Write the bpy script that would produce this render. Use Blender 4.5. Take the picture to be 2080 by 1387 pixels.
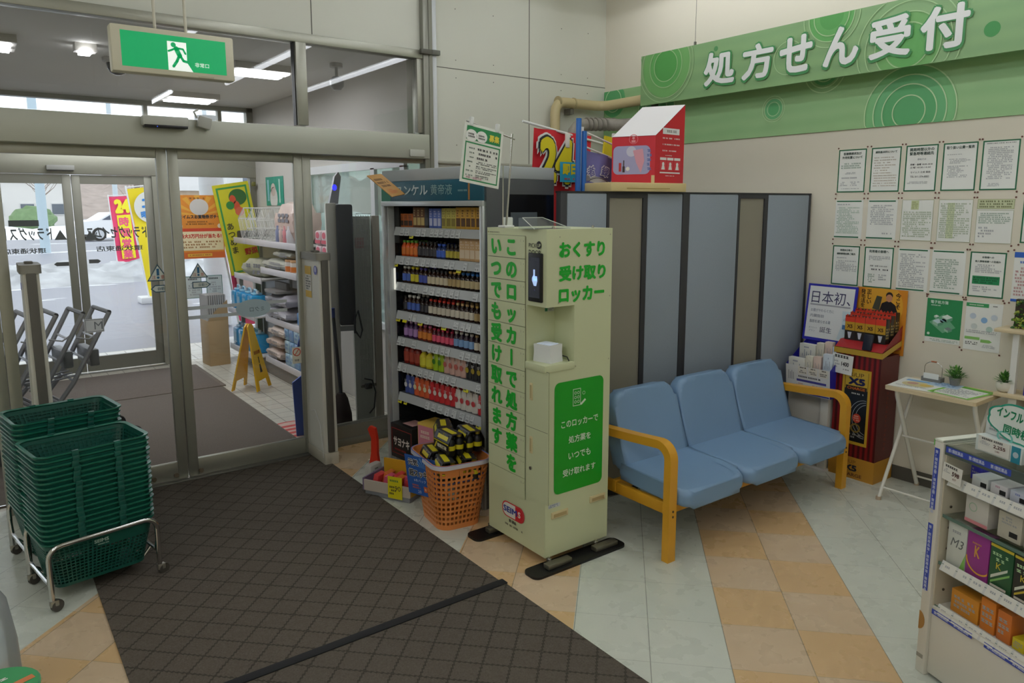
import bpy, bmesh, math, random
from mathutils import Vector, Matrix
for o in list(bpy.data.objects): bpy.data.objects.remove(o)
SC = bpy.context.scene
COL = SC.collection
RAD = math.radians
# ------------------------------------------------------------------ camera, world, light, exposure
cam = bpy.data.cameras.new('camera')
cam.sensor_width = 36.0
cam.lens = 1482.15 / 2080 * 36
cam.shift_y = -(693.5 - 641.16) / 2080
cam.clip_start = 0.05; cam.clip_end = 400
co = bpy.data.objects.new('camera', cam); COL.objects.link(co)
yaw, pitch, roll = .6385, .1503, -.0014
F = Vector((math.sin(yaw) * math.cos(pitch), math.cos(yaw) * math.cos(pitch), -math.sin(pitch)))
Rv = Vector((math.cos(yaw), -math.sin(yaw), 0)); Uv = Rv.cross(F)
R2 = math.cos(roll) * Rv + math.sin(roll) * Uv; U2 = -math.sin(roll) * Rv + math.cos(roll) * Uv
m = Matrix((R2, U2, -F)).transposed().to_4x4(); m.translation = (0, 0, 1.74)
co.matrix_world = m
SC.camera = co
SC.view_settings.view_transform = 'Standard'
SC.view_settings.look = 'None'
SC.view_settings.gamma = 1.0
SC.view_settings.use_curve_mapping = False
SC.view_settings.exposure = 0.12
SC.cycles.use_denoising = True
SC.cycles.max_bounces = 8; SC.cycles.transparent_max_bounces = 16
SC.cycles.diffuse_bounces = 4; SC.cycles.glossy_bounces = 4
SC.cycles.sample_clamp_indirect = 4.0
SC.cycles.caustics_reflective = False; SC.cycles.caustics_refractive = False
w = bpy.data.worlds.new('overcast_sky'); SC.world = w; w.use_nodes = True
bg = w.node_tree.nodes['Background']
bg.inputs[0].default_value = (.90, .95, 1.0, 1); bg.inputs[1].default_value = 2.1
TUBE_R, TUBE_L = 9.5, 17      # brightness of the bare strip lamps, right and left rows
def area(name, loc, sx, sy, power, col=(1, .97, .88), rot=(0, 0, 0)):
    l = bpy.data.lights.new(name, 'AREA'); l.shape = 'RECTANGLE'; l.size = sx; l.size_y = sy
    l.energy = power; l.color = col
    o = bpy.data.objects.new(name, l); COL.objects.link(o); o.location = loc; o.rotation_euler = rot
    return o
area('vestibule_fill_light', (1.2, 6.4, 2.72), 1.6, 2.2, 20, (.98, .98, 1))  # unseen area light strengthening the recessed ceiling lights
area('vestibule_fill_light', (1.3, 7.8, 2.72), 1.4, .9, 14, (.98, .98, 1))  # unseen area light added to brighten the goods on the vestibule shelf
area('shop_aisle_fill', (3.6, 6.4, 2.75), .8, 2.0, 34, (.96, 1, .97))  # fill added to brighten the aisle behind the side window, no fixture there
# ------------------------------------------------------------------ materials
def lin(c):
    if isinstance(c, str): c = [int(c[i:i + 2], 16) for i in (0, 2, 4)]
    return tuple((x / 255 / 12.92 if x / 255 <= .04045 else ((x / 255 + .055) / 1.055) ** 2.4) for x in c[:3]) + (1,)
_M = {}
class NT:
    """tiny helper for building node trees"""
    def __init__(s, mat): s.t = mat.node_tree; s.n = s.t.nodes
    def node(s, typ, **kw):
        n = s.n.new(typ)
        for k, v in kw.items(): setattr(n, k, v)
        return n
    def link(s, a, b): s.t.links.new(a, b)
    def math(s, op, a, b=None, c=None):
        n = s.node('ShaderNodeMath', operation=op)
        for i, x in enumerate((a, b, c)):
            if x is None: continue
            if isinstance(x, (int, float)): n.inputs[i].default_value = x
            else: s.link(x, n.inputs[i])
        return n.outputs[0]
    def mix(s, f, a, b):
        n = s.node('ShaderNodeMix', data_type='RGBA')
        for i, x in ((0, f), (6, a), (7, b)):
            if isinstance(x, (int, float)): n.inputs[i].default_value = x
            elif isinstance(x, tuple): n.inputs[i].default_value = x
            else: s.link(x, n.inputs[i])
        return n.outputs[2]
    def noise(s, scale, detail=3, vec=None):
        n = s.node('ShaderNodeTexNoise'); n.inputs['Scale'].default_value = scale; n.inputs['Detail'].default_value = detail
        if vec is not None: s.link(vec, n.inputs['Vector'])
        return n.outputs[0]
    def obj(s): return s.node('ShaderNodeTexCoord').outputs['Object']
    def geo(s): return s.node('ShaderNodeNewGeometry').outputs['Position']
    def bsdf(s): return s.n['Principled BSDF']
    def bump(s, h, strength=.3, dist=.005):
        b = s.node('ShaderNodeBump'); b.inputs['Strength'].default_value = strength; b.inputs['Distance'].default_value = dist
        s.link(h, b.inputs['Height']); s.link(b.outputs[0], s.bsdf().inputs['Normal'])
def new_mat(name):
    m = bpy.data.materials.new(name); m.use_nodes = True; return m
def M(c, rough=.5, metal=0., emit=0., noise=0., nscale=40., spec=.5, name=None, bump=0.):
    key = (c if isinstance(c, str) else tuple(c), rough, metal, emit, noise, nscale, spec, bump)
    if key in _M: return _M[key]
    m = new_mat(name or 'mat_' + (c if isinstance(c, str) else '%02x%02x%02x' % tuple(c)))
    b = m.node_tree.nodes['Principled BSDF']
    col = lin(c)
    b.inputs['Base Color'].default_value = col
    b.inputs['Roughness'].default_value = rough; b.inputs['Metallic'].default_value = metal
    b.inputs['Specular IOR Level'].default_value = spec
    if emit:
        b.inputs['Emission Color'].default_value = col; b.inputs['Emission Strength'].default_value = emit
    if noise or bump:
        t = NT(m); f = t.noise(nscale, 4, t.obj())
        if noise:
            d = tuple(x * (1 - noise) for x in col[:3]) + (1,); e = tuple(min(1, x * (1 + noise)) for x in col[:3]) + (1,)
            t.link(t.mix(f, d, e), b.inputs['Base Color'])
        if bump: t.bump(f, bump, .002)
    _M[key] = m
    return m
def glass_mat(name, tint=(.97, .99, .98), refl=1.0, milky=0.0):
    m = new_mat(name); t = NT(m); t.n.remove(t.bsdf())
    tr = t.node('ShaderNodeBsdfTransparent'); tr.inputs[0].default_value = tint + (1,)
    gl = t.node('ShaderNodeBsdfGlossy'); gl.inputs['Roughness'].default_value = .015
    fr = t.node('ShaderNodeFresnel'); fr.inputs[0].default_value = 1.5
    f = t.math('MULTIPLY', fr.outputs[0], refl)
    mx = t.node('ShaderNodeMixShader'); t.link(f, mx.inputs[0]); t.link(tr.outputs[0], mx.inputs[1]); t.link(gl.outputs[0], mx.inputs[2])
    out = mx.outputs[0]
    if milky:
        df = t.node('ShaderNodeBsdfDiffuse'); df.inputs[0].default_value = (.8, .85, .85, 1)
        m2 = t.node('ShaderNodeMixShader'); m2.inputs[0].default_value = milky
        t.link(out, m2.inputs[1]); t.link(df.outputs[0], m2.inputs[2]); out = m2.outputs[0]
    t.link(out, t.n['Material Output'].inputs[0])
    return m
GLASS = glass_mat('door_glass', (.94, .95, .95))
GLASSD = glass_mat('side_window_glass', (.74, .84, .79), .6, .30)
ACRYL = glass_mat('clear_acrylic', (.90, .93, .91), 1.0, .06)
CLEAR = glass_mat('clear_plastic_film', (.9, .92, .93), 1.6, .10)
WHITE = M('e8e6dc', .5); PAPER = M('eceee8', .55); BLACK = M('141414', .45); INK = M('2a2c30', .7)
ALU = M('a9a99c', .38, .55, noise=.04); ALUD = M('8d8d83', .4, .5); STEEL = M('c4c4c0', .22, 1.0); CHROME = M('cfcfcf', .12, 1.0)
GREEN = M('1f7a44', .5); INKG = M('8fa896', .7); INKL = M('a6a9ad', .7)
YEL = M('e3d51a', .5); REDM = M('c8202c', .45)
# ------------------------------------------------------------------ text
_T = {}
def glyphs(body, bold=0.0):
    k = (body, bold)
    if k not in _T and bold:
        v0, f0, bb = glyphs(body); vs = list(v0); fs = list(f0)
        for i in range(8):
            b0 = len(vs); vs += [(x + bold * math.cos(i * .7854), y + bold * math.sin(i * .7854), (i + 1) * 5e-5) for x, y, l in v0]; fs += [tuple(b0 + q for q in f) for f in f0]
        _T[k] = (vs, fs, (bb[0] - bold, bb[1] - bold, bb[2] + bold, bb[3] + bold))
    if k not in _T:
        c = bpy.data.curves.new('t', 'FONT'); c.body = body; c.resolution_u = 3; c.size = 1
        o = bpy.data.objects.new('t', c); COL.objects.link(o)
        dg = bpy.context.evaluated_depsgraph_get(); dg.update()
        me = bpy.data.meshes.new_from_object(o.evaluated_get(dg))
        vs = [(v.co.x, v.co.y, 0.) for v in me.vertices]; fs = [tuple(p.vertices) for p in me.polygons]
        bpy.data.objects.remove(o); bpy.data.curves.remove(c); bpy.data.meshes.remove(me)
        xs = [v[0] for v in vs] or [0, 1]; ys = [v[1] for v in vs] or [0, 1]
        _T[k] = (vs, fs, (min(xs), min(ys), max(xs), max(ys)))
    return _T[k]
# ------------------------------------------------------------------ mesh builder
class B:
    def __init__(s): s.v = []; s.f = []; s.fm = []; s.mats = []; s.sh = []
    def mi(s, m):
        if m not in s.mats: s.mats.append(m)
        return s.mats.index(m)
    def add(s, vs, fs, m, smooth=True, X=None):
        b = len(s.v); i = s.mi(m)
        if X is not None: vs = [X @ Vector(v) for v in vs]
        s.v += [tuple(v) for v in vs]
        for f in fs: s.f.append(tuple(b + k for k in f)); s.fm.append(i); s.sh.append(smooth)
        return s
    def bm(s, bm, m, X=None):
        bm.verts.index_update()
        return s.add([v.co.copy() for v in bm.verts], [[v.index for v in f.verts] for f in bm.faces], m, True, X)
    def box(s, x0, y0, z0, x1, y1, z1, m, bev=0.0, X=None, seg=2):
        if bev <= 0:
            vs = [(x0, y0, z0), (x1, y0, z0), (x1, y1, z0), (x0, y1, z0), (x0, y0, z1), (x1, y0, z1), (x1, y1, z1), (x0, y1, z1)]
            return s.add(vs, [(0, 3, 2, 1), (4, 5, 6, 7), (0, 1, 5, 4), (1, 2, 6, 5), (2, 3, 7, 6), (3, 0, 4, 7)], m, True, X)
        bm = bmesh.new(); bmesh.ops.create_cube(bm, size=1)
        for v in bm.verts: v.co = Vector(((x0 + x1) / 2 + v.co.x * (x1 - x0), (y0 + y1) / 2 + v.co.y * (y1 - y0), (z0 + z1) / 2 + v.co.z * (z1 - z0)))
        bmesh.ops.bevel(bm, geom=list(bm.edges), offset=bev, segments=seg, profile=.5, affect='EDGES')
        s.bm(bm, m, X); bm.free(); return s
    def lathe(s, prof, m, n=16, c=(0, 0, 0), X=None, cap=True):
        vs = []; fs = []; k = len(prof)
        for r, z in prof:
            for i in range(n):
                a = 2 * math.pi * i / n; vs.append((c[0] + r * math.cos(a), c[1] + r * math.sin(a), c[2] + z))
        for j in range(k - 1):
            for i in range(n): fs.append((j * n + i, j * n + (i + 1) % n, (j + 1) * n + (i + 1) % n, (j + 1) * n + i))
        if cap: fs.append(tuple(range(n - 1, -1, -1))); fs.append(tuple((k - 1) * n + i for i in range(n)))
        return s.add(vs, fs, m, True, X)
    def tube(s, pts, r, m, n=8, X=None, cap=True, flat=None):
        """swept tube; r a number or list; flat=(a,b) gives a rectangular bar a wide, b high"""
        P = [Vector(p) for p in pts]; k = len(P); vs = []; fs = []; up = None
        for i, p in enumerate(P):
            t = (P[min(i + 1, k - 1)] - P[max(i - 1, 0)]).normalized()
            if up is None:
                up = Vector((0, 0, 1)) if abs(t.z) < .9 else Vector((0, 1, 0))
            a = t.cross(up)
            if a.length < 1e-6: a = t.cross(Vector((1, 0, 0)))
            a.normalize(); u = a.cross(t).normalized(); up = u
            rr = r[i] if isinstance(r, (list, tuple)) else r
            if flat:
                for sx, sy in ((-1, -1), (1, -1), (1, 1), (-1, 1)): vs.append(p + a * sx * flat[0] / 2 + u * sy * flat[1] / 2)
            else:
                for q in range(n):
                    an = 2 * math.pi * q / n; vs.append(p + a * math.cos(an) * rr + u * math.sin(an) * rr)
        n = 4 if flat else n
        for i in range(k - 1):
            for q in range(n): fs.append((i * n + q, i * n + (q + 1) % n, (i + 1) * n + (q + 1) % n, (i + 1) * n + q))
        if cap: fs.append(tuple(range(n - 1, -1, -1))); fs.append(tuple((k - 1) * n + q for q in range(n)))
        return s.add(vs, fs, m, True, X)
    def prism(s, poly, d0, d1, m, axis='y', X=None):
        """extrude a 2D polygon; axis is the extrusion axis (poly in the other two, x-z / x-y / y-z order)"""
        def p3(p, d): return {'y': (p[0], d, p[1]), 'z': (p[0], p[1], d), 'x': (d, p[0], p[1])}[axis]
        n = len(poly); vs = [p3(p, d0) for p in poly] + [p3(p, d1) for p in poly]
        fs = [tuple(range(n)), tuple(range(2 * n - 1, n - 1, -1))] + [(i, i + n, (i + 1) % n + n, (i + 1) % n) for i in range(n)]
        return s.add(vs, fs, m, True, X)
    def quad(s, a, b, c, d, m): return s.add([a, b, c, d], [(0, 1, 2, 3)], m)
    # flat graphics in a local x-z plane at depth y (viewer at -y)
    def rect(s, x0, z0, x1, z1, m, y=0): return s.add([(x0, y, z0), (x1, y, z0), (x1, y, z1), (x0, y, z1)], [(0, 1, 2, 3)], m)
    def frame(s, x0, z0, x1, z1, t, m, y=0):
        s.rect(x0, z0, x1, z0 + t, m, y); s.rect(x0, z1 - t, x1, z1, m, y); s.rect(x0, z0 + t, x0 + t, z1 - t, m, y); return s.rect(x1 - t, z0 + t, x1, z1 - t, m, y)
    def disc(s, cx, cz, r, m, y=0, r0=0, n=32, ax=1., clip=None):
        def q(rr, i):
            a = 2 * math.pi * i / n; x = cx + rr * ax * math.cos(a); z = cz + rr * math.sin(a)
            if clip: x = min(max(x, clip[0]), clip[2]); z = min(max(z, clip[1]), clip[3])
            return (x, y, z)
        if r0 <= 0: return s.add([q(r, i) for i in range(n)], [tuple(range(n))], m)
        return s.add([q(r0, i) for i in range(n)] + [q(r, i) for i in range(n)], [(i, i + n, (i + 1) % n + n, (i + 1) % n) for i in range(n)], m)
    def poly(s, pts, m, y=0): return s.add([(p[0], y, p[1]) for p in pts], [tuple(range(len(pts)))], m)
    def text(s, body, x, z, m, y=0, w=None, h=None, bold=0., mirror=False, shear=0.):
        """fit the text into the box w x h whose lower left corner is x, z"""
        vs, fs, bb = glyphs(body, bold)
        W = max(bb[2] - bb[0], 1e-4); H = max(bb[3] - bb[1], 1e-4)
        if w and h: sx, sz = w / W, h / H
        elif w: sx = sz = w / W
        else: sx = sz = h / H
        out = []
        for a, b, l in vs:
            u = (a - bb[0]) * sx; v = (b - bb[1]) * sz
            if mirror: u = W * sx - u
            out.append((x + u + shear * v, y - l, z + v))
        return s.add(out, fs, m, False)
    def char(s, ch, cx, cz, size, m, y=0, bold=0., rot=0.):
        vs, fs, bb = glyphs(ch, bold); c, q = math.cos(rot), math.sin(rot); out = []
        for a, b, l in vs:
            a -= .5; b -= .38; a *= size; b *= size
            out.append((cx + a * c - b * q, y - l, cz + a * q + b * c))
        return s.add(out, fs, m, False)
    def vtext(s, body, cx, ztop, size, m, y=0, bold=0., step=None):
        step = step or size
        for i, ch in enumerate(body):
            if ch == ' ': continue
            s.char(ch, cx, ztop - step * (i + .5), size, m, y, bold, -math.pi / 2 if ch == 'ー' else 0)
        return s
    def greek(s, x0, z0, x1, z1, rows, m, y=0, seed=1, fill=.55):
        """rows of small print too small to read"""
        rg = random.Random(seed); rh = (z1 - z0) / rows
        for r in range(rows):
            zc = z1 - rh * (r + .5); h = rh * fill; x = x0 + (rg.random() * .1 * (x1 - x0) if rg.random() < .3 else 0)
            end = x0 + (x1 - x0) * (rg.uniform(.55, 1) if rg.random() < .5 else 1)
            while x < end - h * .5:
                n = rg.randint(2, 7); wd = min(h * .95 * n, end - x)
                k = max(1, int(wd / h))
                for i in range(k):
                    cw = wd / k; a = x + i * cw
                    if rg.random() < .12: continue
                    s.rect(a + cw * .04, zc + h * .12, a + cw * .82, zc + h * .5, m, y)
                    s.rect(a + cw * .1, zc - h * .5, a + cw * .9, zc - h * .12, m, y)
                    s.rect(a + cw * .36, zc - h * .12, a + cw * .62, zc + h * .12, m, y)
                x += wd + h * .5
        return s
    def build(s, name, parent=None, loc=None, rotz=None, smooth=True, mods=None, matrix=None):
        me = bpy.data.meshes.new(name); me.from_pydata(s.v, [], s.f)
        for m in s.mats: me.materials.append(m)
        me.polygons.foreach_set('material_index', s.fm)
        me.polygons.foreach_set('use_smooth', [bool(x and smooth) for x in s.sh])
        me.update()
        if smooth:
            bm = bmesh.new(); bm.from_mesh(me)
            for e in bm.edges:
                if len(e.link_faces) != 2 or e.calc_face_angle(3.2) > RAD(38): e.smooth = False
            bm.to_mesh(me); bm.free()
        o = bpy.data.objects.new(name, me); COL.objects.link(o)
        if parent: o.parent = parent
        if loc: o.location = loc
        if rotz: o.rotation_euler = (0, 0, rotz)
        if matrix: o.matrix_world = matrix
        return o
def tag(o, label=None, cat=None, group=None, kind=None):
    if label: o['label'] = label
    if cat: o['category'] = cat
    if group: o['group'] = group
    if kind: o['kind'] = kind
    return o
def thing(name, label, cat, loc=(0, 0, 0), rotz=0., group=None, rot=None):
    o = bpy.data.objects.new(name, None); COL.objects.link(o); o.empty_display_size = .05
    o.location = loc; o.rotation_euler = rot if rot else (0, 0, rotz)
    return tag(o, label, cat, group)
def struct(name, b, parent=None, **k):
    o = b.build(name, parent, **k)
    if not parent: o['kind'] = 'structure'
    return o
def sempty(name, loc=(0, 0, 0), rotz=0.):
    o = bpy.data.objects.new(name, None); COL.objects.link(o); o.location = loc; o.rotation_euler = (0, 0, rotz); o['kind'] = 'structure'; return o
def dup(root, loc=None, rotz=None, label=None, group=None):
    def cp(o, par):
        c = o.copy(); COL.objects.link(c)
        if par: c.parent = par
        for ch in kids.get(o, []): cp(ch, c)
        return c
    kids = {}
    def scan(o):
        kids[o] = list(o.children)
        for c in kids[o]: scan(c)
    scan(root)
    r = cp(root, None)
    if loc: r.location = loc
    if rotz is not None: r.rotation_euler = (0, 0, rotz)
    if label: r['label'] = label
    if group: r['group'] = group
    return r
ORD = 'first second third fourth fifth sixth seventh eighth ninth tenth eleventh twelfth thirteenth fourteenth fifteenth sixteenth seventeenth eighteenth nineteenth twentieth twenty-first twenty-second'.split()
def rrect(w, d, r, n=5):
    """rounded rectangle outline, counter-clockwise, centred"""
    out = []
    for cx, cy, a0 in ((w / 2 - r, d / 2 - r, 0), (-w / 2 + r, d / 2 - r, 90), (-w / 2 + r, -d / 2 + r, 180), (w / 2 - r, -d / 2 + r, 270)):
        for i in range(n + 1):
            a = RAD(a0 + 90 * i / n); out.append((cx + r * math.cos(a), cy + r * math.sin(a)))
    return out
WR = 4.66      # right wall
YD = 4.89      # entrance wall
# ------------------------------------------------------------------ the setting
def tile_floor():
    m = new_mat('diagonal_vinyl_tiles'); t = NT(m); p = t.geo()
    sx = t.node('ShaderNodeSeparateXYZ'); t.link(p, sx.inputs[0])
    X, Y = sx.outputs[0], sx.outputs[1]; k = .5 ** .5; T = .305
    u = t.math('MULTIPLY', t.math('SUBTRACT', X, Y), k); v = t.math('MULTIPLY', t.math('ADD', X, Y), k)
    un = t.math('DIVIDE', t.math('SUBTRACT', u, .148), T); vn = t.math('DIVIDE', t.math('SUBTRACT', v, 2.935), T)
    iu = t.math('FLOOR', un); iv = t.math('FLOOR', vn)
    fu = t.math('FRACT', un); fv = t.math('FRACT', vn)
    def line(f, wd): return t.math('LESS_THAN', t.math('MINIMUM', f, t.math('SUBTRACT', 1, f)), wd)
    band = None
    for a, b in ((.453, 1.063), (-.775, -.161), (-2.316, -1.69), (2.28, 2.9)):
        q = t.math('MULTIPLY', t.math('GREATER_THAN', u, a), t.math('LESS_THAN', u, b))
        band = q if band is None else t.math('ADD', band, q)
    par = t.math('ABSOLUTE', t.math('MODULO', t.math('ADD', iu, iv), 2))
    n1 = t.noise(9, 4, p); n2 = t.noise(140, 2, p)
    wn = t.node('ShaderNodeTexWhiteNoise'); cb = t.node('ShaderNodeCombineXYZ'); t.link(iu, cb.inputs[0]); t.link(iv, cb.inputs[1]); t.link(cb.outputs[0], wn.inputs[0])
    white = t.mix(n1, lin('d3d8cc'), lin('e3e5d8')); white = t.mix(t.math('MULTIPLY', wn.outputs[0], .35), white, lin('cad4ca'))
    peach = t.mix(par, lin('dcc4a6'), lin('dfbb8a')); peach = t.mix(t.math('MULTIPLY', n1, .3), peach, lin('d8b07c'))
    col = t.mix(band, white, peach)
    col = t.mix(t.math('MULTIPLY', n2, .12), col, lin('9c9884'))
    g = t.math('MAXIMUM', t.math('MULTIPLY', line(fu, .006), .62), t.math('MULTIPLY', line(fv, .005), .30))
    col = t.mix(g, col, lin('56564a'))
    # round scuffs trodden into the vinyl
    vo = t.node('ShaderNodeTexVoronoi'); vo.inputs['Scale'].default_value = 2.1; t.link(p, vo.inputs['Vector'])
    col = t.mix(t.math('MULTIPLY', t.math('LESS_THAN', vo.outputs['Distance'], .035), .35), col, lin('77776c'))
    b = t.bsdf(); t.link(col, b.inputs['Base Color']); b.inputs['Roughness'].default_value = .28; b.inputs['Specular IOR Level'].default_value = .45
    t.link(t.math('ADD', t.math('MULTIPLY', n1, .12), .22), b.inputs['Roughness'])
    return m
struct('floor', B().box(-4, -4, -.1, WR + .1, YD + .06, 0, tile_floor()))
WALLM = M('e0dac8', .75, noise=.02, nscale=3, name='painted_wall')
PANELM = M('dedfd2', .55, noise=.025, nscale=2, name='wall_panel')
SEAM = M('63635a', .8)
struct('wall_right', B().box(WR, -4, 0, WR + .1, YD + .1, 3.62, WALLM))
struct('wall_left', B().box(-4.1, -4, 0, -4, YD + .1, 3.62, WALLM))
struct('wall_back', B().box(-4, -4.1, 0, WR, -4, 3.62, WALLM))
struct('ceiling', B().box(-4.1, -4.1, 3.62, WR + .1, YD + .1, 3.7, M('e4e2d8', .8)))
struct('baseboard_right', B().box(WR - .008, -4, 0, WR, YD, .085, M('57544c', .6)))
b = B().box(-4, YD, 2.86, 2.83, YD + .1, 3.62, PANELM); b.box(2.91, YD, 0, WR, YD + .1, 3.62, PANELM); b.box(-4, YD, 0, -.95, YD + .1, 2.86, PANELM)
b.box(1.966, YD - .0015, 2.87, 1.972, YD, 3.6, SEAM).box(.30, YD - .0015, 2.87, .306, YD, 3.6, SEAM)
b.box(3.804, YD - .0015, 2.07, 3.810, YD, 3.6, SEAM).box(2.91, YD - .0015, 2.763, WR, YD, 2.768, SEAM)
for x in (3.1, 3.45, 4.15, 4.45):
    for z in (2.2, 2.7, 2.83, 3.2): b.lathe([(.004, -.002), (.004, .001)], SEAM, 8, X=Matrix.Translation((x, YD, z)) @ Matrix.Rotation(RAD(90), 4, 'X'))
struct('wall_front', b)
struct('trim_1', B().box(2.915, YD - .03, 2.055, WR, YD, 2.075, M('b6b6a8', .5), .004))
# pole of the door frame with its bracket and the white strip beside it
b = B().box(2.79, YD - .05, 0, 2.835, YD + .04, 3.6, ALUD, .004); b.box(2.84, YD - .045, 0, 2.872, YD + .03, 3.6, M('8a8a7c', .5), .004); b.box(2.876, YD - .03, 0, 2.915, YD + .03, 3.6, M('dfe3e6', .4), .004)
b.box(2.76, YD - .075, 2.83, 2.85, YD - .045, 2.865, M('5b5a50', .5), .003); b.box(2.86, YD - .06, 2.835, 2.93, YD - .03, 2.87, M('6b6b62', .5), .003)
struct('trim_2', b)
# transom frame and header
b = B().box(-1, YD - .04, 2.80, 2.79, YD + .05, 2.86, ALU, .003); b.box(1.834, YD - .045, 2.27, 1.905, YD + .05, 2.80, ALU, .003); b.box(2.745, YD - .03, 2.27, 2.79, YD + .05, 2.80, ALU, .003)
b.box(-.98, YD - .04, 2.27, -.9, YD + .05, 2.8, ALU, .003)
b.box(1.828, YD - .02, 2.27, 1.834, YD + .03, 2.80, BLACK)
struct('trim_3', b)
struct('trim_4', B().box(-1, YD - .12, 2.078, 2.79, YD + .08, 2.252, M('bdbfb2', .42, .25, noise=.03, nscale=3), .006))
for i, (x0, x1) in enumerate(((-.9, 1.828), (1.905, 2.745))):
    struct('window_%d' % (i + 1), B().box(x0, YD + .0, 2.27, x1, YD + .008, 2.80, GLASS))
# jambs, sidelight
b = B().box(1.842, YD - .05, 0, 1.90, YD + .06, 2.085, ALU, .003); b.box(1.900, YD - .02, 2.05, 2.79, YD + .05, 2.085, ALU); b.box(1.90, YD - .04, 0, 2.83, YD + .06, .055, M('77756a', .5), .003)
b.box(1.90, YD - .03, .055, 2.79, YD + .05, .15, M('8a877b', .45, .3))
struct('trim_5', b)
struct('window_3', B().box(1.90, YD + .01, .15, 2.79, YD + .018, 2.05, GLASS))
b = B().box(.04, YD - .05, 0, .105, YD + .06, 2.085, ALU, .003); struct('trim_6', b)
struct('window_4', B().box(-.95, YD + .01, .05, .04, YD + .018, 2.085, GLASS))
# sliding leaves
def leaf(name, x0, x1, y, stl, str_):
    r = sempty(name, (0, 0, 0))
    b = B().box(x0, y - .02, .015, x0 + stl, y + .02, 2.082, ALU, .004); b.box(x1 - str_, y - .02, .015, x1, y + .02, 2.082, ALU, .004)
    b.box(x0 + stl, y - .018, 2.022, x1 - str_, y + .018, 2.082, ALU, .003); b.box(x0 + stl, y - .018, .015, x1 - str_, y + .018, .125, ALU, .003)
    b.build('leaf_frame', r)
    B().box(x0 + stl, y - .004, .125, x1 - str_, y + .004, 2.022, GLASS).build('pane', r)
    return r
d1 = leaf('door_1', .107, 1.003, YD - .03, .06, .058); d2 = leaf('door_2', 1.009, 1.842, YD - .03, .058, .058)
b = B()
for x in (.80, .93, 1.08): b.lathe([(.014, -.008), (.016, 0), (.014, .008)], M('6d6250', .5), 14, X=Matrix.Translation((x, YD - .055, .045)) @ Matrix.Rotation(RAD(90), 4, 'X'))
b.build('roller', d1)
struct('trim_7', B().box(.1, YD - .09, 0, 1.85, YD - .02, .012, M('8c8c86', .35, .8), .002))
# stickers on the panes
def triangle(x, z, s, y, rev=False):
    b = B(); b.poly([(x - s * .6, z), (x + s * .6, z), (x, z + s)], M('3f5a64', .5), y); b.poly([(x - s * .5, z + s * .06), (x + s * .5, z + s * .06), (x, z + s * .88)], M('c9cfc6', .5), y - .0006)
    b.rect(x - s * .07, z + s * .32, x + s * .07, z + s * .72, M('1f5f86', .5), y - .0012); b.disc(x, z + s * .2, s * .07, M('1f5f86', .5), y - .0012)
    b.text('注', x - s * .34, z + s * .12, M('b0402c', .5), y - .0012, h=s * .22); b.text('意', x + s * .14, z + s * .12, M('b0402c', .5), y - .0012, h=s * .22)
    return b
def arrow(x0, x1, z, h, y, left, txt):
    b = B(); s = -1 if left else 1; a, c = (x1, x0) if left else (x0, x1)
    b.poly([(a, z), (c - s * h * .6, z), (c, z + h / 2), (c - s * h * .6, z + h), (a, z + h)], M('2f5568', .5), y)
    t = h * .13
    b.poly([(a + s * t, z + t), (c - s * h * .62, z + t), (c - s * t * 1.6, z + h / 2), (c - s * h * .62, z + h - t), (a + s * t, z + h - t)], M('cdd3cc', .5), y - .0006)
    b.text(txt, min(a, c) + h * .9, z + h * .28, M('2f5568', .5), y - .0012, h=h * .44); return b
ys = YD - .0365
tag(triangle(.912, 1.285, .105, ys).build('sticker'), 'triangular caution sticker with exclamation mark on left sliding leaf', 'sticker')
tag(arrow(.865, .985, 1.215, .045, ys, True, '自動ドア').build('sticker'), 'arrow-shaped sticker pointing left under caution triangle on left leaf', 'sticker')
tag(triangle(1.145, 1.29, .095, ys).build('sticker'), 'triangular caution sticker with exclamation mark on right sliding leaf', 'sticker')
tag(arrow(1.105, 1.215, 1.225, .042, ys, False, '自動ドア').build('sticker'), 'arrow-shaped sticker pointing right under caution triangle on right leaf', 'sticker')
b = B().rect(1.067, 1.09, 1.70, 1.112, M('b9c0c2', .5), ys).rect(1.067, 1.03, 1.70, 1.052, M('b9c0c2', .5), ys)
tag(b.build('safety_stripe'), 'pair of pale safety stripes across the right sliding pane', 'sticker')
b = B().disc(1.475, 1.07, .06, M('a9bcc4', .5), ys - .0005, ax=1.9); b.text('ミクロ', 1.45, 1.048, M('54626a', .6), ys - .001, h=.03, mirror=True)
tag(b.build('logo_sticker'), 'oval pale logo sticker over stripes on the right sliding pane', 'sticker')
b = B().rect(.50, 1.005, .60, 1.085, M('d8dce0', .5), ys); b.frame(.504, 1.009, .596, 1.081, .003, M('7c8288', .5), ys - .0005); b.text('M', .55, 1.022, M('7c8288', .5), ys - .001, h=.045, mirror=True)
tag(b.build('logo_sticker'), 'white square letter sticker low on left sliding pane', 'sticker')
b = B().disc(1.752, .74, .028, M('c8503c', .5), ys - .0006, r0=.022); b.rect(1.72, .66, 1.785, .775, M('d8d4c4', .5), ys); b.poly([(1.735, .722), (1.739, .718), (1.769, .758), (1.765, .762)], M('c8503c', .5), ys - .0008); b.text('禁煙', 1.735, .675, INK, ys - .0008, h=.015)
tag(b.build('sticker'), 'no smoking sticker beside jamb on right sliding pane', 'sticker')
b = B().rect(.105, 1.53, .218, 1.84, M('b3aaa4', .6), YD - .053); b.rect(.105, 1.75, .218, 1.84, M('b77a72', .6), YD - .0536); b.greek(.115, 1.56, .21, 1.73, 8, M('8f8880', .6), YD - .0536, 4)
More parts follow.
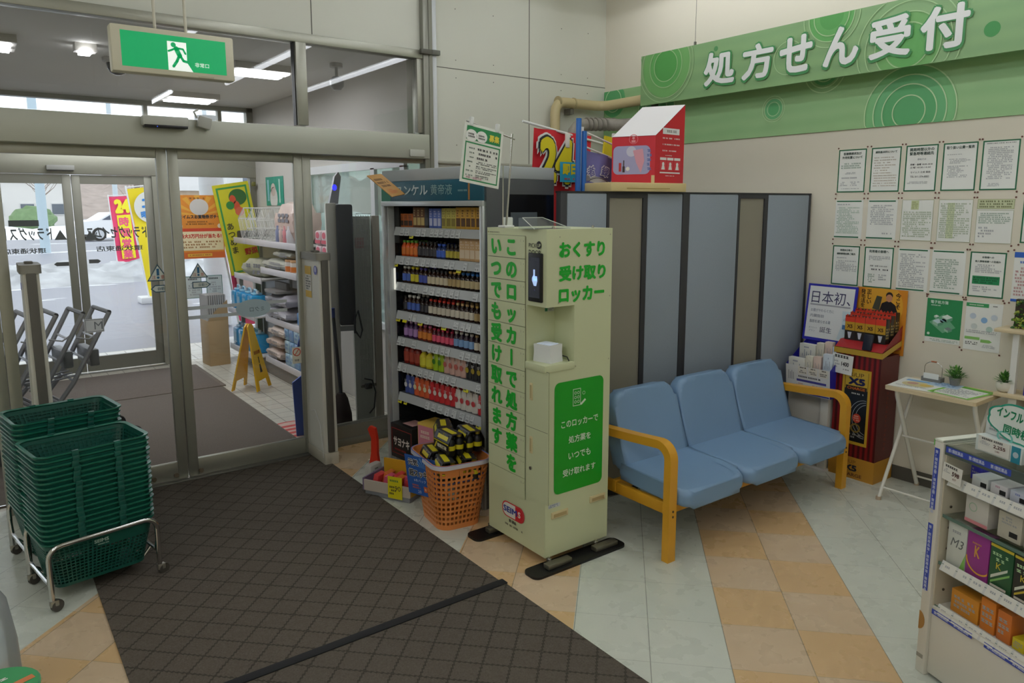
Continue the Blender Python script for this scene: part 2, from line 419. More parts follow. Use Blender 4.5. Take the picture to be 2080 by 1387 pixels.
# sensors on the header
t = thing('motion_sensor', 'long grey motion sensor bar on the door header', 'sensor', (.99, YD - .12, 2.20))
B().box(-.125, -.06, 0, .125, 0, .055, M('c3c4bb', .4), .008).build('housing', t); B().box(-.118, -.062, -.012, .118, -.006, .004, M('16161a', .3), .004).build('sensor_lens', t); B().disc(-.05, -.006, .003, M('3050d0', .4, emit=1), -.0635).build('indicator_light', t)
t = thing('sensor_head', 'small pale angled sensor to the right of long header sensor', 'sensor', (1.2, YD - .12, 2.21))
B().box(-.035, -.05, -.01, .04, 0, .06, M('b9bab2', .4), .008, X=Matrix.Rotation(RAD(14), 4, 'Y')).build('housing', t); B().tube([(-.03, -.02, .05), (-.045, -.02, .085), (-.02, -.01, .10)], .006, M('b9bab2', .4)).build('bracket', t)
t = thing('door_switch', 'small white box at right end of door header', 'box', (2.62, YD - .12, 2.09))
B().box(0, -.012, 0, .12, 0, .05, M('c9cbc0', .4), .003).build('cover', t)

# ------------------------------------------------------------------ vestibule
Y2 = 8.67; XV = 2.73
vm = new_mat('vestibule_tiles'); t = NT(vm); p = t.geo(); bt = t.node('ShaderNodeTexBrick'); bt.offset = 0; t.link(p, bt.inputs['Vector'])
bt.inputs['Scale'].default_value = 1; bt.inputs['Brick Width'].default_value = .15; bt.inputs['Row Height'].default_value = .15; bt.inputs['Mortar Size'].default_value = .004
bt.inputs['Color1'].default_value = lin('cfcbbd'); bt.inputs['Color2'].default_value = lin('c6c3b6'); bt.inputs['Mortar'].default_value = lin('8f8b80')
t.link(bt.outputs[0], t.bsdf().inputs['Base Color']); t.bsdf().inputs['Roughness'].default_value = .4
b = B().box(-4, YD + .06, -.1, 4.6, Y2 + 1.15, -.002, vm); o = b.build('floor'); o['kind'] = 'structure'
struct('ceiling', B().box(-4, YD + .1, 2.83, 4.6, Y2 + .1, 2.9, M('e8e7e2', .8)))
struct('wall_vestibule_left', B().box(-3.0, YD + .1, 0, -2.9, Y2, 2.83, M('d4d0c6', .8)))
b = B().box(XV, YD + .1, 2.10, XV + .06, Y2, 2.83, M('cdcac4', .8)); b.box(XV, 7.0, 0, XV + .06, Y2, 2.1, M('cdcac4', .8)); b.box(XV, YD + .1, 0, XV + .06, 7.0, .75, M('cdcac4', .8))
struct('wall_vestibule_right', b)
WFR = M('e2e6e8', .45); b = B().box(XV - .03, YD + .12, 2.03, XV, 7.0, 2.10, WFR).box(XV - .03, YD + .12, .72, XV, 7.0, .77, WFR)
for y in (YD + .12, 5.52, 6.94): b.box(XV - .03, y, .77, XV, y + .07, 2.04, WFR)
struct('trim_8', b)
struct('window_5', B().box(XV + .01, YD + .13, .77, XV + .016, 7.0, 2.04, GLASSD))
# shop aisle seen dimly through that window
struct('wall_shop_side', B().box(4.5, YD + .12, 0, 4.6, Y2, 2.83, M('8fa59a', .8)))
t = thing('shop_shelf', 'pale shop shelf with red edges imitating pink reflections seen through side window', 'shelf', (3.9, 5.2, 0))
for k in range(4): B().box(0, 0, .3 + .42 * k, .35, 2.6, .33 + .42 * k, M('d8d4cc', .5)).build('shelf_board', t); B().box(-.01, 0, .29 + .42 * k, 0, 2.6, .34 + .42 * k, M('c8565a', .5)).build('shelf_edge', t)  # red edges put the pink reflections of the window pane into colour
B().box(.35, 0, 0, .38, 2.6, 2.0, M('c9d0cc', .6)).build('back_panel', t)
b = B().box(-2.9, Y2 - .05, 2.055, XV, Y2 + .08, 2.25, ALU, .004); b.box(-2.9, Y2 - .04, 2.785, XV, Y2 + .06, 2.83, ALUD); b.box(2.66, Y2 - .04, 0, XV, Y2 + .06, 2.83, ALUD)
b.box(1.63, Y2 - .04, 0, 1.70, Y2 + .06, 2.06, ALU); b.box(-.35, Y2 - .04, 0, -.28, Y2 + .06, 2.06, ALU)
for x in (-1.2, 1.60, 2.35): b.box(x, Y2 - .03, 2.25, x + .04, Y2 + .05, 2.785, ALUD)
struct('trim_9', b)
struct('window_6', B().box(-2.9, Y2, 2.25, 2.66, Y2 + .006, 2.785, GLASS))
struct('window_7', B().box(1.70, Y2, .02, 2.66, Y2 + .006, 2.055, GLASS))
struct('window_8', B().box(-2.9, Y2, .02, -.35, Y2 + .006, 2.055, GLASS))
def leaf2(name, x0, x1):
    r = sempty(name); b = B()
    for a, c in ((x0, x0 + .075), (x1 - .075, x1)): b.box(a, Y2 - .02, .02, c, Y2 + .02, 2.05, ALUD, .004)
    b.box(x0, Y2 - .018, 1.96, x1, Y2 + .018, 2.05, ALUD).box(x0, Y2 - .018, .02, x1, Y2 + .018, .17, ALUD); b.build('leaf_frame', r)
    B().box(x0 + .075, Y2 - .003, .17, x1 - .075, Y2 + .003, 1.96, GLASS).build('pane', r); return r
leaf2('door_3', -.28, .882); leaf2('door_4', .89, 1.63)
struct('trim_10', B().box(-.3, Y2 - .07, -.002, 1.65, Y2 - .02, .012, M('a9a9a4', .3, .8)))
t = thing('motion_sensor', 'small motion sensor bar on the outer door header', 'sensor', (.80, Y2 - .05, 2.09)); B().box(-.12, -.05, 0, .12, 0, .05, M('a9aaa6', .4), .006).build('housing', t); B().box(-.11, -.051, -.008, .11, -.006, .003, BLACK).build('sensor_lens', t)
# mirrored shop name on the outer panes (read from outside)
DK = M('3d4648', .6); yo = Y2 - .0055
b = B().text('ドラッグセイムス', .985, 1.40, DK, yo, w=.56, h=.13, mirror=True, bold=.02); tag(b.build('window_lettering'), 'dark reversed shop name letters on right outer door pane', 'lettering')
b = B().text('環状通東店', 1.06, 1.27, DK, yo, w=.44, h=.055, mirror=True, bold=.02); tag(b.build('window_lettering'), 'dark reversed branch name line under shop name on right outer pane', 'lettering')
b = B().text('ドラッグストア', .18, 1.40, DK, yo, w=.50, h=.13, mirror=True, bold=.02); tag(b.build('window_lettering'), 'dark reversed letters across left outer door pane', 'lettering')
b = B().text('環状通東店', .26, 1.27, DK, yo, w=.36, h=.055, mirror=True, bold=.02); tag(b.build('window_lettering'), 'dark reversed branch name line low on left outer pane', 'lettering')
b = B().rect(.33, 1.54, .58, 1.60, DK, yo); tag(b.build('window_sticker'), 'dark bar sticker high on left outer door pane', 'sticker')
b = B().poly([(.70, 1.40), (.81, 1.40), (.755, 1.50)], M('4a4f50', .6), yo); tag(b.build('sticker'), 'dark triangle sticker on left outer pane by meeting stile', 'sticker')
b = B().poly([(.965, 1.39), (1.07, 1.39), (1.017, 1.49)], M('4a4f50', .6), yo); tag(b.build('sticker'), 'dark triangle sticker at edge of right outer pane', 'sticker')
b = B().poly([(.70, 1.135), (.675, 1.155), (.70, 1.175), (.805, 1.175), (.805, 1.135)], M('4a4f50', .6), yo); tag(b.build('sticker'), 'dark left-pointing arrow sticker on left outer pane', 'sticker')
b = B().poly([(.985, 1.15), (1.07, 1.15), (1.095, 1.17), (1.07, 1.19), (.985, 1.19)], M('4a4f50', .6), yo); tag(b.build('sticker'), 'dark right-pointing arrow sticker on right outer pane', 'sticker')
# mats of the vestibule
MATG = M('6c6259', .95, noise=.35, nscale=120, bump=.6)
tag(B().box(-.1, YD + .12, -.002, 1.86, 7.22, .008, MATG, .003).build('door_mat'), 'large plain grey-brown mat filling the vestibule floor', 'mat')
tag(B().box(-.1, 7.25, -.002, 1.90, 8.42, .008, M('766c64', .95, noise=.3, nscale=90, bump=.6), .003).build('door_mat'), 'grey mat just inside the outer doors', 'mat')
b = B(); b.disc(0, 0, .26, M('c8403c', .5), 0, n=36); b.disc(0, 0, .235, M('d8b8a8', .5), -.0005, n=36)
for k in range(4): b.rect(-.2, -.17 + .09 * k, .2, -.12 + .09 * k, M('c8403c', .5), -.001)
tag(b.build('floor_sticker', matrix=Matrix.Translation((1.95, 5.45, .0095 - .0095)) @ Matrix.Rotation(RAD(-90), 4, 'X')), 'round red and white floor sticker beside vestibule mat', 'sticker')
# vestibule lights
def troffer(x, y, L, W, label):
    t = thing('ceiling_light', label, 'ceiling light', (x, y, 2.83), 0, 'recessed lights in the vestibule ceiling')
    b = B().box(-L / 2, -W / 2, -.05, L / 2, W / 2, 0, M('cfccc4', .5)); b.build('light_housing', t)
    for s in (-1, 1): B().box(-L / 2 + .03, s * W / 4 - .055, -.062, L / 2 - .03, s * W / 4 + .055, -.05, M('fbfbff', .4, emit=11)).build('diffuser', t)
troffer(1.90, 7.95, .48, .42, 'bright twin-tube ceiling light nearest the outer doors'); troffer(1.98, 6.05, .46, .36, 'bright twin-tube ceiling light beside the exit sign')
troffer(.16, 6.05, .42, .40, 'twin-tube ceiling light at left edge of vestibule'); troffer(.76, 5.92, .13, .12, 'small square ceiling light left of exit sign')
for x, y, z, lb in ((1.02, 6.35, 2.83, 'glass dome ceiling camera left of exit sign'),):
    t = thing('dome_camera', lb, 'camera', (x, y, z)); B().lathe([(.10, 0), (.10, -.02), (.085, -.035)], M('b8b6b0', .5), 24).build('mount_ring', t); B().lathe([(.075, -.035), (.072, -.07), (.05, -.105), (.02, -.118), (.001, -.12)], M('4a4a4e', .1), 20).build('dome', t)
t = thing('spot_camera', 'small camera hanging from vestibule ceiling by the right wall', 'camera', (2.42, 5.55, 2.83)); B().lathe([(.05, 0), (.05, -.03)], M('c4c2bc', .5), 20).build('mount_ring', t); B().tube([(0, 0, -.03), (0, 0, -.1)], .012, M('b8b6b0', .5)).build('stem', t); B().lathe([(.03, -.1), (.055, -.13), (.055, -.17), (.03, -.2), (.001, -.205)], M('8f8f90', .3), 18).build('camera_head', t)
# strip lamps under the shop ceiling: reflections of the right rows run across the transom panes
def strip_lamp(x, y0, n, e, lb):
    L = 1.78; t = thing('strip_lamp', lb, 'ceiling lamp', (x, y0, 3.4), 0, 'strip lamps under the shop ceiling'); B().box(-.04, 0, .03, .04, L * n, .22, M('e8e8e4', .5)).build('lamp_body', t)
    tm = M('f6f9ff', .4, emit=e)
    for k in range(n): B().tube([(0, .02 + L * k, 0), (0, L * (k + 1) - .02, 0)], .026, tm, 10).build('tube', t)
strip_lamp(4.18, -.93, 3, TUBE_R * .8, 'bare strip lamp row along the right wall'); strip_lamp(3.05, -.93, 3, TUBE_R, 'bare strip lamp row above the bench'); strip_lamp(1.92, .8, 2, TUBE_R * 1.25, 'bare strip lamp row above the right edge of dark mat')
strip_lamp(-.5, -3.2, 3, TUBE_L, 'added unseen strip lamp row left of the camera'); strip_lamp(-2.0, -3.2, 4, TUBE_L, 'added unseen strip lamp row far to the left'); strip_lamp(2.6, -3.9, 1, TUBE_L, 'short strip lamp behind the camera')  # left rows are unseen, added to brighten the walls and locker front
# ------------------------------------------------------------------ outdoors
PAV = M('dcdad6', .7, noise=.05, nscale=8)
bb = new_mat('sidewalk_tiles'); t = NT(bb); p = t.geo(); bt = t.node('ShaderNodeTexBrick'); bt.offset = 0; t.link(p, bt.inputs['Vector']); bt.inputs['Scale'].default_value = 1; bt.inputs['Brick Width'].default_value = .2; bt.inputs['Row Height'].default_value = .3; bt.inputs['Mortar Size'].default_value = .006
bt.inputs['Color1'].default_value = lin('e6e2dc'); bt.inputs['Color2'].default_value = lin('dedad4'); bt.inputs['Mortar'].default_value = lin('a8a4a0'); t.link(bt.outputs[0], t.bsdf().inputs['Base Color'])
struct('ground_walkway', B().box(-12, Y2 + .08, -.12, 16, Y2 + 1.1, .0, bb))
am = new_mat('wet_asphalt'); t = NT(am); p = t.geo(); n1 = t.noise(.35, 5, p); n2 = t.noise(40, 3, p)
c = t.mix(t.math('MULTIPLY', n2, .5), lin('8f8f9a'), lin('7c7c86')); snow = t.math('GREATER_THAN', n1, .60)
mp = t.node('ShaderNodeMapping'); mp.inputs['Scale'].default_value = (.12, 1.1, 1); mp.inputs['Rotation'].default_value = (0, 0, RAD(9)); t.link(p, mp.inputs[0]); n3 = t.noise(1.0, 4, mp.outputs[0])
c = t.mix(t.math('GREATER_THAN', n3, .64), c, lin('eceef2')); t.link(c, t.bsdf().inputs['Base Color']); t.bsdf().inputs['Roughness'].default_value = .45
struct('ground_asphalt', B().box(-80, Y2 + 1.1, -.2, 90, 130, -.03, am))
SNOW = M('f2f4f8', .8, noise=.05, nscale=3)
rg = random.Random(5); bm = bmesh.new(); bmesh.ops.create_grid(bm, x_segments=90, y_segments=14, size=.5)
for v in bm.verts:
    fx, fy = v.co.x, v.co.y; e = max(0, 1 - (abs(fy) * 2) ** 2)
    v.co = Vector((3 + fx * 26, 20.6 + fy * 3.4 + fx * 2, -.04 + e * (.30 + .16 * math.sin(fx * 40) * math.sin(fy * 9 + 2) + rg.uniform(-.1, .14))))
b = B().bm(bm, M('b4b5b8', .9, noise=.75, nscale=1.6)); bm.free(); tag(b.build('snow_bank'), 'long low bank of dirty snow across the car park', 'snow', kind='stuff')
bm = bmesh.new(); bmesh.ops.create_grid(bm, x_segments=60, y_segments=8, size=.5)
for v in bm.verts:
    fx, fy = v.co.x, v.co.y; e = max(0, 1 - (abs(fy) * 2) ** 2); v.co = Vector((6 + fx * 60, 49 + fy * 5, -.04 + e * (.9 + .4 * math.sin(fx * 30) + rg.uniform(-.15, .15))))
b = B().bm(bm, SNOW); bm.free(); tag(b.build('snow_bank'), 'tall white snow bank on the far side of road', 'snow', kind='stuff')
# white saloon car
t = thing('car', 'white saloon car parked across the road behind banners', 'car', (6.55, 43.5, -.03), RAD(12))
prof = [(-2.2, .35), (-2.25, .75), (-2.05, .98), (-1.35, 1.05), (-.75, 1.42), (.35, 1.45), (1.15, 1.02), (2.0, .86), (2.22, .7), (2.25, .35)]
B().prism(prof, -.85, .85, M('f2f3f5', .2)).build('body', t)
B().prism([(-1.2, 1.06), (-.7, 1.36), (.3, 1.38), (.98, 1.04)], -.86, .86, M('50586a', .1)).build('side_windows', t)
for x in (-1.38, 1.38):
    for s in (-1, 1):
        wv = B(); wv.lathe([(.33, -.1), (.34, 0), (.33, .1)], M('1c1c1e', .7), 24, X=Matrix.Translation((x, s * .8, .34)) @ Matrix.Rotation(RAD(90), 4, 'X')); o = wv.build('wheel', t)
        B().lathe([(.22, -.11), (.22, .11)], M('c9ccd0', .3, .7), 16, X=Matrix.Translation((x, s * .81, .34)) @ Matrix.Rotation(RAD(90), 4, 'X')).build('wheel_rim', o)
dup(t, (-1.5, 56, -.03), RAD(-8), 'white car far beyond the road at left of the thick pole'); dup(t, (10.2, 57, -.03), RAD(20), 'white car parked far off in front of brown house')
rg2 = random.Random(8); bm = bmesh.new(); bmesh.ops.create_grid(bm, x_segments=120, y_segments=10, size=.5)
for v in bm.verts:
    fx, fy = v.co.x, v.co.y + .5; v.co = Vector((20 + fx * 170, 112 + fy * 30, -.5 + 10.5 * fy ** .7 * (.8 + .15 * math.sin(fx * 37) + .1 * math.sin(fx * 91)) + rg2.uniform(-.6, .6) * fy))
hl = B().bm(bm, M('a3958e', .95, noise=.45, nscale=.7)); bm.free(); struct('hills', hl)
def nobori(name, label, x, y, w, h, z0, base, build, lean=0., rz=0.):
    t = thing(name, label, 'banner', (x, y, -.03), rz, 'banners outside the shop')
    X = Matrix.Rotation(lean, 4, 'Y')
    B().tube([(-w / 2 - .02, 0, 0), (-w / 2 - .02, 0, z0 + h + .06)], .014, M('e8e8e8', .4), X=X).build('pole', t)
    B().tube([(-w / 2 - .02, 0, z0 + h + .03), (w / 2, 0, z0 + h + .03)], .01, M('e8e8e8', .4), X=X).build('crossbar', t)
    f = B(); n = 10
    vs = [(-w / 2 + (w * i), .03 * math.sin(j * .9) + .002, z0 + h * j / n) for j in range(n + 1) for i in (0, 1)]
    f.add(vs, [(2 * j, 2 * j + 1, 2 * j + 3, 2 * j + 2) for j in range(n)], base, True, X); o = f.build('cloth', t)
    q = B(); build(q, w, h, z0); q.v = [tuple(X @ Vector((a, bq - .035, c))) for a, bq, c in q.v]; q.build('lettering', o)
    B().box(-w / 2 - .2, -.2, 0, -w / 2 + .16, .2, .12, M('d8d8d8', .6), .02).build('base', t)
def n1_(q, w, h, z0):
    q.disc(0, z0 + h - .36, .29, WHITE); 
    q.text('土', -.16, z0 + h - .36, M('1f86d8', .5), -.006, w=.34, h=.24, bold=.05); q.text('曜日も', -.2, z0 + h - .54, M('1f86d8', .5), -.006, w=.4, h=.12, bold=.03)
    for i, ch in enumerate('処方せん受付'): q.char(ch, .03, z0 + h - .84 - .245 * i, .30, M('e02858', .5), -.006, .06)
nobori('banner', 'tall yellow banner with blue and red writing outside glass doors', 2.95, 14.7, .66, 2.1, .02, M('fbe214', .7), n1_, RAD(-7))
def n2_(q, w, h, z0):
    q.rect(-.17, z0 + .1, .2, z0 + h - .55, M('f6e820', .6)); q.text('24', -.2, z0 + h - .5, M('f6e820', .6), -.006, w=.42, h=.42, bold=.08)
    for i, ch in enumerate('時間営業'): q.char(ch, .0, z0 + h - .75 - .32 * i, .28, M('f04a80', .5), -.006, .03)
nobori('banner', 'slim pink and yellow banner further out in the car park', 3.86, 24.6, .6, 1.95, .1, M('e8386c', .7), n2_, RAD(-3))
def n3_(q, w, h, z0): q.rect(-.2, z0 + .2, .2, z0 + h - .3, M('f8d8dc', .6))
nobori('banner', 'small red and pink banner at left of car park', -.30, 15.6, .45, 1.2, .3, M('e84a58', .7), n3_)
nobori('banner', 'pink banner leaning behind the vegetable signboard', 2.95, 9.3, .5, 1.6, .3, M('ea3f74', .7), n3_, RAD(-8))
# poles, trees, buildings beyond the road
for x, y, r, h, c, lb in ((2.35, 33, .17, 9, 'b9ccd6', 'thick pale blue utility pole across the car park'), (1.1, 36, .12, 9, 'c4d2dc', 'thin pale pole left of the thick utility pole'), (5.9, 40, .12, 8, 'c8d4da', 'pale street pole right of outer door stile'), (11.5, 45, .14, 9, 'd0d8dc', 'pale pole beside far house')):
    tag(B().lathe([(r, -.03), (r * .8, h)], M(c, .5), 14, c=(x, y, 0)).build('utility_pole'), lb, 'pole', 'poles along the road')
t = thing('road_sign', 'small blue road sign on a thin post', 'sign', (3.05, 31, -.03)); B().tube([(0, 0, 0), (0, 0, 4.6)], .03, M('c8d0d4', .4)).build('post', t); B().box(-.25, -.03, 4.0, .25, -.01, 4.6, M('2f7fd0', .5)).build('sign_plate', t)
def house(x, y, w, d, h, wall, roof, label):
    t = thing('house', label, 'house', (x, y, 0), RAD(-6), 'houses across the road')
    B().box(-w / 2, 0, -.1, w / 2, d, h, M(wall, .8)).build('wall', t); B().prism([(-w / 2 - .4, h), (w / 2 + .4, h), (0, h + 1.6)], -.4, d + .4, M(roof, .7)).build('roof', t)
    for i in range(3):
        for k in range(max(1, int(h // 2.6))):
            xx = -w / 2 + w * (i + .5) / 3; o = B().box(xx - .6, -.06, .9 + 2.6 * k, xx + .6, 0, 2.0 + 2.6 * k, M('e0e0de', .5)).build('window', t); B().box(xx - .5, -.08, 1.0 + 2.6 * k, xx + .5, -.06, 1.9 + 2.6 * k, M('6a7480', .2)).build('pane', o)
house(-5, 66, 7, 8, 3.1, 'e8e4da', 'a8a09a', 'pale two-storey house at left beyond the road'); house(4.5, 78, 7, 8, 4.2, 'f0eeea', 'b8b0aa', 'white house behind the utility poles')
house(14.5, 62, 5, 7, 2.9, 'c9b49a', 'e4e2e0', 'brown low house right of the parked car'); house(24, 66, 11, 8, 5.4, 'd6d8d8', '8c8c90', 'grey house far at right beyond the road')
tag(B().box(-3.5, 52, -.03, -.2, 54, 1.5, M('e8cf80', .7)).box(-3.5, 52, 1.5, -.2, 54, 1.7, M('d8d8d4', .7)).build('delivery_crate'), 'yellow container standing beyond the road at left', 'container')
def bare_tree(x, y, h, seed, label):
    rg = random.Random(seed); t = thing('bare_tree', label, 'tree', (x, y, -.05), 0, 'bare trees across the road'); tr = B(); br = B()
    tr.tube([(0, 0, 0), (.1, 0, h * .4), (0, .1, h * .75)], [.16, .11, .05], M('8a7a70', .9)).build('trunk', t)
    for k in range(46):
        z = h * rg.uniform(.25, .75); a = rg.uniform(0, 6.28); L = h * rg.uniform(.15, .42); e = (math.cos(a) * L * .7, math.sin(a) * L * .7, z + L * .8)
        br.tube([(0, 0, z), (e[0] * .5, e[1] * .5, z + L * .3), e], [.035, .02, .008], M('9a8a80', .9), 4)
    br.build('branches', t)
for i, (x, y, h, lb) in enumerate(((-2.5, 58, 7, 'bare tree left of the pale poles'), (1.2, 60, 8, 'bare tree between pale poles'), (9.5, 56, 7, 'bare tree behind the white car'), (21.5, 53, 7, 'bare tree at right beyond low house'), (4.6, 64, 8.5, 'tall bare tree in front of white house'))): bare_tree(x, y, h, i, lb)
bm = bmesh.new(); bmesh.ops.create_icosphere(bm, subdivisions=3, radius=1)
for v in bm.verts: v.co = Vector((v.co.x * 1.2 + 3.2, v.co.y + 51.5, v.co.z * .8 + .9)) + Vector([rg.uniform(-.12, .12) for k in range(3)])
b = B().bm(bm, M('6f8a62', .9, noise=.4, nscale=6)); bm.free(); tag(b.build('evergreen_shrub'), 'small green shrub beyond the road between poles', 'shrub')
# concrete pillar and canopy of the porch
struct('pillar_porch', B().lathe([(.17, 0), (.17, 3.0)], M('d8dadb', .7), 24, c=(2.9, 11.2, 0)))
struct('roof_porch', B().box(2.0, Y2 + .6, 3.3, 10, 11.6, 3.4, M('d9d9d6', .8)))
# ------------------------------------------------------------------ mats of the shop
def mat_carpet():
    m = new_mat('ribbed_entrance_mat'); t = NT(m); p = t.geo(); sx = t.node('ShaderNodeSeparateXYZ'); t.link(p, sx.inputs[0]); k = .5 ** .5
    n = t.noise(170, 4, p); n2 = t.noise(28, 3, p); n3 = t.noise(2.2, 3, p)
    u = t.math('MULTIPLY', t.math('SUBTRACT', sx.outputs[0], sx.outputs[1]), k); v = t.math('MULTIPLY', t.math('ADD', sx.outputs[0], sx.outputs[1]), k)
    zig = t.math('MULTIPLY', t.math('SINE', t.math('MULTIPLY', sx.outputs[0], 420)), .022)
    def ln(c, off):
        f = t.math('FRACT', t.math('ADD', t.math('DIVIDE', t.math('SUBTRACT', c, off), .108), zig)); return t.math('LESS_THAN', t.math('MINIMUM', f, t.math('SUBTRACT', 1, f)), .038)
    l = t.math('MAXIMUM', ln(u, -.38), ln(v, 2.62))
    rib = t.math('MULTIPLY', t.math('ADD', t.math('SINE', t.math('MULTIPLY', v, 900)), 1), .5)
    c = t.mix(n, lin('2e2b28'), lin('8a8176')); c = t.mix(t.math('MULTIPLY', n2, .7), c, lin('574d45')); c = t.mix(t.math('MULTIPLY', n3, .5), c, lin('70685c'))
    c = t.mix(t.math('MULTIPLY', rib, .25), c, lin('39352f'))
    c = t.mix(t.math('MULTIPLY', l, .5), c, lin('1d1b1a')); t.link(c, t.bsdf().inputs['Base Color']); t.bsdf().inputs['Roughness'].default_value = .95; t.bsdf().inputs['Specular IOR Level'].default_value = .15
    t.bump(n, .7, .004); return m
MC = mat_carpet()
tag(B().box(.33, 2.59, 0, 1.85, 4.79, .009, MC, .003).build('entrance_mat'), 'large dark brown diamond-patterned mat reaching the glass doors', 'mat')
tag(B().box(.36, -1.0, 0, 1.86, 2.55, .009, MC, .003).build('entrance_mat'), 'dark brown diamond-patterned mat nearest camera, beyond the black joint strip', 'mat')
b = B(); b.box(.34, 2.548, .006, 1.865, 2.592, .014, M('17171a', .8, noise=.3, nscale=90), .003); tag(b.build('joint_strip'), 'black strip covering the joint between two brown mats', 'strip')
# ------------------------------------------------------------------ exit sign
t = thing('exit_sign', 'green lit exit sign hanging from the ceiling on two rods', 'sign', (.873, 3.86, 2.352))
B().box(-.272, 0, 0, .272, .075, .208, M('d9d4bc', .5), .008).build('sign_box', t)
B().rect(-.232, .025, .232, .183, M('0f9a5c', .4, emit=.55), -.001).build('sign_face', t)
b = B(); WL = M('eef4ee', .4, emit=.55); SG = M('0f9a5c', .4, emit=.55)
b.poly([(-.035, .025), (.095 - .02, .025), (.05, .065), (.05, .157), (-.035, .157), (-.035, .05)], WL, -.0018)
yy = -.0026
b.disc(-.008, .142, .0115, SG, yy)
def limb(q, pts, w, y):
    for (x0, z0), (x1, z1) in zip(pts, pts[1:]):
        d = Vector((x1 - x0, z1 - z0)); n_ = Vector((-d.y, d.x)).normalized() * w / 2
        q.poly([(x0 + n_.x, z0 + n_.y), (x0 - n_.x, z0 - n_.y), (x1 - n_.x, z1 - n_.y), (x1 + n_.x, z1 + n_.y)], SG, y); q.disc(x1, z1, w / 2, SG, y, n=12); q.disc(x0, z0, w / 2, SG, y, n=12)
limb(b, [(.004, .126), (.018, .094)], .022, yy); limb(b, [(.002, .128), (-.016, .118), (-.03, .112)], .009, yy); limb(b, [(.012, .128), (.034, .126), (.044, .106)], .009, yy)
limb(b, [(.014, .09), (.004, .068), (-.012, .044)], .013, yy); limb(b, [(.022, .092), (.034, .072), (.066, .066)], .012, yy)
b.text('非常口', .085, .05, WL, -.0018, h=.021); b.build('lettering', t)
b = B()
for x in (-.075, .062): b.tube([(x, .04, .2), (x, .04, 1.26)], .007, M('cfcbb8', .5), 8)
b.build('hanging_rod', t)
B().box(.10, -.003, .003, .17, 0, .012, M('bdb89f', .5)).build('switch', t)
# ------------------------------------------------------------------ anti-theft gates
def gate(x, y, ln, label, st):
    t = thing('anti_theft_gate', label, 'security gate', (x, y, 0), 0, 'anti-theft gates by the entrance')
    BE = M('dedccf', .45, noise=.02, nscale=4); DG = M('5d5a52', .6)
    B().prism([(-.042, .035), (-.048, .12), (-.037, 1.385), (.037, 1.385), (.048, .12), (.042, .035)], .0, ln, BE, 'y').build('panel', t)
    B().box(-.05, -.012, 0, .05, ln + .01, .085, M('c4bfae', .5), .006).build('foot', t)
    B().box(-.0225, -.016, .09, .0225, .002, 1.39, DG, .004).build('edge_strip', t)
    B().prism(rrect(.10, ln + .03, .03), 1.385, 1.432, M('8d8a80', .5), 'z', Matrix.Translation((0, ln / 2, 0))).build('cap', t)
    B().box(-.02, ln * .4, 1.43, .02, ln * .6, 1.445, M('6a675e', .5), .004).build('alarm_lamp', t)
    if st:
        X = Matrix.Translation((-.041, 0, 0)) @ Matrix.Rotation(RAD(-90), 4, 'Z')
        b = B(); b.rect(-.235, 1.13, -.13, 1.34, M('e9e6dc', .5), 0); b.rect(-.235, 1.285, -.13, 1.34, M('dcb21c', .5), -.0006); b.rect(-.235, 1.13, -.13, 1.175, M('dcb21c', .5), -.0006); b.greek(-.225, 1.18, -.14, 1.28, 6, INK, -.001)
        b.disc(-.05, 1.32, .03, M('6d6fc0', .5), -.0006); b.disc(-.05, 1.325, .018, M('b9bce0', .5), -.001); b.v = [tuple(X @ Vector(v)) for v in b.v]; b.build('sticker', t)
        B().tube([(-.05, .2, .34), (-.052, .13, .36), (-.053, .05, .28), (-.052, .02, .12), (-.05, .015, .05)], .0025, M('d8d8d4', .5), 6).build('cable', t)
    else:
        B().lathe([(.02, 0), (.02, .002)], M('6d6fc0', .5), 18, X=Matrix.Translation((-.046, .02, 1.32)) @ Matrix.Rotation(RAD(-90), 4, 'Y')).build('sticker', t)
    return t
gate(1.85, 4.55, .29, 'beige anti-theft gate with yellow label by right door jamb', True)
gate(.25, 4.60, .24, 'beige anti-theft gate behind green basket stacks at left', False)

# ------------------------------------------------------------------ medicine pick-up locker
LX0, LX1, LY0, LY1, LZ = 2.108, 2.521, 2.575, 3.048, 1.63
t = LK = thing('medicine_locker', 'pale cream-green locker tower with bold green writing and screen', 'locker', (0, 0, 0))
CR = M('d2d8b0', .42, noise=.015, nscale=3, name='locker_enamel'); CRD = M('c6cca4', .42); GT = M('10b02c', .45); GAP = M('5f6050', .7); OCH = M('d8c99a', .5)
NX, NY, NZ0, NZ1 = 2.28, 2.72, 1.0, 1.272      # corner notch
b = B()
b.box(LX0, NY, .045, LX1, LY1, LZ, CR).box(NX, LY0, .045, LX1, NY, LZ, CR).box(LX0, LY0, .045, NX, NY, NZ0 - .035, CR).box(LX0, LY0, NZ1, NX, NY, LZ, CR)
b.box(LX0 - .012, LY0 - .006, NZ0 - .035, NX, NY, NZ0, CR, .003); b.build('cabinet_body', LK)
def faceX(y0, z0): return Matrix.Translation((LX0 - .002, y0, z0)) @ Matrix.Rotation(RAD(-90), 4, 'Z')   # local x runs toward -y (viewer's right)
def putX(q, y0, z0, name, par): X = faceX(y0, z0); q.v = [tuple(X @ Vector(v)) for v in q.v]; return q.build(name, par)
DH, DT, DW = .1087, 1.597, .312
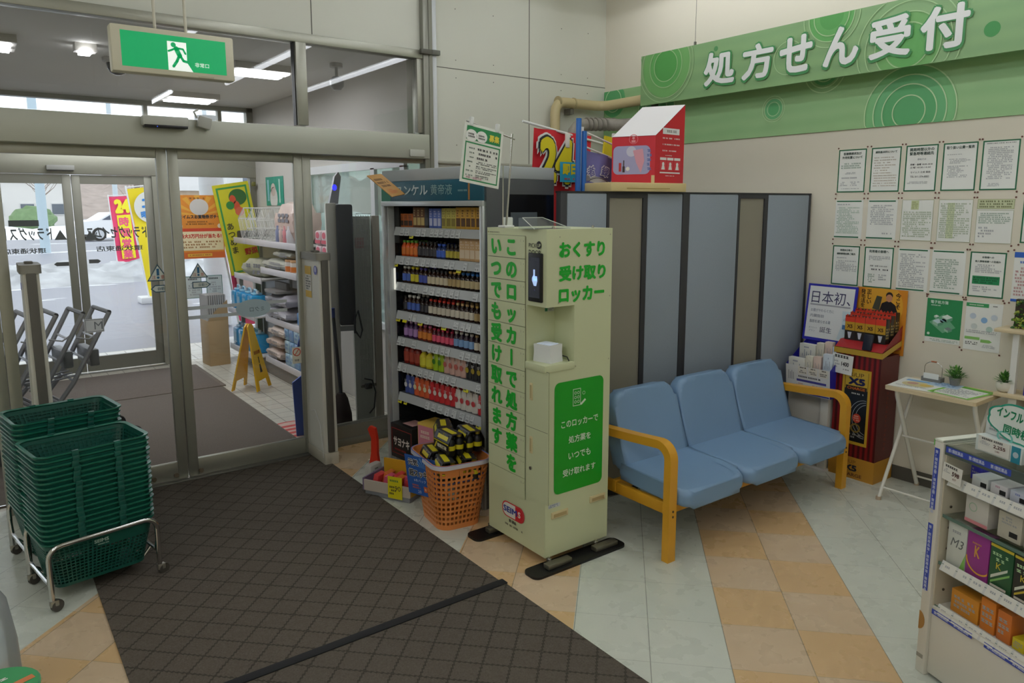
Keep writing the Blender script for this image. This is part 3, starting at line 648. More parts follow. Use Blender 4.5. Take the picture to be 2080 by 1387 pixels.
for k in range(13):
    z1 = DT - DH * k; z0 = z1 - DH if k < 12 else .29 - DH * 0
    if k == 12: break
    q = B(); q.box(.003, -.004, .0015, DW - .003, .002, DH - .0015, CR); q.disc(DW - .012, DH * .78, .0022, GAP, -.0045, n=10)
    d = putX(q, 3.040, z1 - DH, 'door', LK)
    q = B(); q.text(str(k + 1), DW - .035, DH * .74, M('a7a78a', .5), -.0048, h=.011); putX(q, 3.040, z1 - DH, 'lettering', d)
q = B(); q.rect(0, 0, DW, DH * 12, GAP, 0); putX(q, 3.040, DT - DH * 12, 'door_gap', LK)
q = B(); q.rect(-.002, -.275, DW + .002, -.02, CRD, .0012)
q = B(); q.box(0, -.004, 0, .165, .002, .645, CR); q.frame(-.002, -.002, .167, .647, .002, GAP, .0005)
td = putX(q, 2.716, .325, 'tall_door', LK)
q = B(); q.rect(0, .353, .165, .355, GAP, -.0046); putX(q, 2.716, .325, 'door_gap', td)
for z in (.225, .49):
    q = B(); q.box(.028, -.008, z, .05, -.002, z + .085, OCH, .003); q.rect(.033, z + .01, .045, z + .075, M('b8a878', .6), -.0085); putX(q, 2.716, .325, 'recessed_handle', td)
q = B(); q.lathe([(.009, 0), (.009, .006)], STEEL, 12, X=Matrix.Translation((.038, -.004, .15)) @ Matrix.Rotation(RAD(90), 4, 'X')); putX(q, 2.716, .325, 'lock', td)
# writing on the locker front
q = B(); GB = .05
q.vtext('このロッカーで処方薬を', .205, DT, .094, GT, -.0062, GB, DH); q.vtext('いつでも受け取れます', .078, DT, .094, GT, -.0062, GB, DH); putX(q, 3.040, 0, 'lettering', LK)
q = B(); q.text('PICK', .012, 1.545, INK, -.001, h=.02); q.disc(.088, 1.558, .018, INK, -.001); q.text('UP', .078, 1.549, CR, -.002, h=.015, bold=.02); q.text('DOOR', .012, 1.508, INK, -.001, w=.092, h=.026); putX(q, 2.716, 0, 'lettering', LK)
q = B(); q.greek(.01, 1.604, .12, 1.614, 1, M('8d8d78', .5), -.001, 3); q.disc(.005, 1.609, .004, M('a08a30', .5), -.001); putX(q, 3.04, 0, 'lettering', LK)
q = B(); X = faceX(2.905, .165)
RP = M('d2242e', .45); BL = M('2a3f9c', .45)
pill = [(x * 1, y) for x, y in rrect(.19, .082, .04, 8)]
pl = [(x, y + .03) for x, y in pill]; q.poly([(x, y) for x, y in pl], RP, -.001); q.poly([(x * .92, (y - .03) * .86 + .03) for x, y in pl], WHITE, -.0015)
rp = [p for p in [(x * .92, (y - .03) * .86 + .03) for x, y in pl] if p[0] > .02]; q.poly([(.02, .03 - .035)] + sorted([p for p in rp if p[1] < .03], key=lambda p: p[0]) + sorted([p for p in rp if p[1] >= .03], key=lambda p: -p[0]) + [(.02, .03 + .035)], RP, -.002)
q.text('SEIM', -.08, .015, BL, -.0026, w=.115, h=.032, bold=.03); q.text('S', .043, .015, WHITE, -.0026, w=.022, h=.032, bold=.03); q.text('第1薬品', -.035, -.035, INK, -.001, h=.017, bold=.02); q.greek(-.07, -.06, .085, -.044, 1, M('70705c', .5), -.001, 5)
q.v = [tuple(X @ Vector((v[0] + .075, v[1], v[2]))) for v in q.v]; q.build('logo', LK)
# screen
q = B(); q.box(0, -.010, 0, .102, .004, .228, BLACK, .006); sc = putX(q, 2.70, 1.293, 'touch_screen', LK)
q = B(); q.rect(.012, .02, .09, .208, M('20222c', .2, emit=.2), -.0108); HB = M('a9c4f0', .4, emit=.6)
q.box(.044, -.0113, .10, .056, -.0109, .152, HB); q.poly([(.034, .112), (.044, .126), (.044, .10), (.072, .12), (.074, .10), (.066, .076), (.048, .076), (.034, .10)], HB, -.0113); q.rect(.044, .1, .072, .122, HB, -.0113); q.greek(.036, .052, .072, .062, 1, M('50547a', .4, emit=.3), -.0113, 4)
putX(q, 2.70, 1.293, 'display', sc)
# right face graphics
def putY(q, x0, z0, name, par): q.v = [(v[0] + x0, v[1] + LY0 - .001, v[2] + z0) for v in q.v]; return q.build(name, par)
q = B()
for i, (s, z, x, ww) in enumerate((('おくすり', 1.497, 2.181, .290), ('受け取り', 1.388, 2.181, .297), ('ロッカー', 1.286, 2.181, .290))): q.text(s, x - LX0, z, GT, -.0008, w=ww, h=.074, bold=.05)
putY(q, LX0, 0, 'lettering', LK)
q = B(); rr = [(x + .158, y + .277) for x, y in rrect(.316, .555, .03, 6)]; q.poly(rr, M('12a01f', .45), -.001)
pn = putY(q, 2.16, .353, 'green_sticker', LK)
q = B(); WS = M('dff0d8', .5)
q.frame(.115, .425, .165, .51, .003, WS, -.002)
for i in range(2):
    for j in range(3): q.disc(.131 + .019 * i, .445 + .022 * j, .0075, WS, -.002, r0=.005, n=16)
q.disc(.185, .483, .009, WS, -.002, r0=.007, n=16); q.poly([(.162, .432), (.17, .424), (.2, .446), (.192, .454)], WS, -.002)
for i, (s, ww) in enumerate((('このロッカーで', .24), ('処方薬を', .145), ('いつでも', .145), ('受け取れます', .215))): q.text(s, .162 - ww / 2, .325 - .082 * i, WS, -.002, w=ww, h=.037, bold=.018)
putY(q, 2.16, .353, 'lettering', pn)
q = B()
for x, z in ((2.185, 1.595), (2.505, 1.60), (2.18, 1.29), (2.508, 1.30), (2.508, .985), (2.29, .975)): q.disc(x - LX0, z, .004, M('b4b496', .4), -.001, n=10)
putY(q, LX0, 0, 'screw', LK)
for x, z in ((2.145, .235), (2.395, .255)):
    q = B(); q.box(0, -.006, 0, .105, .002, .034, OCH, .003); q.box(.012, -.0068, .008, .093, -.006, .024, M('b8a272', .7)); putY(q, x, z, 'recessed_handle', LK)
q = B(); q.rect(0, 0, .075, .02, M('cfd4d0', .5), -.001); q.greek(.004, .002, .07, .018, 2, M('6a7fa8', .5), -.0015, 8); putY(q, 2.125, .292, 'label_sticker', LK)
q = B(); q.rect(0, 0, .058, .022, M('c9ccc2', .5), 0); q.rect(.002, .002, .018, .02, M('1f7a50', .5), -.0006); q.greek(.02, .004, .056, .018, 2, M('6d7470', .5), -.0006, 6)
q.v = [(2.215 + v[0], NY - .001 + v[1], 1.228 + v[2]) for v in q.v]; q.build('label_sticker', LK)
# stabiliser plates and adjusters
for y0, y1 in ((2.492, 2.602), (2.985, 3.10)):
    X = Matrix.Translation((2.288, (y0 + y1) / 2, 0)); B().prism(rrect(.60, y1 - y0, .035), 0, .012, M('101012', .45), 'z', X).build('base_plate', LK)
    for x in (2.16, 2.47):
        yc = (y0 + y1) / 2; q = B(); q.box(x - .075, yc - .03, .012, x + .075, yc + .012, .036, M('7d7a6c', .35, .7), .004); q.build('clamp_bracket', LK)
        q = B(); q.lathe([(.017, .012), (.017, .022), (.007, .024), (.007, .05)], STEEL, 14, c=(x - .035, yc + .02, 0)); q.lathe([(.013, .034), (.013, .043)], STEEL, 6, c=(x - .035, yc + .02, 0)); q.build('levelling_foot', LK)
q = B()
for x in (2.2, 2.45): q.lathe([(.006, 0), (.006, .012)], STEEL, 10, c=(x, 2.64, LZ))
q.build('cover_bolt', LK)
# card reader on its ledge
t = thing('card_reader', 'white card reader box standing in the locker recess', 'card reader', (2.185, 2.655, NZ0), RAD(-80))
W1 = M('eceff0', .35); B().prism([(-.055, 0), (.055, 0), (.05, .045), (.052, .085), (-.052, .085), (-.05, .045)], -.045, .045, W1, 'y').build('reader_body', t); B().box(-.04, -.035, .085, .04, .03, .088, M('c9d4e6', .2, emit=.25), .002).build('light_window', t); B().tube([(.04, .04, .03), (.07, .06, .02), (.085, .055, .004)], .003, BLACK, 6).build('cable', t)
# things standing on the locker
t = thing('recruitment_sign', 'tilted green and white recruitment notice on clip stand atop locker', 'sign', (2.14, 2.93, LZ))
B().box(-.03, -.03, 0, .03, .03, .012, M('e4e6e2', .4), .004).build('stand_base', t)
B().tube([(.0, 0, .012), (.012, 0, .14), (.045, .01, .455)], .005, STEEL, 8).tube([(-.02, 0, .012), (-.014, .006, .3)], .003, STEEL, 6).tube([(-.22, .01, .50), (.06, .01, .43)], .004, STEEL, 8).build('pole', t)
XP = Matrix.Translation((-.135, -.012, .475)) @ Matrix.Rotation(RAD(9), 4, 'Y') @ Matrix.Rotation(RAD(-3), 4, 'X')
b = B(); b.box(-.112, -.003, -.275, .112, 0, 0, M('e6e8de', .5)); sh = None; b.v = [tuple(XP @ Vector(v)) for v in b.v]; sh = b.build('sheet', t)
b = B(); G2 = M('21864c', .5); b.rect(-.098, -.075, .098, -.012, G2, -.004); b.frame(-.1, -.262, .1, -.085, .006, G2, -.004)
b.disc(-.07, -.055, .028, PAPER, -.005, ax=1.15); b.disc(-.012, -.052, .027, PAPER, -.005, ax=1.15)
for cx in (-.07, -.012): b.greek(cx - .022, -.066, cx + .022, -.042, 2, INK, -.006, 3)
b.text('募集', .03, -.064, M('e8d84a', .5), -.005, w=.06, h=.034, bold=.03)
for i in range(7): b.greek(-.085, -.118 - .021 * i, -.045, -.107 - .021 * i, 1, M('5d6f66', .6), -.005, i); b.greek(-.03, -.12 - .021 * i, .088, -.104 - .021 * i, 2 if i > 2 else 1, INK, -.005, i + 20)
b.text('年齢・経験不問', -.082, -.255, M('b86a86', .5), -.005, h=.012); b.v = [tuple(XP @ Vector(v)) for v in b.v]; b.build('lettering', sh)
for x in (-.075, .075):
    b = B(); b.box(x - .009, -.008, -.012, x + .009, .006, .03, M('dcdfdc', .3), .002); b.v = [tuple(XP @ Vector(v)) for v in b.v]; b.build('clip', t)
t = thing('brochure_holder', 'clear acrylic sloping brochure holder lying on locker top', 'holder', (2.17, 2.70, LZ))
b = B(); b.quad((-.09, -.07, .0), (.13, -.07, .0), (.03, .02, .052), (-.09, .02, .052), ACRYL); b.quad((-.09, -.07, 0), (-.09, .02, .052), (-.09, .05, .052), (-.09, .05, 0), ACRYL); b.quad((-.09, .05, 0), (.13, .05, 0), (.03, .05, .052), (-.09, .05, .052), ACRYL); b.quad((-.09, -.07, .001), (.13, -.07, .001), (.13, .05, .001), (-.09, .05, .001), ACRYL)
b.tube([(-.09, .02, .052), (.03, .02, .052), (.13, -.07, .002)], .0018, M('dfe6dc', .2), 6); b.tube([(-.09, -.07, .002), (-.09, .02, .052)], .0018, M('dfe6dc', .2), 6); b.build('acrylic_body', t)
t = thing('clip_stand', 'small white plastic clip stand at corner of locker top', 'clip', (2.20, 3.0, LZ)); B().box(-.02, -.02, 0, .02, .02, .05, M('dfe3e0', .4), .005).build('clip_body', t); B().tube([(0, 0, .05), (.0, 0, .12)], .003, STEEL).build('stem', t)

# ------------------------------------------------------------------ blue three-seat bench
t = BN = thing('waiting_bench', 'three-seat waiting bench with light blue cushions and yellow wooden arms', 'bench', (0, 0, 0))
BLU = M('7c9cbe', .38, noise=.02, nscale=5, name='blue_vinyl'); YW = M('dca028', .38, noise=.05, nscale=14, name='yellow_lacquered_wood')
x0b, pit = 2.672, .508
def pad(name, outline, th, fn, bev):
    """upholstered pad: outline extruded by th, edges rounded, then placed by fn(u, v, w)"""
    bm = bmesh.new(); vb = [bm.verts.new((x, y, 0)) for x, y in outline]; vt = [bm.verts.new((x, y, th)) for x, y in outline]; n = len(outline)
    bm.faces.new(vb[::-1]); bm.faces.new(vt)
    for i in range(n): bm.faces.new((vb[i], vb[(i + 1) % n], vt[(i + 1) % n], vt[i]))
    ed = [e for e in bm.edges if abs(e.verts[0].co.z - e.verts[1].co.z) < 1e-6]
    bmesh.ops.bevel(bm, geom=ed, offset=bev, segments=5, profile=.5, affect='EDGES')
    caps = [f for f in bm.faces if len(f.verts) > 8]; bmesh.ops.triangulate(bm, faces=caps)
    bmesh.ops.subdivide_edges(bm, edges=[e for e in bm.edges if e.calc_length() > .06], cuts=3, use_grid_fill=False)
    for v in bm.verts: v.co = Vector(fn(*v.co))
    bmesh.ops.recalc_face_normals(bm, faces=bm.faces)
    b = B(); b.bm(bm, BLU); bm.free(); o = b.build(name, BN)
    for e in o.data.edges: e.use_edge_sharp = False
    for at in ('sharp_edge',):
        if at in o.data.attributes: o.data.attributes.remove(o.data.attributes[at])
    return o
def rcorner(w, h, rb, rt, n=8):
    """outline from (0,0) to (w,h): radius rb at the lower corners, rt at the upper ones"""
    out = []
    for cx, cy, r, a0 in ((w - rb, rb, rb, -90), (w - rt, h - rt, rt, 0), (rt, h - rt, rt, 90), (rb, rb, rb, 180)):
        for i in range(n + 1): a = RAD(a0 + 90 * i / n); out.append((cx + r * math.cos(a), cy + r * math.sin(a)))
    return out
for k in range(3):
    xx = x0b + pit * k + .003; wd = pit - .006
    def seatf(u, v, w):      # v: 0 at the crease, grows towards the front
        f = v / .455; z = .283 + w + .018 * (1 - f) ** 2 - .022 * max(0, f - .72) ** 1.5 / .15 - .008 * math.sin(math.pi * min(1, f)) * (1 - (2 * u / wd - 1) ** 2)
        return (xx + u, 2.655 - v, z)
    pad('seat', rcorner(wd, .455, .02, .07), .088, seatf, .032)
    def backf(u, v, w):      # v: 0 at the seat, grows upwards
        f = v / .40; t_ = .022 * math.sin(f * 2.6); s_ = 1 - .05 * f * f; uu = wd / 2 + (u - wd / 2) * s_
        return (xx + uu, 2.597 + .112 * f + t_ * .6 + (.092 - w) - .006, .352 + .395 * f - (.092 - w) * .22)
    pad('backrest', rcorner(wd, .41, .03, .085), .092, backf, .034)
def arm(x):
    pts = [(x, 2.262, 0), (x, 2.262, .515)]
    for i in range(1, 8): a = RAD(90 * i / 7); pts.append((x, 2.262 + .07 * (1 - math.cos(a)), .515 + .07 * math.sin(a)))
    pts += [(x, 2.50, .572), (x, 2.80, .555)]
    return B().tube(pts, 0, YW, flat=(.052, .042))
arm(2.638).build('armrest', BN); arm(4.222).build('armrest', BN)
for x in (2.638, 4.222):
    B().tube([(x, 2.80, .555), (x, 2.815, .40), (x, 2.83, 0)], 0, YW, flat=(.05, .04)).build('rear_leg', BN)
    B().box(x + (.026 if x < 3 else -.056), 2.27, .215, x + (.056 if x < 3 else -.026), 2.82, .275, YW, .004).build('side_rail', BN)
    b = B()
    for z in (.235, .262): b.lathe([(.006, 0), (.006, .003)], M('5a4420', .5), 10, X=Matrix.Translation((x, 2.241, z)) @ Matrix.Rotation(RAD(90), 4, 'X'))
    b.build('bolt', BN)
B().box(2.66, 2.30, .215, 4.20, 2.33, .272, YW, .004).build('front_rail', BN); B().box(2.66, 2.66, .225, 4.20, 2.69, .285, YW, .004).build('rear_rail', BN)
b = B()
for k in range(3):
    for dx in (.12, .38): b.box(x0b + pit * k + dx, 2.24, .27, x0b + pit * k + dx + .03, 2.70, .29, M('26221c', .6))
b.build('seat_bracket', BN)

# ------------------------------------------------------------------ folding partition
t = PT = thing('partition_screen', 'grey-blue folding partition screen with beige window strips behind bench', 'screen', (2.595, 3.075, 0), RAD(-6.2))
FAB = M('929ca6', .85, noise=.06, nscale=160, bump=.2, name='grey_blue_fabric'); DKF = M('35363a', .5); WIN = M('938e80', .5, noise=.03, nscale=2)
PZ0, PZ1 = .03, 1.812
cols = [('e', 0, .043), ('f', .043, .316), ('w', .316, .614), ('f', .614, .888), ('e', .888, .944), ('f', .944, 1.362), ('w', 1.362, 1.639), ('f', 1.639, 2.042), ('e', 2.042, 2.060)]
for k, x0, x1 in cols:
    if k == 'f': B().box(x0 + .001, -.024, PZ0 + .02, x1 - .001, .024, PZ1 - .006, FAB, .006).build('fabric_panel', PT)
    elif k == 'w':
        B().box(x0 + .018, -.012, PZ0 + .03, x1 - .03, .012, PZ1 - .03, WIN).build('window_strip', PT)
        b = B(); b.prism([(x0, PZ0), (x1, PZ0), (x1, PZ1), (x0, PZ1), (x0, PZ0), (x0 + .02, PZ0 + .03), (x0 + .02, PZ1 - .032), (x1 - .033, PZ1 - .032), (x1 - .033, PZ0 + .03), (x0 + .02, PZ0 + .03)], -.022, .022, DKF); b.build('window_frame', PT)
    else: B().box(x0, -.026, PZ0, x1, .02, PZ1, DKF, .003).build('hinge_post', PT)
B().box(0, -.026, PZ1 - .006, 2.06, .026, PZ1 + .004, M('26272a', .5)).build('top_rail', PT); B().box(0, -.024, PZ0 - .02, 2.06, .024, PZ0 + .02, M('1c1c1e', .5)).build('bottom_rail', PT)
for x in (.06, .916, 2.0): B().box(x - .03, -.10, 0, x + .03, .12, .018, M('1c1c1e', .5), .005).build('foot', PT)
# cardboard carrier and red collection box on top of the partition
t = thing('wooden_tray', 'flat cream wooden tray lying on top of partition under red box', 'tray', (3.18, 3.035, 1.8165), RAD(-6.2))
b = B(); b.box(-.27, -.085, 0, .29, .19, .05, M('d8c48e', .6, noise=.04, nscale=12), .003); b.build('tray_body', t); B().box(-.16, -.087, .015, .16, -.0851, .02, M('b39a5e', .6)).build('hand_slot', t)
t = thing('collection_box', 'red house-shaped cardboard collection box with white sloping top', 'box', (3.255, 2.985, 1.867), RAD(0))
RB = M('c91f2e', .45); WT = M('e9e7e6', .5)
# plan: front-left face from A to Bq, right face from Bq to Cq
A, Bq, Cq = Vector((-.12, .235)), Vector((0, 0)), Vector((.275, .022)); D = A + (Cq - Bq)
zf, zb = .27, .465
vs = [(A.x, A.y, 0), (Bq.x, Bq.y, 0), (Cq.x, Cq.y, 0), (D.x, D.y, 0), (A.x, A.y, zf), (Bq.x, Bq.y, zf), (Cq.x, Cq.y, zb), (D.x, D.y, zb)]
b = B(); b.add(vs, [(0, 1, 5, 4), (1, 2, 6, 5), (2, 3, 7, 6), (3, 0, 4, 7), (3, 2, 1, 0)], RB); b.build('box_body', t); b = B(); n = Vector((0, 0, .003)); b.add([Vector(v) + n for v in (vs[4], vs[5], vs[6], vs[7])], [(0, 1, 2, 3)], WT); b.build('sloping_top', t)
def onface(q, P, Q, off, name, par, z=0):
    d = (Q - P).normalized(); nn = Vector((d.y, -d.x)); q.v = [(P.x + d.x * v[0] + nn.x * (off - v[1]), P.y + d.y * v[0] + nn.y * (off - v[1]), z + v[2]) for v in q.v]; return q.build(name, par)
L = (Bq - A).length; R_ = (Cq - Bq).length
q = B(); q.poly([(x + L * .46, y + .135) for x, y in rrect(.225, .165, .03)], M('a6a4c8', .5), -.001); q.disc(L * .5, .255, .028, M('d86a72', .5), -.001, r0=.024, n=24)
q.disc(.12, .185, .03, M('c9c8d8', .5), -.002); q.poly([(.13, .19), (.19, .2), (.2, .13), (.18, .06), (.15, .12)], M('d89aa8', .5), -.0025); q.rect(.045, .07, .06, .12, M('b8302c', .5), -.002); q.rect(.068, .065, .082, .10, M('3a2a22', .5), -.002); q.rect(.072, .10, .078, .135, M('3a2a22', .5), -.002); q.disc(.10, .085, .012, WHITE, -.002)
q.greek(.215, .07, .245, .2, 5, M('6470a8', .5), -.002, 3); q.disc(L * .5, .262, .008, M('e49aa0', .5), -.0015); q.rect(L * .5 - .012, .236, L * .5 + .012, .25, M('e08a90', .5), -.0015); onface(q, A, Bq, 0, 'picture_panel', t)
q = B(); q.rect(.065, .285, .225, .32, WT, -.001); q.greek(.07, .29, .22, .315, 1, M('8a8484', .5), -.0015, 2)
for i in range(3): q.greek(.065, .255 - .036 * i, .23, .268 - .036 * i, 1, WT, -.001, 5 + i)
q.greek(.09, .158, .2, .166, 1, WT, -.001, 9)
for i in range(3):
    q.rect(.045 + .068 * i, .135, .105 + .068 * i, .15, WT, -.001); q.rect(.045 + .068 * i, .075, .105 + .068 * i, .13, M('d5404a', .5), -.001); q.disc(.075 + .068 * i, .112, .011, WT, -.0016); q.poly([(.058 + .068 * i, .08), (.092 + .068 * i, .08), (.085 + .068 * i, .103), (.065 + .068 * i, .103)], WT, -.0016)
q.rect(.045, .058, .24, .066, WT, -.001); q.greek(.1, .04, .19, .048, 1, WT, -.001, 12); onface(q, Bq, Cq, 0, 'lettering', t)
q = B(); q.rect(L - .02, .0, L + .0, .045, M('d8c48e', .6), -.002); onface(q, A, Bq, 0, 'tape', t)
# stored banners and pipes behind the partition
t = thing('stored_banner', 'folded red banner with big yellow 24 behind drinks case', 'banner', (3.07, 3.62, 0)); tb24 = t
X = Matrix.Translation((0, 0, 1.7)) @ Matrix.Rotation(RAD(3), 4, 'Y')
b = B(); vs = [(-.24 + .48 * i / 12, .012 * math.sin(i * 1.3), z) for z in (-.5, .50) for i in range(13)]; b.add(vs, [(i, i + 1, i + 14, i + 13) for i in range(12)], M('d62a34', .7), True, X); cl = b.build('cloth', t)
q = B(); YB = M('ddd01c', .6); q.text('24', -.235, .145, M('e6e4e0', .6), -.020, w=.335, h=.335, bold=.12); q.text('24', -.222, .158, M('2c3034', .6), -.024, w=.309, h=.309, bold=.085); q.text('24', -.208, .172, YB, -.028, w=.281, h=.281, bold=.05); q.v = [tuple(X @ Vector(v)) for v in q.v]; q.build('lettering', cl)
B().tube([(-.30, 0, 2.245), (.5, 0, 2.12)], .008, M('e2e4e0', .4)).build('crossbar', t); B().box(.02, -.035, 2.1, .05, -.02, 2.19, WHITE, .003).build('clip', t); B().tube([(.26, .02, 0), (.26, .02, 2.18)], .012, M('d8dad6', .4)).build('pole', t)
t = thing('stored_banner', 'rolled purple and white banner leaning behind partition', 'banner', (3.06, 3.34, 0)); X = Matrix.Translation((0, 0, 1.76)) @ Matrix.Rotation(RAD(12), 4, 'Y')
b = B(); vs = [(-.10 + .30 * i / 10, .02 * math.sin(i * .9), z) for z in (-.9, .16, .30) for i in range(11)]; b.add(vs, [(i, i + 1, i + 12, i + 11) for i in range(10)], M('cfcbc4', .7), True, X); b.add([(v[0], v[1] - .0015, v[2]) for v in vs], [(i + 11, i + 12, i + 23, i + 22) for i in range(10)], M('7f7cb8', .7), True, X); cl = b.build('cloth', t)
q = B(); PU = M('6a68a8', .6)
q.disc(.05, .0, .155, M('55555c', .6), -.029, r0=.151, n=40); q.disc(.05, .0, .151, M('d9d6d0', .6), -.028)
for i, ch in enumerate('者録登'): a = RAD(120 - 35 * i); q.char(ch, .05 + .19 * math.cos(a), .01 + .19 * math.sin(a), .07, M('eeeef0', .6), -.03, .06, a - math.pi / 2); q.char(ch, .05 + .19 * math.cos(a), .01 + .19 * math.sin(a), .062, PU, -.032, .02, a - math.pi / 2)
q.text('用療医', -.08, .045, PU, -.031, w=.26, h=.075, bold=.05, mirror=False); q.v = [tuple(X @ Vector(v)) for v in q.v]; q.build('lettering', cl)
B().tube([(-.13, 0, 0), (-.06, 0, 2.2)], .012, M('d8dad8', .4)).build('pole', t); B().tube([(-.1, 0, 2.19), (.42, 0, 2.05)], .006, M('e2e4e0', .4)).tube([(-.06, -.01, 2.09), (.4, -.01, 1.97)], .006, M('e2e4e0', .4)).build('crossbar', t)
t = thing('stored_banner', 'yellow banner with pink character behind the purple banner', 'banner', (3.30, 3.5, 0)); X = Matrix.Rotation(RAD(7), 4, 'Y')
b = B(); b.box(-.22, 0, 1.2, .10, .012, 2.17, M('dccb20', .7), X=X); cl = b.build('cloth', t); q = B(); q.char('土', -.09, 2.0, .26, M('c86a72', .6), -.004, .03); q.v = [tuple(X @ Vector(v)) for v in q.v]; q.build('lettering', cl); B().tube([(-.13, .02, 0), (.14, .02, 2.2)], .012, M('d8dad8', .4)).build('pole', t)
for i, (x, y, z1, lb) in enumerate(((2.895, 3.25, 2.235, 'taller blue banner pole standing behind partition'), (2.935, 3.245, 2.165, 'shorter blue banner pole right beside the taller one'))):
    tag(B().tube([(x - .015, y, 0), (x, y, z1)], .016, M('2468b8', .4), 10).build('banner_pole'), lb, 'pole', 'blue poles behind the partition')
q = B(); q.rect(-.03, .205, .14, .33, M('2aa8cc', .6), 0); q.text('即日', -.01, .25, M('ddd01c', .6), -.002, w=.12, h=.07, bold=.06); q.greek(-.02, .215, .12, .235, 1, M('d8403c', .6), -.002); q.v = [(v[0], v[1] - .034, v[2] + 1.70 - .02) for v in q.v]; q.build('blue_card', tb24)
PIP = M('c9b98c', .5)
t = thing('wall_pipe', 'cream insulated pipe bending along the back corner wall', 'pipe', (0, 0, 0))
pts = [(4.02, 4.81, 1.2), (4.02, 4.81, 2.5)] + [(4.02 + .09 * (1 - math.cos(RAD(a))), 4.81, 2.5 + .09 * math.sin(RAD(a))) for a in (22, 45, 67, 90)] + [(4.45, 4.81, 2.59)] + [(4.45 + .1 * math.sin(RAD(a)), 4.81 - .1 * (1 - math.cos(RAD(a))), 2.59) for a in (30, 60, 90)] + [(4.55, 3.4, 2.60), (4.55, 2.9, 2.60)]
B().tube(pts, .042, PIP, 14).build('pipe_run', t); b = B()
for x in (4.05, 4.22): b.tube([(x - .008, 4.81, 2.59), (x + .008, 4.81, 2.59)], .047, M('b5a67c', .5), 14)
b.build('joint', t); B().box(4.18, 4.80, 2.50, 4.22, 4.88, 2.545, M('6a675c', .5)).box(4.56, 4.2, 2.48, 4.6, 4.24, 2.56, M('4a5548', .5)).build('bracket', t)
t = thing('flexible_duct', 'grey flexible duct curving along the wall under cream pipe', 'duct', (0, 0, 0))
pts = [(4.06, 4.66, 1.6), (4.08, 4.66, 2.28)] + [(4.08 + .12 * (1 - math.cos(RAD(a))), 4.66, 2.28 + .12 * math.sin(RAD(a))) for a in (30, 60, 90)] + [(4.42, 4.62, 2.415), (4.52, 4.55, 2.41), (4.57, 4.42, 2.41), (4.59, 4.30, 2.41), (4.62, 4.21, 2.41), (4.65, 4.17, 2.41)]
B().tube(pts, .05, M('9a948a', .6, noise=.2, nscale=30), 12).build('duct_run', t); b = B()
for k in range(7): b.tube([(4.22 + .045 * k, 4.645 - .006 * k, 2.405 + .002 * k), (4.235 + .045 * k, 4.643 - .006 * k, 2.406 + .002 * k)], .055, M('8a857c', .6), 12)
b.build('duct_ring', t)
# ------------------------------------------------------------------ refrigerated drinks case
CA = RAD(-83.4); CX, CY = 2.148, 4.279; CW, CD, CH = .986, .55, 1.955
t = DC = thing('drinks_case', 'tall grey drinks case with teal header sign and tilted price rails', 'display case', (CX, CY, 0), CA)
GR = M('b4b8b8', .45, .1); DGR = M('4a4d4f', .5); MIR = M('55585a', .12, .8); RAIL = M('bcc0c2', .25, spec=.6)
B().box(0, .015, 0, .035, CD, CH - .07, GR, .003).build('side_panel', DC); B().box(CW - .035, 0, 0, CW, CD, CH - .07, DGR, .003).build('side_panel', DC)
B().box(CW + .001, .17, .9, CW + .006, CD - .01, 1.80, M('161618', .15)).build('side_window', DC); B().box(CW + .0065, .19, 1.5, CW + .008, .40, 1.70, M('5f676c', .1)).build('side_window_reflection', DC); B().box(.035, CD - .03, .1, CW - .035, CD, CH - .07, M('6b6e70', .5)).build('back_panel', DC); B().box(0, .0, CH - .07, CW, CD, CH, M('aab0b2', .45), .004).build('cornice', DC)  # grey rectangle on the side window is a reflection put in as colour
B().box(.037, .06, .12, .041, CD - .04, 1.74, MIR).build('inner_mirror', DC); B().box(CW - .041, .06, .12, CW - .037, CD - .04, 1.74, MIR).build('inner_mirror', DC)
B().box(0, -.01, 0, .03, .02, 1.76, M('c6cacc', .3, .5), .003).box(CW - .03, -.01, 0, CW, .02, 1.76, M('c6cacc', .3, .5), .003).box(0, -.012, 1.735, CW, .02, 1.765, M('c6cacc', .3, .5), .003).build('front_frame', DC)
b = B().box(.0, -.006, 1.765, CW, .02, CH - .07, M('16566a', .35), .002); hd = b.build('header_sign', DC); q = B(); q.text('ユンケル', .16, 1.80, M('c9d8d8', .4), -.008, w=.33, h=.06, bold=.02); q.text('黄帝液', .52, 1.80, M('8fb0b0', .4), -.008, w=.2, h=.06); q.greek(.75, 1.815, .93, 1.83, 1, M('8fb0b0', .4), -.008, 4); q.rect(.0, 1.765, .1, 1.885, M('2d7a62', .4), -.007); q.rect(.86, 1.77, .875, 1.88, M('a8763a', .4), -.007); q.build('lettering', hd)
B().box(.0, .03, .0, CW, CD, .09, M('8f9294', .5), .003).build('plinth', DC)
B().tube([(.05, .045, 1.2), (.05, .045, 1.34)], .007, M('f6f6ea', .4, emit=.5), 8).build('reflection_streak', DC); B().box(.035, .06, 1.5, .09, .2, 1.73, BLACK, .004).build('lamp_box', DC)  # short glowing tube stands in for a white reflection streak
LIP = [1.598, 1.414, 1.243, 1.058, .885, .712, .512]
def cpos(x, y, z): v = Matrix.Rotation(CA, 3, 'Z') @ Vector((x, y, z)); return (CX + v.x, CY + v.y, z)
rg = random.Random(11)
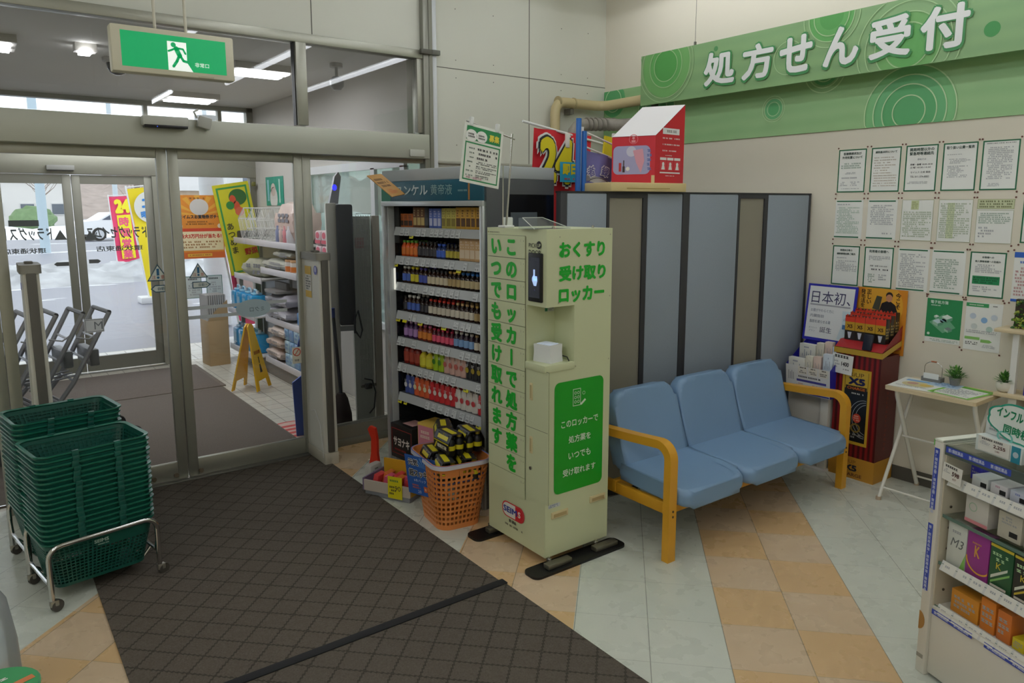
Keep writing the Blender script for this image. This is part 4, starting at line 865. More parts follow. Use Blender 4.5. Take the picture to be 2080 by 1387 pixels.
for k, z in enumerate(LIP):
    yb = .04 + .0 * k
    B().box(.045, .06, z - .012, CW - .045, CD - .04, z + .004, M('5a5d60', .5), .002).build('shelf_board', DC)
    b = B(); b.add([(.05, .044, z - .046), (CW - .04, .044, z - .046), (CW - .04, .060, z + .006), (.05, .060, z + .006), (.05, .050, z - .047), (CW - .04, .050, z - .047), (CW - .04, .066, z + .005), (.05, .066, z + .005)], [(0, 1, 2, 3), (7, 6, 5, 4), (3, 2, 6, 7), (0, 4, 5, 1)], RAIL); rl = b.build('price_rail', DC)
    x = .055
    while x < CW - .09:
        wd = rg.choice((.034, .04, .045)); kind = rg.random()
        if kind < .78:
            yel = rg.random() < {0: .1, 1: .22, 2: 0, 3: .45, 4: 0, 5: .35, 6: .1}[k]; h = .046 + (.022 if yel else 0); c = M('dcd41c', .5) if yel else M('d2d5d6', .45)
            X = Matrix.Translation((x, .0405, z - .047 - (.016 if yel else 0))) @ Matrix.Rotation(RAD(-17.9), 4, 'X')
            b = B(); b.box(0, -.001, 0, wd, .001, h, c); b.greek(.003, .004, wd - .004, h * .45, 1, M('55585c', .6), -.0016, int(x * 999)); b.greek(.003, h * .55, wd - .004, h * .92, 2, M('8a8d90', .6), -.0016, int(x * 777)); b.v = [tuple(X @ Vector(v)) for v in b.v]; b.build('price_tag', rl)
        x += wd + rg.uniform(.004, .03)
GRPT = {0: 'boxed tonics on the top shelf of drinks case', 1: 'small bottles on the second shelf of drinks case', 2: 'small bottles on the third shelf of drinks case', 3: 'small bottles on the fourth shelf of drinks case', 4: 'small bottles on the fifth shelf of drinks case', 5: 'bottles and pouches on the sixth shelf of drinks case', 6: 'jelly pouches on the lowest shelf of drinks case'}
def bottle(glass, cap, lab, h, r, nm='drink_bottle'):
    t = thing(nm, 'x', 'bottle'); b = B(); b.lathe([(r * .9, 0), (r, .004), (r, h * .62), (r * .75, h * .72), (r * .48, h * .8), (r * .48, h * .88)], M(glass, .15), 12); b.build('bottle_body', t)
    B().lathe([(r * 1.012, h * .12), (r * 1.012, h * .56)], M(lab, .4), 12, cap=False).build('bottle_label', t); B().lathe([(r * .58, h * .86), (r * .6, h), (.001, h)], M(cap, .35), 12).build('bottle_cap', t); return t
def carton(c, c2, w, d, h):
    t = thing('drink_carton', 'x', 'carton'); B().box(-w / 2, -d / 2, 0, w / 2, d / 2, h, M(c, .45), .0015).build('carton_body', t)
    q = B(); q.rect(-w * .4, h * .12, w * .4, h * .5, M(c2, .5), -d / 2 - .0006); q.greek(-w * .32, h * .55, w * .32, h * .9, 3, M(c2, .5), -d / 2 - .0006, int(h * 1e4)); q.build('print', t); return t
def pouch(c, c2, cap):
    t = thing('jelly_pouch', 'x', 'pouch'); bm = bmesh.new(); bmesh.ops.create_cube(bm, size=1); bmesh.ops.subdivide_edges(bm, edges=bm.edges, cuts=4, use_grid_fill=True)
    for v in bm.verts:
        x, y, z = v.co; f = z + .5; wd = .052 * (1 - .28 * max(0, f - .7) / .3); th = .040 * (1 - .75 * f ** 2) * math.cos(x * 2.4); v.co = (x * wd, y * max(th, .004), f * .115)
    b = B(); b.bm(bm, M(c, .3)); bm.free(); b.build('pouch_body', t); B().lathe([(.006, .112), (.006, .125), (.010, .125), (.010, .145), (.001, .146)], M(cap, .35), 10).build('spout_cap', t)
    q = B(); q.disc(0, .055, .017, M(c2, .4), -.0205, n=18); q.greek(-.016, .072, .016, .09, 2, M('f2f2ee', .4), -.0185, 7); q.build('print', t); return t
def row(k, items, z, gap=.004, ydep=.1, nrows=2):
    """items: list of (prototype, width, count, phrase, category)"""
    tot = sum(w * n for p, w, n, s, c in items); x = .07; sc = (CW - .14) / tot; pos = 0
    sh = ORD[k] + ' shelf'
    for p, w, n, phrase, cat in items:
        for i in range(n):
            for r in range(nrows):
                lb = phrase + (', %s in its row' % ORD[i] if n > 1 else '') + (', on %s of drinks case' % sh if r == 0 else ', behind front ones, drinks case %s' % sh)
                o = dup(p, cpos(x + w * sc * (i + .5), ydep + .075 * r, z), CA + rg.uniform(-.08, .08), lb, GRPT[k]); o['category'] = cat
        x += w * sc * n
def hide(p):
    for c in list(p.children):
        for d in list(c.children): bpy.data.objects.remove(d)
        bpy.data.objects.remove(c)
    bpy.data.objects.remove(p)
PR = dict(
 ob=carton('b5622a', '3a2a20', .05, .05, .085), dk=carton('6a4426', 'c9b070', .04, .045, .125), bk=carton('1e1c1c', '3a3a3c', .045, .045, .125), bl=carton('5a70c0', 'c9cce8', .04, .045, .118), ly=carton('c8bc5a', '8a7a2a', .045, .045, .12), gd=carton('d0a03a', '5a3a14', .045, .045, .125), pg=carton('cfa878', 'e4d0b4', .05, .045, .13), pk=carton('e8a8a0', 'd06a70', .06, .045, .12),
 oj=bottle('d85a20', '5f9a2c', 'e07a2a', .10, .021), bb=bottle('2a1a14', '18181a', '3c3c44', .098, .019), bc=bottle('2a3a6a', '2a52b4', '3a62c8', .09, .022), by=bottle('2a2018', '161616', 'b4a83a', .092, .018),
 bw=bottle('3a2418', 'dcdcd8', '4a6ac0', .105, .02), byl=bottle('3a2418', 'd8cc20', 'd8cc30', .105, .02), bp=bottle('3a2418', '4a3a9a', '4a5ab4', .105, .02), bt=bottle('3a2014', '2a2a2e', 'd8ccb0', .10, .019), bg=bottle('2e1c12', 'c09a4a', 'b8a070', .10, .019), bu=bottle('2a1c14', '2a72c0', 'c8b890', .10, .02),
 br=bottle('34201a', 'c8382c', 'd8d0c0', .10, .019), bro=bottle('32201a', 'c2a070', 'e0d8c8', .10, .019),
 pv=bottle('4a2a5a', 'c8a0d0', 'b48ac8', .11, .021), po=bottle('8a3a2a', 'd86a9a', 'e08a3a', .10, .02), pr=bottle('5a1a2a', 'c8305a', 'e85a7a', .092, .018), ps=bottle('3a2a3a', 'd8d4d0', '8ab0e0', .10, .02),
 rd=bottle('8a2c24', '3a2420', 'a84434', .14, .027), lm=bottle('d8c83a', 'e0dcd0', 'e0d840', .115, .03))
PO = dict(gn=pouch('a8c828', '4a8a2a', 'e4e4e0'), wp=pouch('d8b0a4', 'c86a60', 'e8d8d0'), dk=pouch('2c2a2c', 'b8a030', 'e0e0dc'), rw=pouch('d23238', 'f0e8e4', 'f0f0ec'), wr=pouch('e8e2da', 'd04a50', 'f2f2ee'), or_=pouch('e0663a', 'f0e8c0', 'ececec'), bl=pouch('4a5aa0', 'e0e0e8', 'dcdcdc'))
row(0, [(PR['ob'], .055, 3, 'low orange-brown carton', 'carton'), (PR['dk'], .044, 3, 'brown carton with gold print', 'carton'), (PR['bk'], .05, 1, 'black carton', 'carton'), (PR['bl'], .046, 3, 'blue carton', 'carton'), (PR['ly'], .05, 3, 'pale yellow carton', 'carton'), (PR['gd'], .05, 6, 'gold tonic carton', 'carton')], LIP[0] + .005)
row(1, [(PR['oj'], .05, 4, 'orange bottle with green cap', 'bottle'), (PR['bb'], .046, 5, 'black bottle with black cap', 'bottle'), (PR['bc'], .05, 2, 'blue bottle', 'bottle'), (PR['by'], .044, 4, 'dark bottle with yellow label', 'bottle'), (PR['pg'], .054, 4, 'rose-gold carton', 'carton'), (PR['pk'], .064, 1, 'pink carton', 'carton')], LIP[1] + .005)
row(2, [(PR['bw'], .05, 2, 'brown bottle with white cap', 'bottle'), (PR['byl'], .05, 2, 'brown bottle with yellow cap', 'bottle'), (PR['bp'], .05, 2, 'brown bottle with purple cap', 'bottle'), (PR['bt'], .046, 5, 'black-capped bottle with cream label', 'bottle'), (PR['bg'], .046, 3, 'brown bottle with gold cap', 'bottle'), (PR['bu'], .048, 4, 'brown bottle with blue cap', 'bottle'), (PR['bt'], .046, 2, 'dark bottle with cream label', 'bottle')], LIP[2] + .005)
row(3, [(PR['bb'], .046, 1, 'single dark bottle', 'bottle'), (PR['bw'], .048, 3, 'dark bottle with blue label', 'bottle'), (PR['bb'], .046, 2, 'black bottle', 'bottle'), (PR['br'], .046, 6, 'brown bottle with red lid', 'bottle'), (PR['bro'], .046, 4, 'brown bottle with tan cap', 'bottle'), (PR['bg'], .046, 3, 'dark bottle with gold cap', 'bottle')], LIP[3] + .005)
row(4, [(PR['pv'], .052, 3, 'violet bottle', 'bottle'), (PR['po'], .05, 3, 'pink-capped bottle with orange label', 'bottle'), (PR['pr'], .044, 5, 'small red bottle', 'bottle'), (PR['ps'], .048, 4, 'white-capped bottle with blue label', 'bottle'), (PR['bro'], .046, 3, 'dark bottle with tan cap', 'bottle')], LIP[4] + .005)
row(5, [(PR['rd'], .062, 3, 'large dark red bottle', 'bottle'), (PR['lm'], .068, 2, 'squat yellow lemon bottle', 'bottle'), (PO['gn'], .06, 2, 'lime green pouch', 'pouch'), (PO['wp'], .056, 4, 'pink spouted pouch', 'pouch'), (PO['dk'], .056, 4, 'dark spouted pouch', 'pouch')], LIP[5] + .005)
row(6, [(PO['bl'], .052, 2, 'blue spouted pouch', 'pouch'), (PO['or_'], .056, 3, 'orange spouted pouch', 'pouch'), (PO['rw'], .056, 5, 'red spouted pouch', 'pouch'), (PO['wr'], .056, 4, 'white spouted pouch', 'pouch'), (PO['rw'], .056, 2, 'red and white spouted pouch', 'pouch')], LIP[6] + .005)
for p in list(PR.values()) + list(PO.values()): hide(p)
# notice and goods around the case
u_ = Vector((.15, .12, .018)).normalized(); v_ = Vector((-.112, .12, .133)).normalized(); n_ = v_.cross(u_) * -1; X = Matrix((u_, -n_ if n_.y < 0 else n_, v_)).transposed().to_4x4(); X.translation = Vector((1.863, 3.90, 1.907)) + u_ * .095 - v_ * .19
b = B(); b.box(-.095, -.002, .0, .095, .002, .19, M('b98a4a', .4)); b.greek(-.085, .075, .06, .16, 3, M('5a3a1c', .5), -.003, 3); b.greek(-.07, .02, .05, .06, 3, M('c86a3a', .5), -.003, 4)
pl_ = tag(b.build('price_placard', matrix=X), 'tilted brown and gold placard at top left corner of drinks case', 'placard'); Xi = X.inverted(); B().tube([tuple(Xi @ Vector(p)) for p in ((2.06, 3.975, 1.80), (2.13, 4.02, 1.81), (2.186, 4.05, 1.82))], .005, STEEL, 6).build('bracket', pl_)
t = thing('drink_case_box', 'black carton with red and white writing at foot of drinks case', 'carton', cpos(.14, .07, .09), CA); B().box(-.1, -.08, 0, .14, .14, .23, M('1b1918', .45), .002).build('box_body', t)
q = B(); q.frame(-.09, .03, .13, .2, .004, M('a8302c', .5), -.0806); q.text('サヨナキ', -.07, .085, M('e0d8d0', .5), -.081, w=.18, h=.06, bold=.04); q.greek(-.07, .05, .1, .07, 1, M('a8302c', .5), -.081, 3); q.build('lettering', t); B().box(-.02, -.04, .2305, .09, .06, .2315, M('d8a8a4', .5)).build('label_sticker', t)
t = thing('drink_case_box', 'pink and yellow carton standing right of black carton', 'carton', cpos(.42, .06, .09), CA + .1); B().box(-.075, -.07, 0, .075, .08, .30, M('d8b450', .45), .002).build('box_body', t); q = B(); q.rect(-.07, .16, .07, .285, M('d88a9a', .5), -.0706); q.disc(.0, .1, .04, M('e06a3a', .5), -.0706); q.greek(-.05, .2, .05, .26, 2, M('f0e0d0', .5), -.0712, 3); q.build('print', t)
# floor display tray of packets with yellow price card
t = thing('floor_tray', 'low cardboard tray of snack packets beside orange hamper', 'tray', (1.985, 3.80, 0), RAD(-62)); YO = M('d8a428', .5)
B().box(-.20, -.10, .0, .12, .12, .035, M('8d8f94', .5), .003).build('tray_base', t); b = B(); b.box(-.20, -.11, .035, .13, -.10, .10, M('c8bcae', .5)); b.box(-.2, .10, .035, .12, .11, .17, YO); b.box(.12, -.10, .035, .13, .11, .17, YO); b.box(-.21, -.11, .035, -.2, .11, .11, M('7a6a88', .5)); b.build('tray_wall', t)
for i in range(8): o = tag(B().box(-.018, -.04, 0, .018, .04, .085, M(('d8484a', 'e07a3a', 'd85a7a')[i % 3], .35), .006).build('snack_packet', matrix=Matrix.Translation((1.985, 3.80, .036)) @ Matrix.Rotation(RAD(-62), 4, 'Z') @ Matrix.Translation((-.165 + .038 * i, -.02 + .05 * (i % 2), 0)) @ Matrix.Rotation(RAD(14), 4, 'Y')), '%s packet, %s from left in the low tray' % (('red', 'orange', 'pink')[i % 3], ORD[i]), 'packet', 'snack packets in the low tray')
q = B(); q.box(0, -.001, 0, .10, .001, .135, YEL); q.greek(.01, .1, .09, .12, 1, M('3a7a4a', .5), -.0016, 3); q.text('90', .05, .05, INK, -.0016, h=.03); q.greek(.01, .02, .06, .08, 3, INK, -.0016, 5); q.build('price_card', t, loc=(-.02, -.117, .02))
# black and yellow six-packs in an orange plastic hamper
HX, HY, HA = 2.045, 3.335, RAD(-8); HHT = .385
def lattice(name, par, h, wb, db, wt, dt, r, mat, cols, rows, z0, hole=(.64, .55), skip=None, th=.004, lowrow=1, toprow=1):
    """a tapered rounded-rectangle wall pierced by rows of oblong holes"""
    ol = 200
    def outline(w, d, n):
        P = rrect(w, d, r, 8); P.append(P[0]); Ls = [0]
        for a, b_ in zip(P, P[1:]): Ls.append(Ls[-1] + math.hypot(b_[0] - a[0], b_[1] - a[1]))
        out = []
        j = 0
        for i in range(n):
            s_ = Ls[-1] * i / n
            while Ls[j + 1] < s_: j += 1
            f = (s_ - Ls[j]) / max(1e-9, Ls[j + 1] - Ls[j]); out.append((P[j][0] + (P[j + 1][0] - P[j][0]) * f, P[j][1] + (P[j + 1][1] - P[j][1]) * f))
        return out
    n = cols * 2; O0, O1 = outline(wb, db, 600), outline(wt, dt, 600)
    ts = []
    for c in range(cols): ts += [c / cols, (c + 1 - hole[0]) / cols]
    zs = [0]; rh = 1.0 / (rows + lowrow + toprow)
    for q in range(rows): zs += [rh * (lowrow + q), rh * (lowrow + q + hole[1])]
    zs += [1 - rh * toprow * .9, 1]; zs = sorted(set(zs))
    vs = []
    for f in zs:
        for tt in ts:
            i = int(tt * 600) % 600; a, c_ = O0[i], O1[i]; vs.append((a[0] + (c_[0] - a[0]) * f, a[1] + (c_[1] - a[1]) * f, z0 + h * f))
    fs = []
    for a in range(len(zs) - 1):
        isrow = any(abs(zs[a] - rh * (lowrow + q)) < 1e-6 for q in range(rows)); rr = round((zs[a] / rh - lowrow)) if isrow else -1
        for c in range(n):
            if isrow and c % 2 == 1 and not (skip and skip(rr, c // 2)): continue
            c2 = (c + 1) % n; fs.append((a * n + c, a * n + c2, (a + 1) * n + c2, (a + 1) * n + c))
    b = B(); b.add(vs, fs, mat); o = b.build(name, par); md = o.modifiers.new('solid', 'SOLIDIFY'); md.thickness = th; md.offset = -1; return o
t = HM = thing('plastic_hamper', 'orange plastic lattice hamper filled with black and yellow six-packs', 'basket', (HX, HY, 0), HA); ORM = M('e08a48', .4, name='orange_plastic')
lattice('lattice_wall', HM, HHT, .25, .30, .335, .41, .07, ORM, 44, 11, 0, (.62, .56), lambda r, c: r == 10 and c % 11 in (3, 4, 5), .005)
B().prism(rrect(.25, .30, .07, 8), 0, .006, ORM, 'z').build('hamper_floor', HM)
b = B(); o1 = rrect(.350, .425, .08, 8); o2 = rrect(.325, .40, .07, 8); nn = len(o1); RIMB = M('5a72c0', .4)
b.add([(x, y, HHT) for x, y in o1] + [(x, y, HHT) for x, y in o2] + [(x, y, HHT - .03) for x, y in o1], [(i, (i + 1) % nn, (i + 1) % nn + nn, i + nn) for i in range(nn)], RIMB); b.add([(x, y, HHT) for x, y in o1] + [(x, y, HHT - .022) for x, y in o1], [(i + nn, (i + 1) % nn + nn, (i + 1) % nn, i) for i in range(nn)], M('d8d4dc', .4)); b.build('rim', HM)
b = B(); b.prism(rrect(.296, .366, .07, 8), HHT - .112, HHT - .107, M('35509c', .5), 'z'); b.build('inner_board', HM)
q = B(); q.box(0, -.002, 0, .215, 0, .235, M('2f62b4', .45))
for i in range(9): a = RAD(20 * i); q.poly([(.13, .17), (.13 + .09 * math.cos(a), .17 + .06 * math.sin(a)), (.13 + .09 * math.cos(a + .15), .17 + .06 * math.sin(a + .15))], M('6aa0dc', .5), -.0024)
q.text('元気', .02, .175, M('f0ead8', .5), -.0032, w=.075, h=.045, bold=.1); q.text('元気', .022, .177, M('1e2a4a', .5), -.0038, w=.07, h=.04, bold=.03); q.text('超スッキリ!', .018, .108, M('f0ead8', .5), -.0032, w=.18, h=.05, bold=.1); q.text('超スッキリ!', .022, .111, M('1e2230', .5), -.0038, w=.172, h=.044, bold=.03)
q.text('6本パック', .05, .08, M('e8ecf4', .5), -.0032, h=.018); q.greek(.03, .035, .09, .065, 2, M('d86a3a', .5), -.0032, 3); q.rect(.115, .025, .195, .06, M('d86a3a', .5), -.003); q.greek(.12, .03, .19, .055, 1, M('f0c8a0', .5), -.0036, 6); q.text('20', .07, .012, M('d8e0f0', .5), -.0032, h=.018)
pc = q.build('promo_card', HM); pc.location = (-.205, .105, .155); pc.rotation_euler = (RAD(8), 0, RAD(-62))
def sixpack():
    t = thing('drink_six_pack', 'x', 'six-pack'); BK = M('19191b', .35); YL = M('d6c722', .4)
    for i in range(3):
        for j in range(2):
            o = B().lathe([(.022, 0), (.025, .004), (.025, .07), (.020, .084), (.012, .092), (.012, .098)], BK, 12, c=((i - 1) * .053, (j - .5) * .053, 0)).build('bottle', t)
            B().lathe([(.014, .096), (.015, .111), (.001, .112)], M('b8a23a' if (i + j) % 2 else '4a4a48', .3, .4), 12, c=((i - 1) * .053, (j - .5) * .053, 0)).build('bottle_cap', o); B().lathe([(.0256, .03), (.0256, .055)], YL, 12, c=((i - 1) * .053, (j - .5) * .053, 0), cap=False).build('bottle_label', o)
    b = B(); x0 = .082
    for s in (-1, 1):
        b.quad((-x0, s * .056, .018), (x0, s * .056, .018), (x0, s * .056, .072), (-x0, s * .056, .072), BK)
    b.quad((-x0, -.056, .072), (x0, -.056, .072), (x0, -.034, .117), (-x0, -.034, .117), BK); b.quad((-x0 * .6, -.0525, .082), (x0 * .7, -.0525, .082), (x0 * .7, -.0425, .102), (-x0 * .6, -.0425, .102), YL); b.quad((-x0, .056, .072), (x0, .056, .072), (x0, .034, .117), (-x0, .034, .117), BK); b.quad((-x0, -.034, .117), (x0, -.034, .117), (x0, .034, .117), (-x0, .034, .117), M('2a2a2a', .4)); b.build('sleeve', t)
    q = B(); q.rect(-.08, .062, .08, .069, YL, -.0568); q.poly([(-.08, .02), (-.065, .02), (-.04, .058), (-.055, .058)], YL, -.0566); q.text('眠眠打破', -.04, .03, M('e0dcc0', .4), -.0572, w=.1, h=.022, bold=.04); q.rect(-.06, 0, .06, .02, YL, 0)
    n0 = len(q.v) - 4
    for i in range(n0, n0 + 4): v = q.v[i]; q.v[i] = (v[0], -.02 + v[2] * 1.6, .1176)
    q.build('print', t); return t
sp = sixpack(); zb = HHT - .105
spots = [(-.075, -.11, zb, 80, 'front left of bottom layer in orange hamper'), (.05, -.115, zb, 78, 'front right of bottom layer in orange hamper'), (-.07, .075, zb, 84, 'rear left of bottom layer in orange hamper'), (.055, .07, zb, 80, 'rear right of bottom layer in orange hamper'), (-.012, -.03, zb + .119, 96, 'front of top layer in orange hamper'), (.105, -.03, zb + .119, 88, 'rear of top layer, nearest locker'), (.02, .13, zb + .119, 70, 'far end of top layer in orange hamper')]
Xh = Matrix.Translation((HX, HY, 0)) @ Matrix.Rotation(HA, 4, 'Z')
for i, (x, y, z, a, s) in enumerate(spots): p = Xh @ Vector((x, y, z)); dup(sp, p, HA + RAD(a - 180), 'black and yellow drink six-pack, ' + s, 'six-packs in the orange hamper')
hide(sp)
t = thing('toy_ball_pack', 'small white and black printed packet on floor by red foot', 'packet', (1.98, 4.18, 0), .4); B().box(-.06, -.03, 0, .06, .03, .09, M('c9c4bc', .4), .02).build('packet_body', t); q = B(); q.greek(-.045, .02, .045, .07, 3, INK, -.031, 4); q.build('print', t)
t = thing('red_stand_leg', 'curved red display stand at left foot of drinks case', 'stand', (2.06, 4.32, 0), RAD(-70)); b = B(); b.prism([(-.05, 0), (.045, 0), (.03, .1), (.03, .2), (.015, .275), (-.03, .285), (-.05, .26), (-.02, .2), (-.025, .1)], -.01, .01, M('d8341c', .5), 'y'); b.build('stand_panel', t)

# ------------------------------------------------------------------ green shopping baskets on two trolleys
GB_ = M('196b56', .30, noise=.05, nscale=20, name='green_basket_plastic'); GBD = M('13564a', .35)
BW, BD, BH = .47, .335, .225
def basket(full):
    t = thing('shopping_basket', 'x', 'basket')
    o1 = rrect(BW, BD, .05, 6); o2 = rrect(BW - .03, BD - .03, .04, 6); o3 = rrect(BW - .018, BD - .018, .046, 6); nn = len(o1)
    b = B(); rings = [(o2, BH - .004), (o1, BH), (o1, BH - .007), (o3, BH - .009), (o3, BH - .013)]; vs = []
    for o, z in rings: vs += [(x, y, z) for x, y in o]
    b.add(vs, [(k * nn + i, (k + 1) * nn + i, (k + 1) * nn + (i + 1) % nn, k * nn + (i + 1) % nn) for k in range(4) for i in range(nn)], GB_); b.build('rim', t)
    for s in (-1, 1):
        for x in (-.085, .085): B().box(x - .014, s * (BD / 2 - .001) - .006, BH - .022, x + .014, s * (BD / 2 - .001) + .006, BH + .004, GBD, .003).build('handle_pivot', t)
    for s in (-1, 1):
        B().tube([(-BW / 2 - .002, s * .085, BH - .004), (-BW / 2 - .007, s * .02, BH + .003), (BW / 2 * 0 - BW / 2 - .007, -s * .06, BH + .003)], .005, GB_, 6).build('handle', t) if False else None
    if full:
        lattice('lattice_wall', t, BH - .012, BW - .09, BD - .09, BW - .012, BD - .012, .05, GBD, 76, 12, 0, (.72, .62), lambda r, c: r > 8 and 51 <= c <= 62, .003)
        B().prism(rrect(BW - .09, BD - .09, .045, 6), 0, .004, GBD, 'z').build('basket_floor', t)
    else:
        o4 = rrect(BW - .022, BD - .022, .045, 6); o5 = rrect(BW - .05, BD - .05, .045, 6); b = B(); b.add([(x, y, BH - .006) for x, y in o4] + [(x, y, BH - .095) for x, y in o5], [(i, (i + 1) % nn, (i + 1) % nn + nn, i + nn) for i in range(nn)], GBD); o = b.build('basket_wall', t)
    return t
def handle_pair():
    pass
bf = basket(True); bp_ = basket(False)
def trolley(cx, cy, a, label):
    t = thing('basket_trolley', label, 'trolley', (cx, cy, 0), a); hw, hd = .225, .17; b = []
    for s, nm in ((-1, 'front_hoop'), (1, 'rear_hoop')):
        pts = [(-hw, s * hd, .055), (-hw, s * hd, .235)] + [(-hw + .055 * (1 - math.cos(RAD(q))), s * hd, .235 + .055 * math.sin(RAD(q))) for q in (22, 45, 67, 90)] + [(hw - .055, s * hd, .29)] + [(hw - .055 * (1 - math.sin(RAD(q))), s * hd, .235 + .055 * math.cos(RAD(q))) for q in (22, 45, 67, 90)] + [(hw, s * hd, .235), (hw, s * hd, .055)]
        pts = [(x, y + (.0 if z < .25 else s * .0), z) for x, y, z in pts]
        B().tube(pts, .0115, CHROME, 10).build(nm, t)
    B().tube([(-hw, -hd, .20), (-hw, -hd + .03, .12), (-hw, hd - .03, .12), (-hw, hd, .20)], .009, CHROME, 8).build('side_bar', t); B().tube([(hw, -hd, .20), (hw, -hd + .03, .12), (hw, hd - .03, .12), (hw, hd, .20)], .009, CHROME, 8).build('side_bar', t)
    B().tube([(-hw, 0, .12), (-hw + .05, 0, .065), (hw - .05, 0, .065), (hw, 0, .12)], .007, CHROME, 8).tube([(-hw, -.08, .12), (-hw + .05, -.08, .065), (hw - .05, -.08, .065), (hw, -.08, .12)], .007, CHROME, 8).tube([(-hw, .08, .12), (-hw + .05, .08, .065), (hw - .05, .08, .065), (hw, .08, .12)], .007, CHROME, 8).build('cradle_bar', t)
    for x in (-hw, hd * 0 + hw):
        for y in (-hd, hd):
            o = B().lathe([(.026, -.009), (.027, 0), (.026, .009)], M('4a4640', .5), 18, X=Matrix.Translation((x + .016, y, .027)) @ Matrix.Rotation(RAD(90), 4, 'X') @ Matrix.Rotation(RAD(20), 4, 'Y')).build('caster_wheel', t)
            B().box(x - .012, y - .013, .028, x + .022, y + .013, .055, M('a8a49a', .3, .8), .004).lathe([(.009, .05), (.009, .062)], STEEL, 10, c=(x, y, 0)).build('caster_fork', o)
    return t
def stack(cx, cy, a, n, pitch, name, base=.073):
    """n nested baskets: the lowest one sits in the trolley, each next rim a pitch higher"""
    for i in range(n):
        k = n - i
        fr = 'topmost' if k == 1 else ORD[k - 1] + ' from top'
        if i == 0: fr = 'lowest'
        lb = 'green shopping basket, %s of %s basket stack' % (fr, name); r2 = random.Random(i * 7 + n)
        bs = dup(bf if i == 0 or k <= 2 else bp_, (cx + r2.uniform(-.003, .003), cy + r2.uniform(-.003, .003), base + pitch * i), a + r2.uniform(-.012, .012), lb, 'green baskets in the %s stack' % name)
        if i == 0 and name == 'front':
            q = B(); LG = M('9db8ac', .5); q.text('SEIMS', -.04, .175, LG, -.1655, w=.06, h=.016, bold=.03); q.greek(-.03, .162, .03, .17, 1, LG, -.1655, 3); q.build('lettering', bs)
    # deeper walls of the top basket, open to view
S1 = (.343, 3.745, RAD(10.5)); S2 = (.292, 4.145, RAD(9.5))
trolley(*S1, 'chrome wheeled trolley under the front stack of green baskets'); trolley(*S2, 'chrome wheeled trolley under the rear stack of green baskets')
stack(*S1, 18, .0232, 'front'); stack(*S2, 20, .0236, 'rear')
for st, zt in ((S1, .073 + .0232 * 17), (S2, .073 + .0236 * 19)): pass
hide(bf); hide(bp_)
# mark on the front basket
X = Matrix.Translation((S1[0], S1[1], 0)) @ Matrix.Rotation(S1[2], 4, 'Z')
# ------------------------------------------------------------------ things at bottom left
t = thing('sale_bin', 'green and orange topped stand cut off at bottom left corner', 'stand', (-.06, 2.53, 0), RAD(20)); B().lathe([(.10, 0), (.11, .02), (.115, .26), (.12, .30), (.105, .302)], M('1f8a4a', .4), 28).build('bin_body', t)
q = B(); q.disc(0, 0, .115, M('2a9a52', .4), 0); q.rect(-.115, -.035, .10, -.01, M('d8783a', .4), -.001); q.greek(-.08, .02, .08, .045, 1, WHITE, -.001, 3); q.text('50', -.06, -.032, WHITE, -.002, h=.018); q.v = [(v[0], v[2], .303 - v[1]) for v in q.v]; q.build('top_sign', t)
t = thing('umbrella_cover_bag', 'translucent plastic bag hanging at left edge above green stand', 'bag', (-.055, 3.02, 0), 0); B().lathe([(.05, 0), (.075, .02), (.07, .2), (.05, .36), (.02, .42)], glass_mat('cloudy_plastic', (.8, .84, .9), 1.0, .35), 20).build('bag_body', t); B().lathe([(.08, 0), (.08, .012)], M('8a8a6a', .5), 20).build('bag_base', t)
# ------------------------------------------------------------------ green wall band and hanging sign
def green_stripes(name, base, dark, light):
    m = new_mat(name); t = NT(m); p = t.geo(); sx = t.node('ShaderNodeSeparateXYZ'); t.link(p, sx.inputs[0])
    n = t.noise(1.2, 3, p); wv = t.math('ADD', t.math('MULTIPLY', sx.outputs[2], 62), t.math('MULTIPLY', n, 9)); s = t.math('MULTIPLY', t.math('ADD', t.math('SINE', wv), 1), .5)
    c = t.mix(t.math('MULTIPLY', s, .45), lin(base), lin(dark)); c = t.mix(t.math('MULTIPLY', n, .5), c, lin(light)); t.link(c, t.bsdf().inputs['Base Color']); t.bsdf().inputs['Roughness'].default_value = .5; return m
def wall_matrix(x, y, z, a=0.): return Matrix.Translation((x, y, z)) @ Matrix.Rotation(RAD(-90) + a, 4, 'Z')
t = thing('wall_band', 'wide light green band with circle pattern along right wall', 'wall band', (WR - .012, 4.885, 2.222), RAD(-90))
bd = B().box(0, 0, 0, 5.8, .011, .505, green_stripes('band_green', '96bf86', '7cae74', 'aad09a')).build('band_panel', t)
g1, g2, g3 = M('5bab6c', .5), M('6cb67a', .5), M('c2dfae', .5); cl = (0, 0, 5.8, .505)
def rings(par, cx, cz, rs, fill, clip, y=-.001, ring=None, th=.007):
    q = B()
    for i, (r, c) in enumerate(fill): q.disc(cx, cz, r, c, y - .0004 * i, n=48, clip=clip)
    for i, r in enumerate(rs): q.disc(cx, cz, r, ring or g3, y - .004 - .0003 * i, r0=r - th, n=56, clip=clip)
    return q.build('circle_pattern', par)
rings(t, 2.66, .075, (.10, .165, .22, .275), ((.27, M('7fbf80', .5)), (.215, g2), (.16, g1)), cl); rings(t, 1.725, .185, (.05, .075, .09), ((.07, g2), (.04, g1)), cl, th=.004); rings(t, 2.1, .40, (.08, .12, .15), ((.1, g2),), cl)
rings(t, .62, .30, (.12, .2), ((.19, g2), (.1, g1)), cl); rings(t, 3.75, .3, (.1, .18), ((.17, g2), (.09, g1)), cl); rings(t, .12, .42, (.1,), ((.14, g1),), cl)
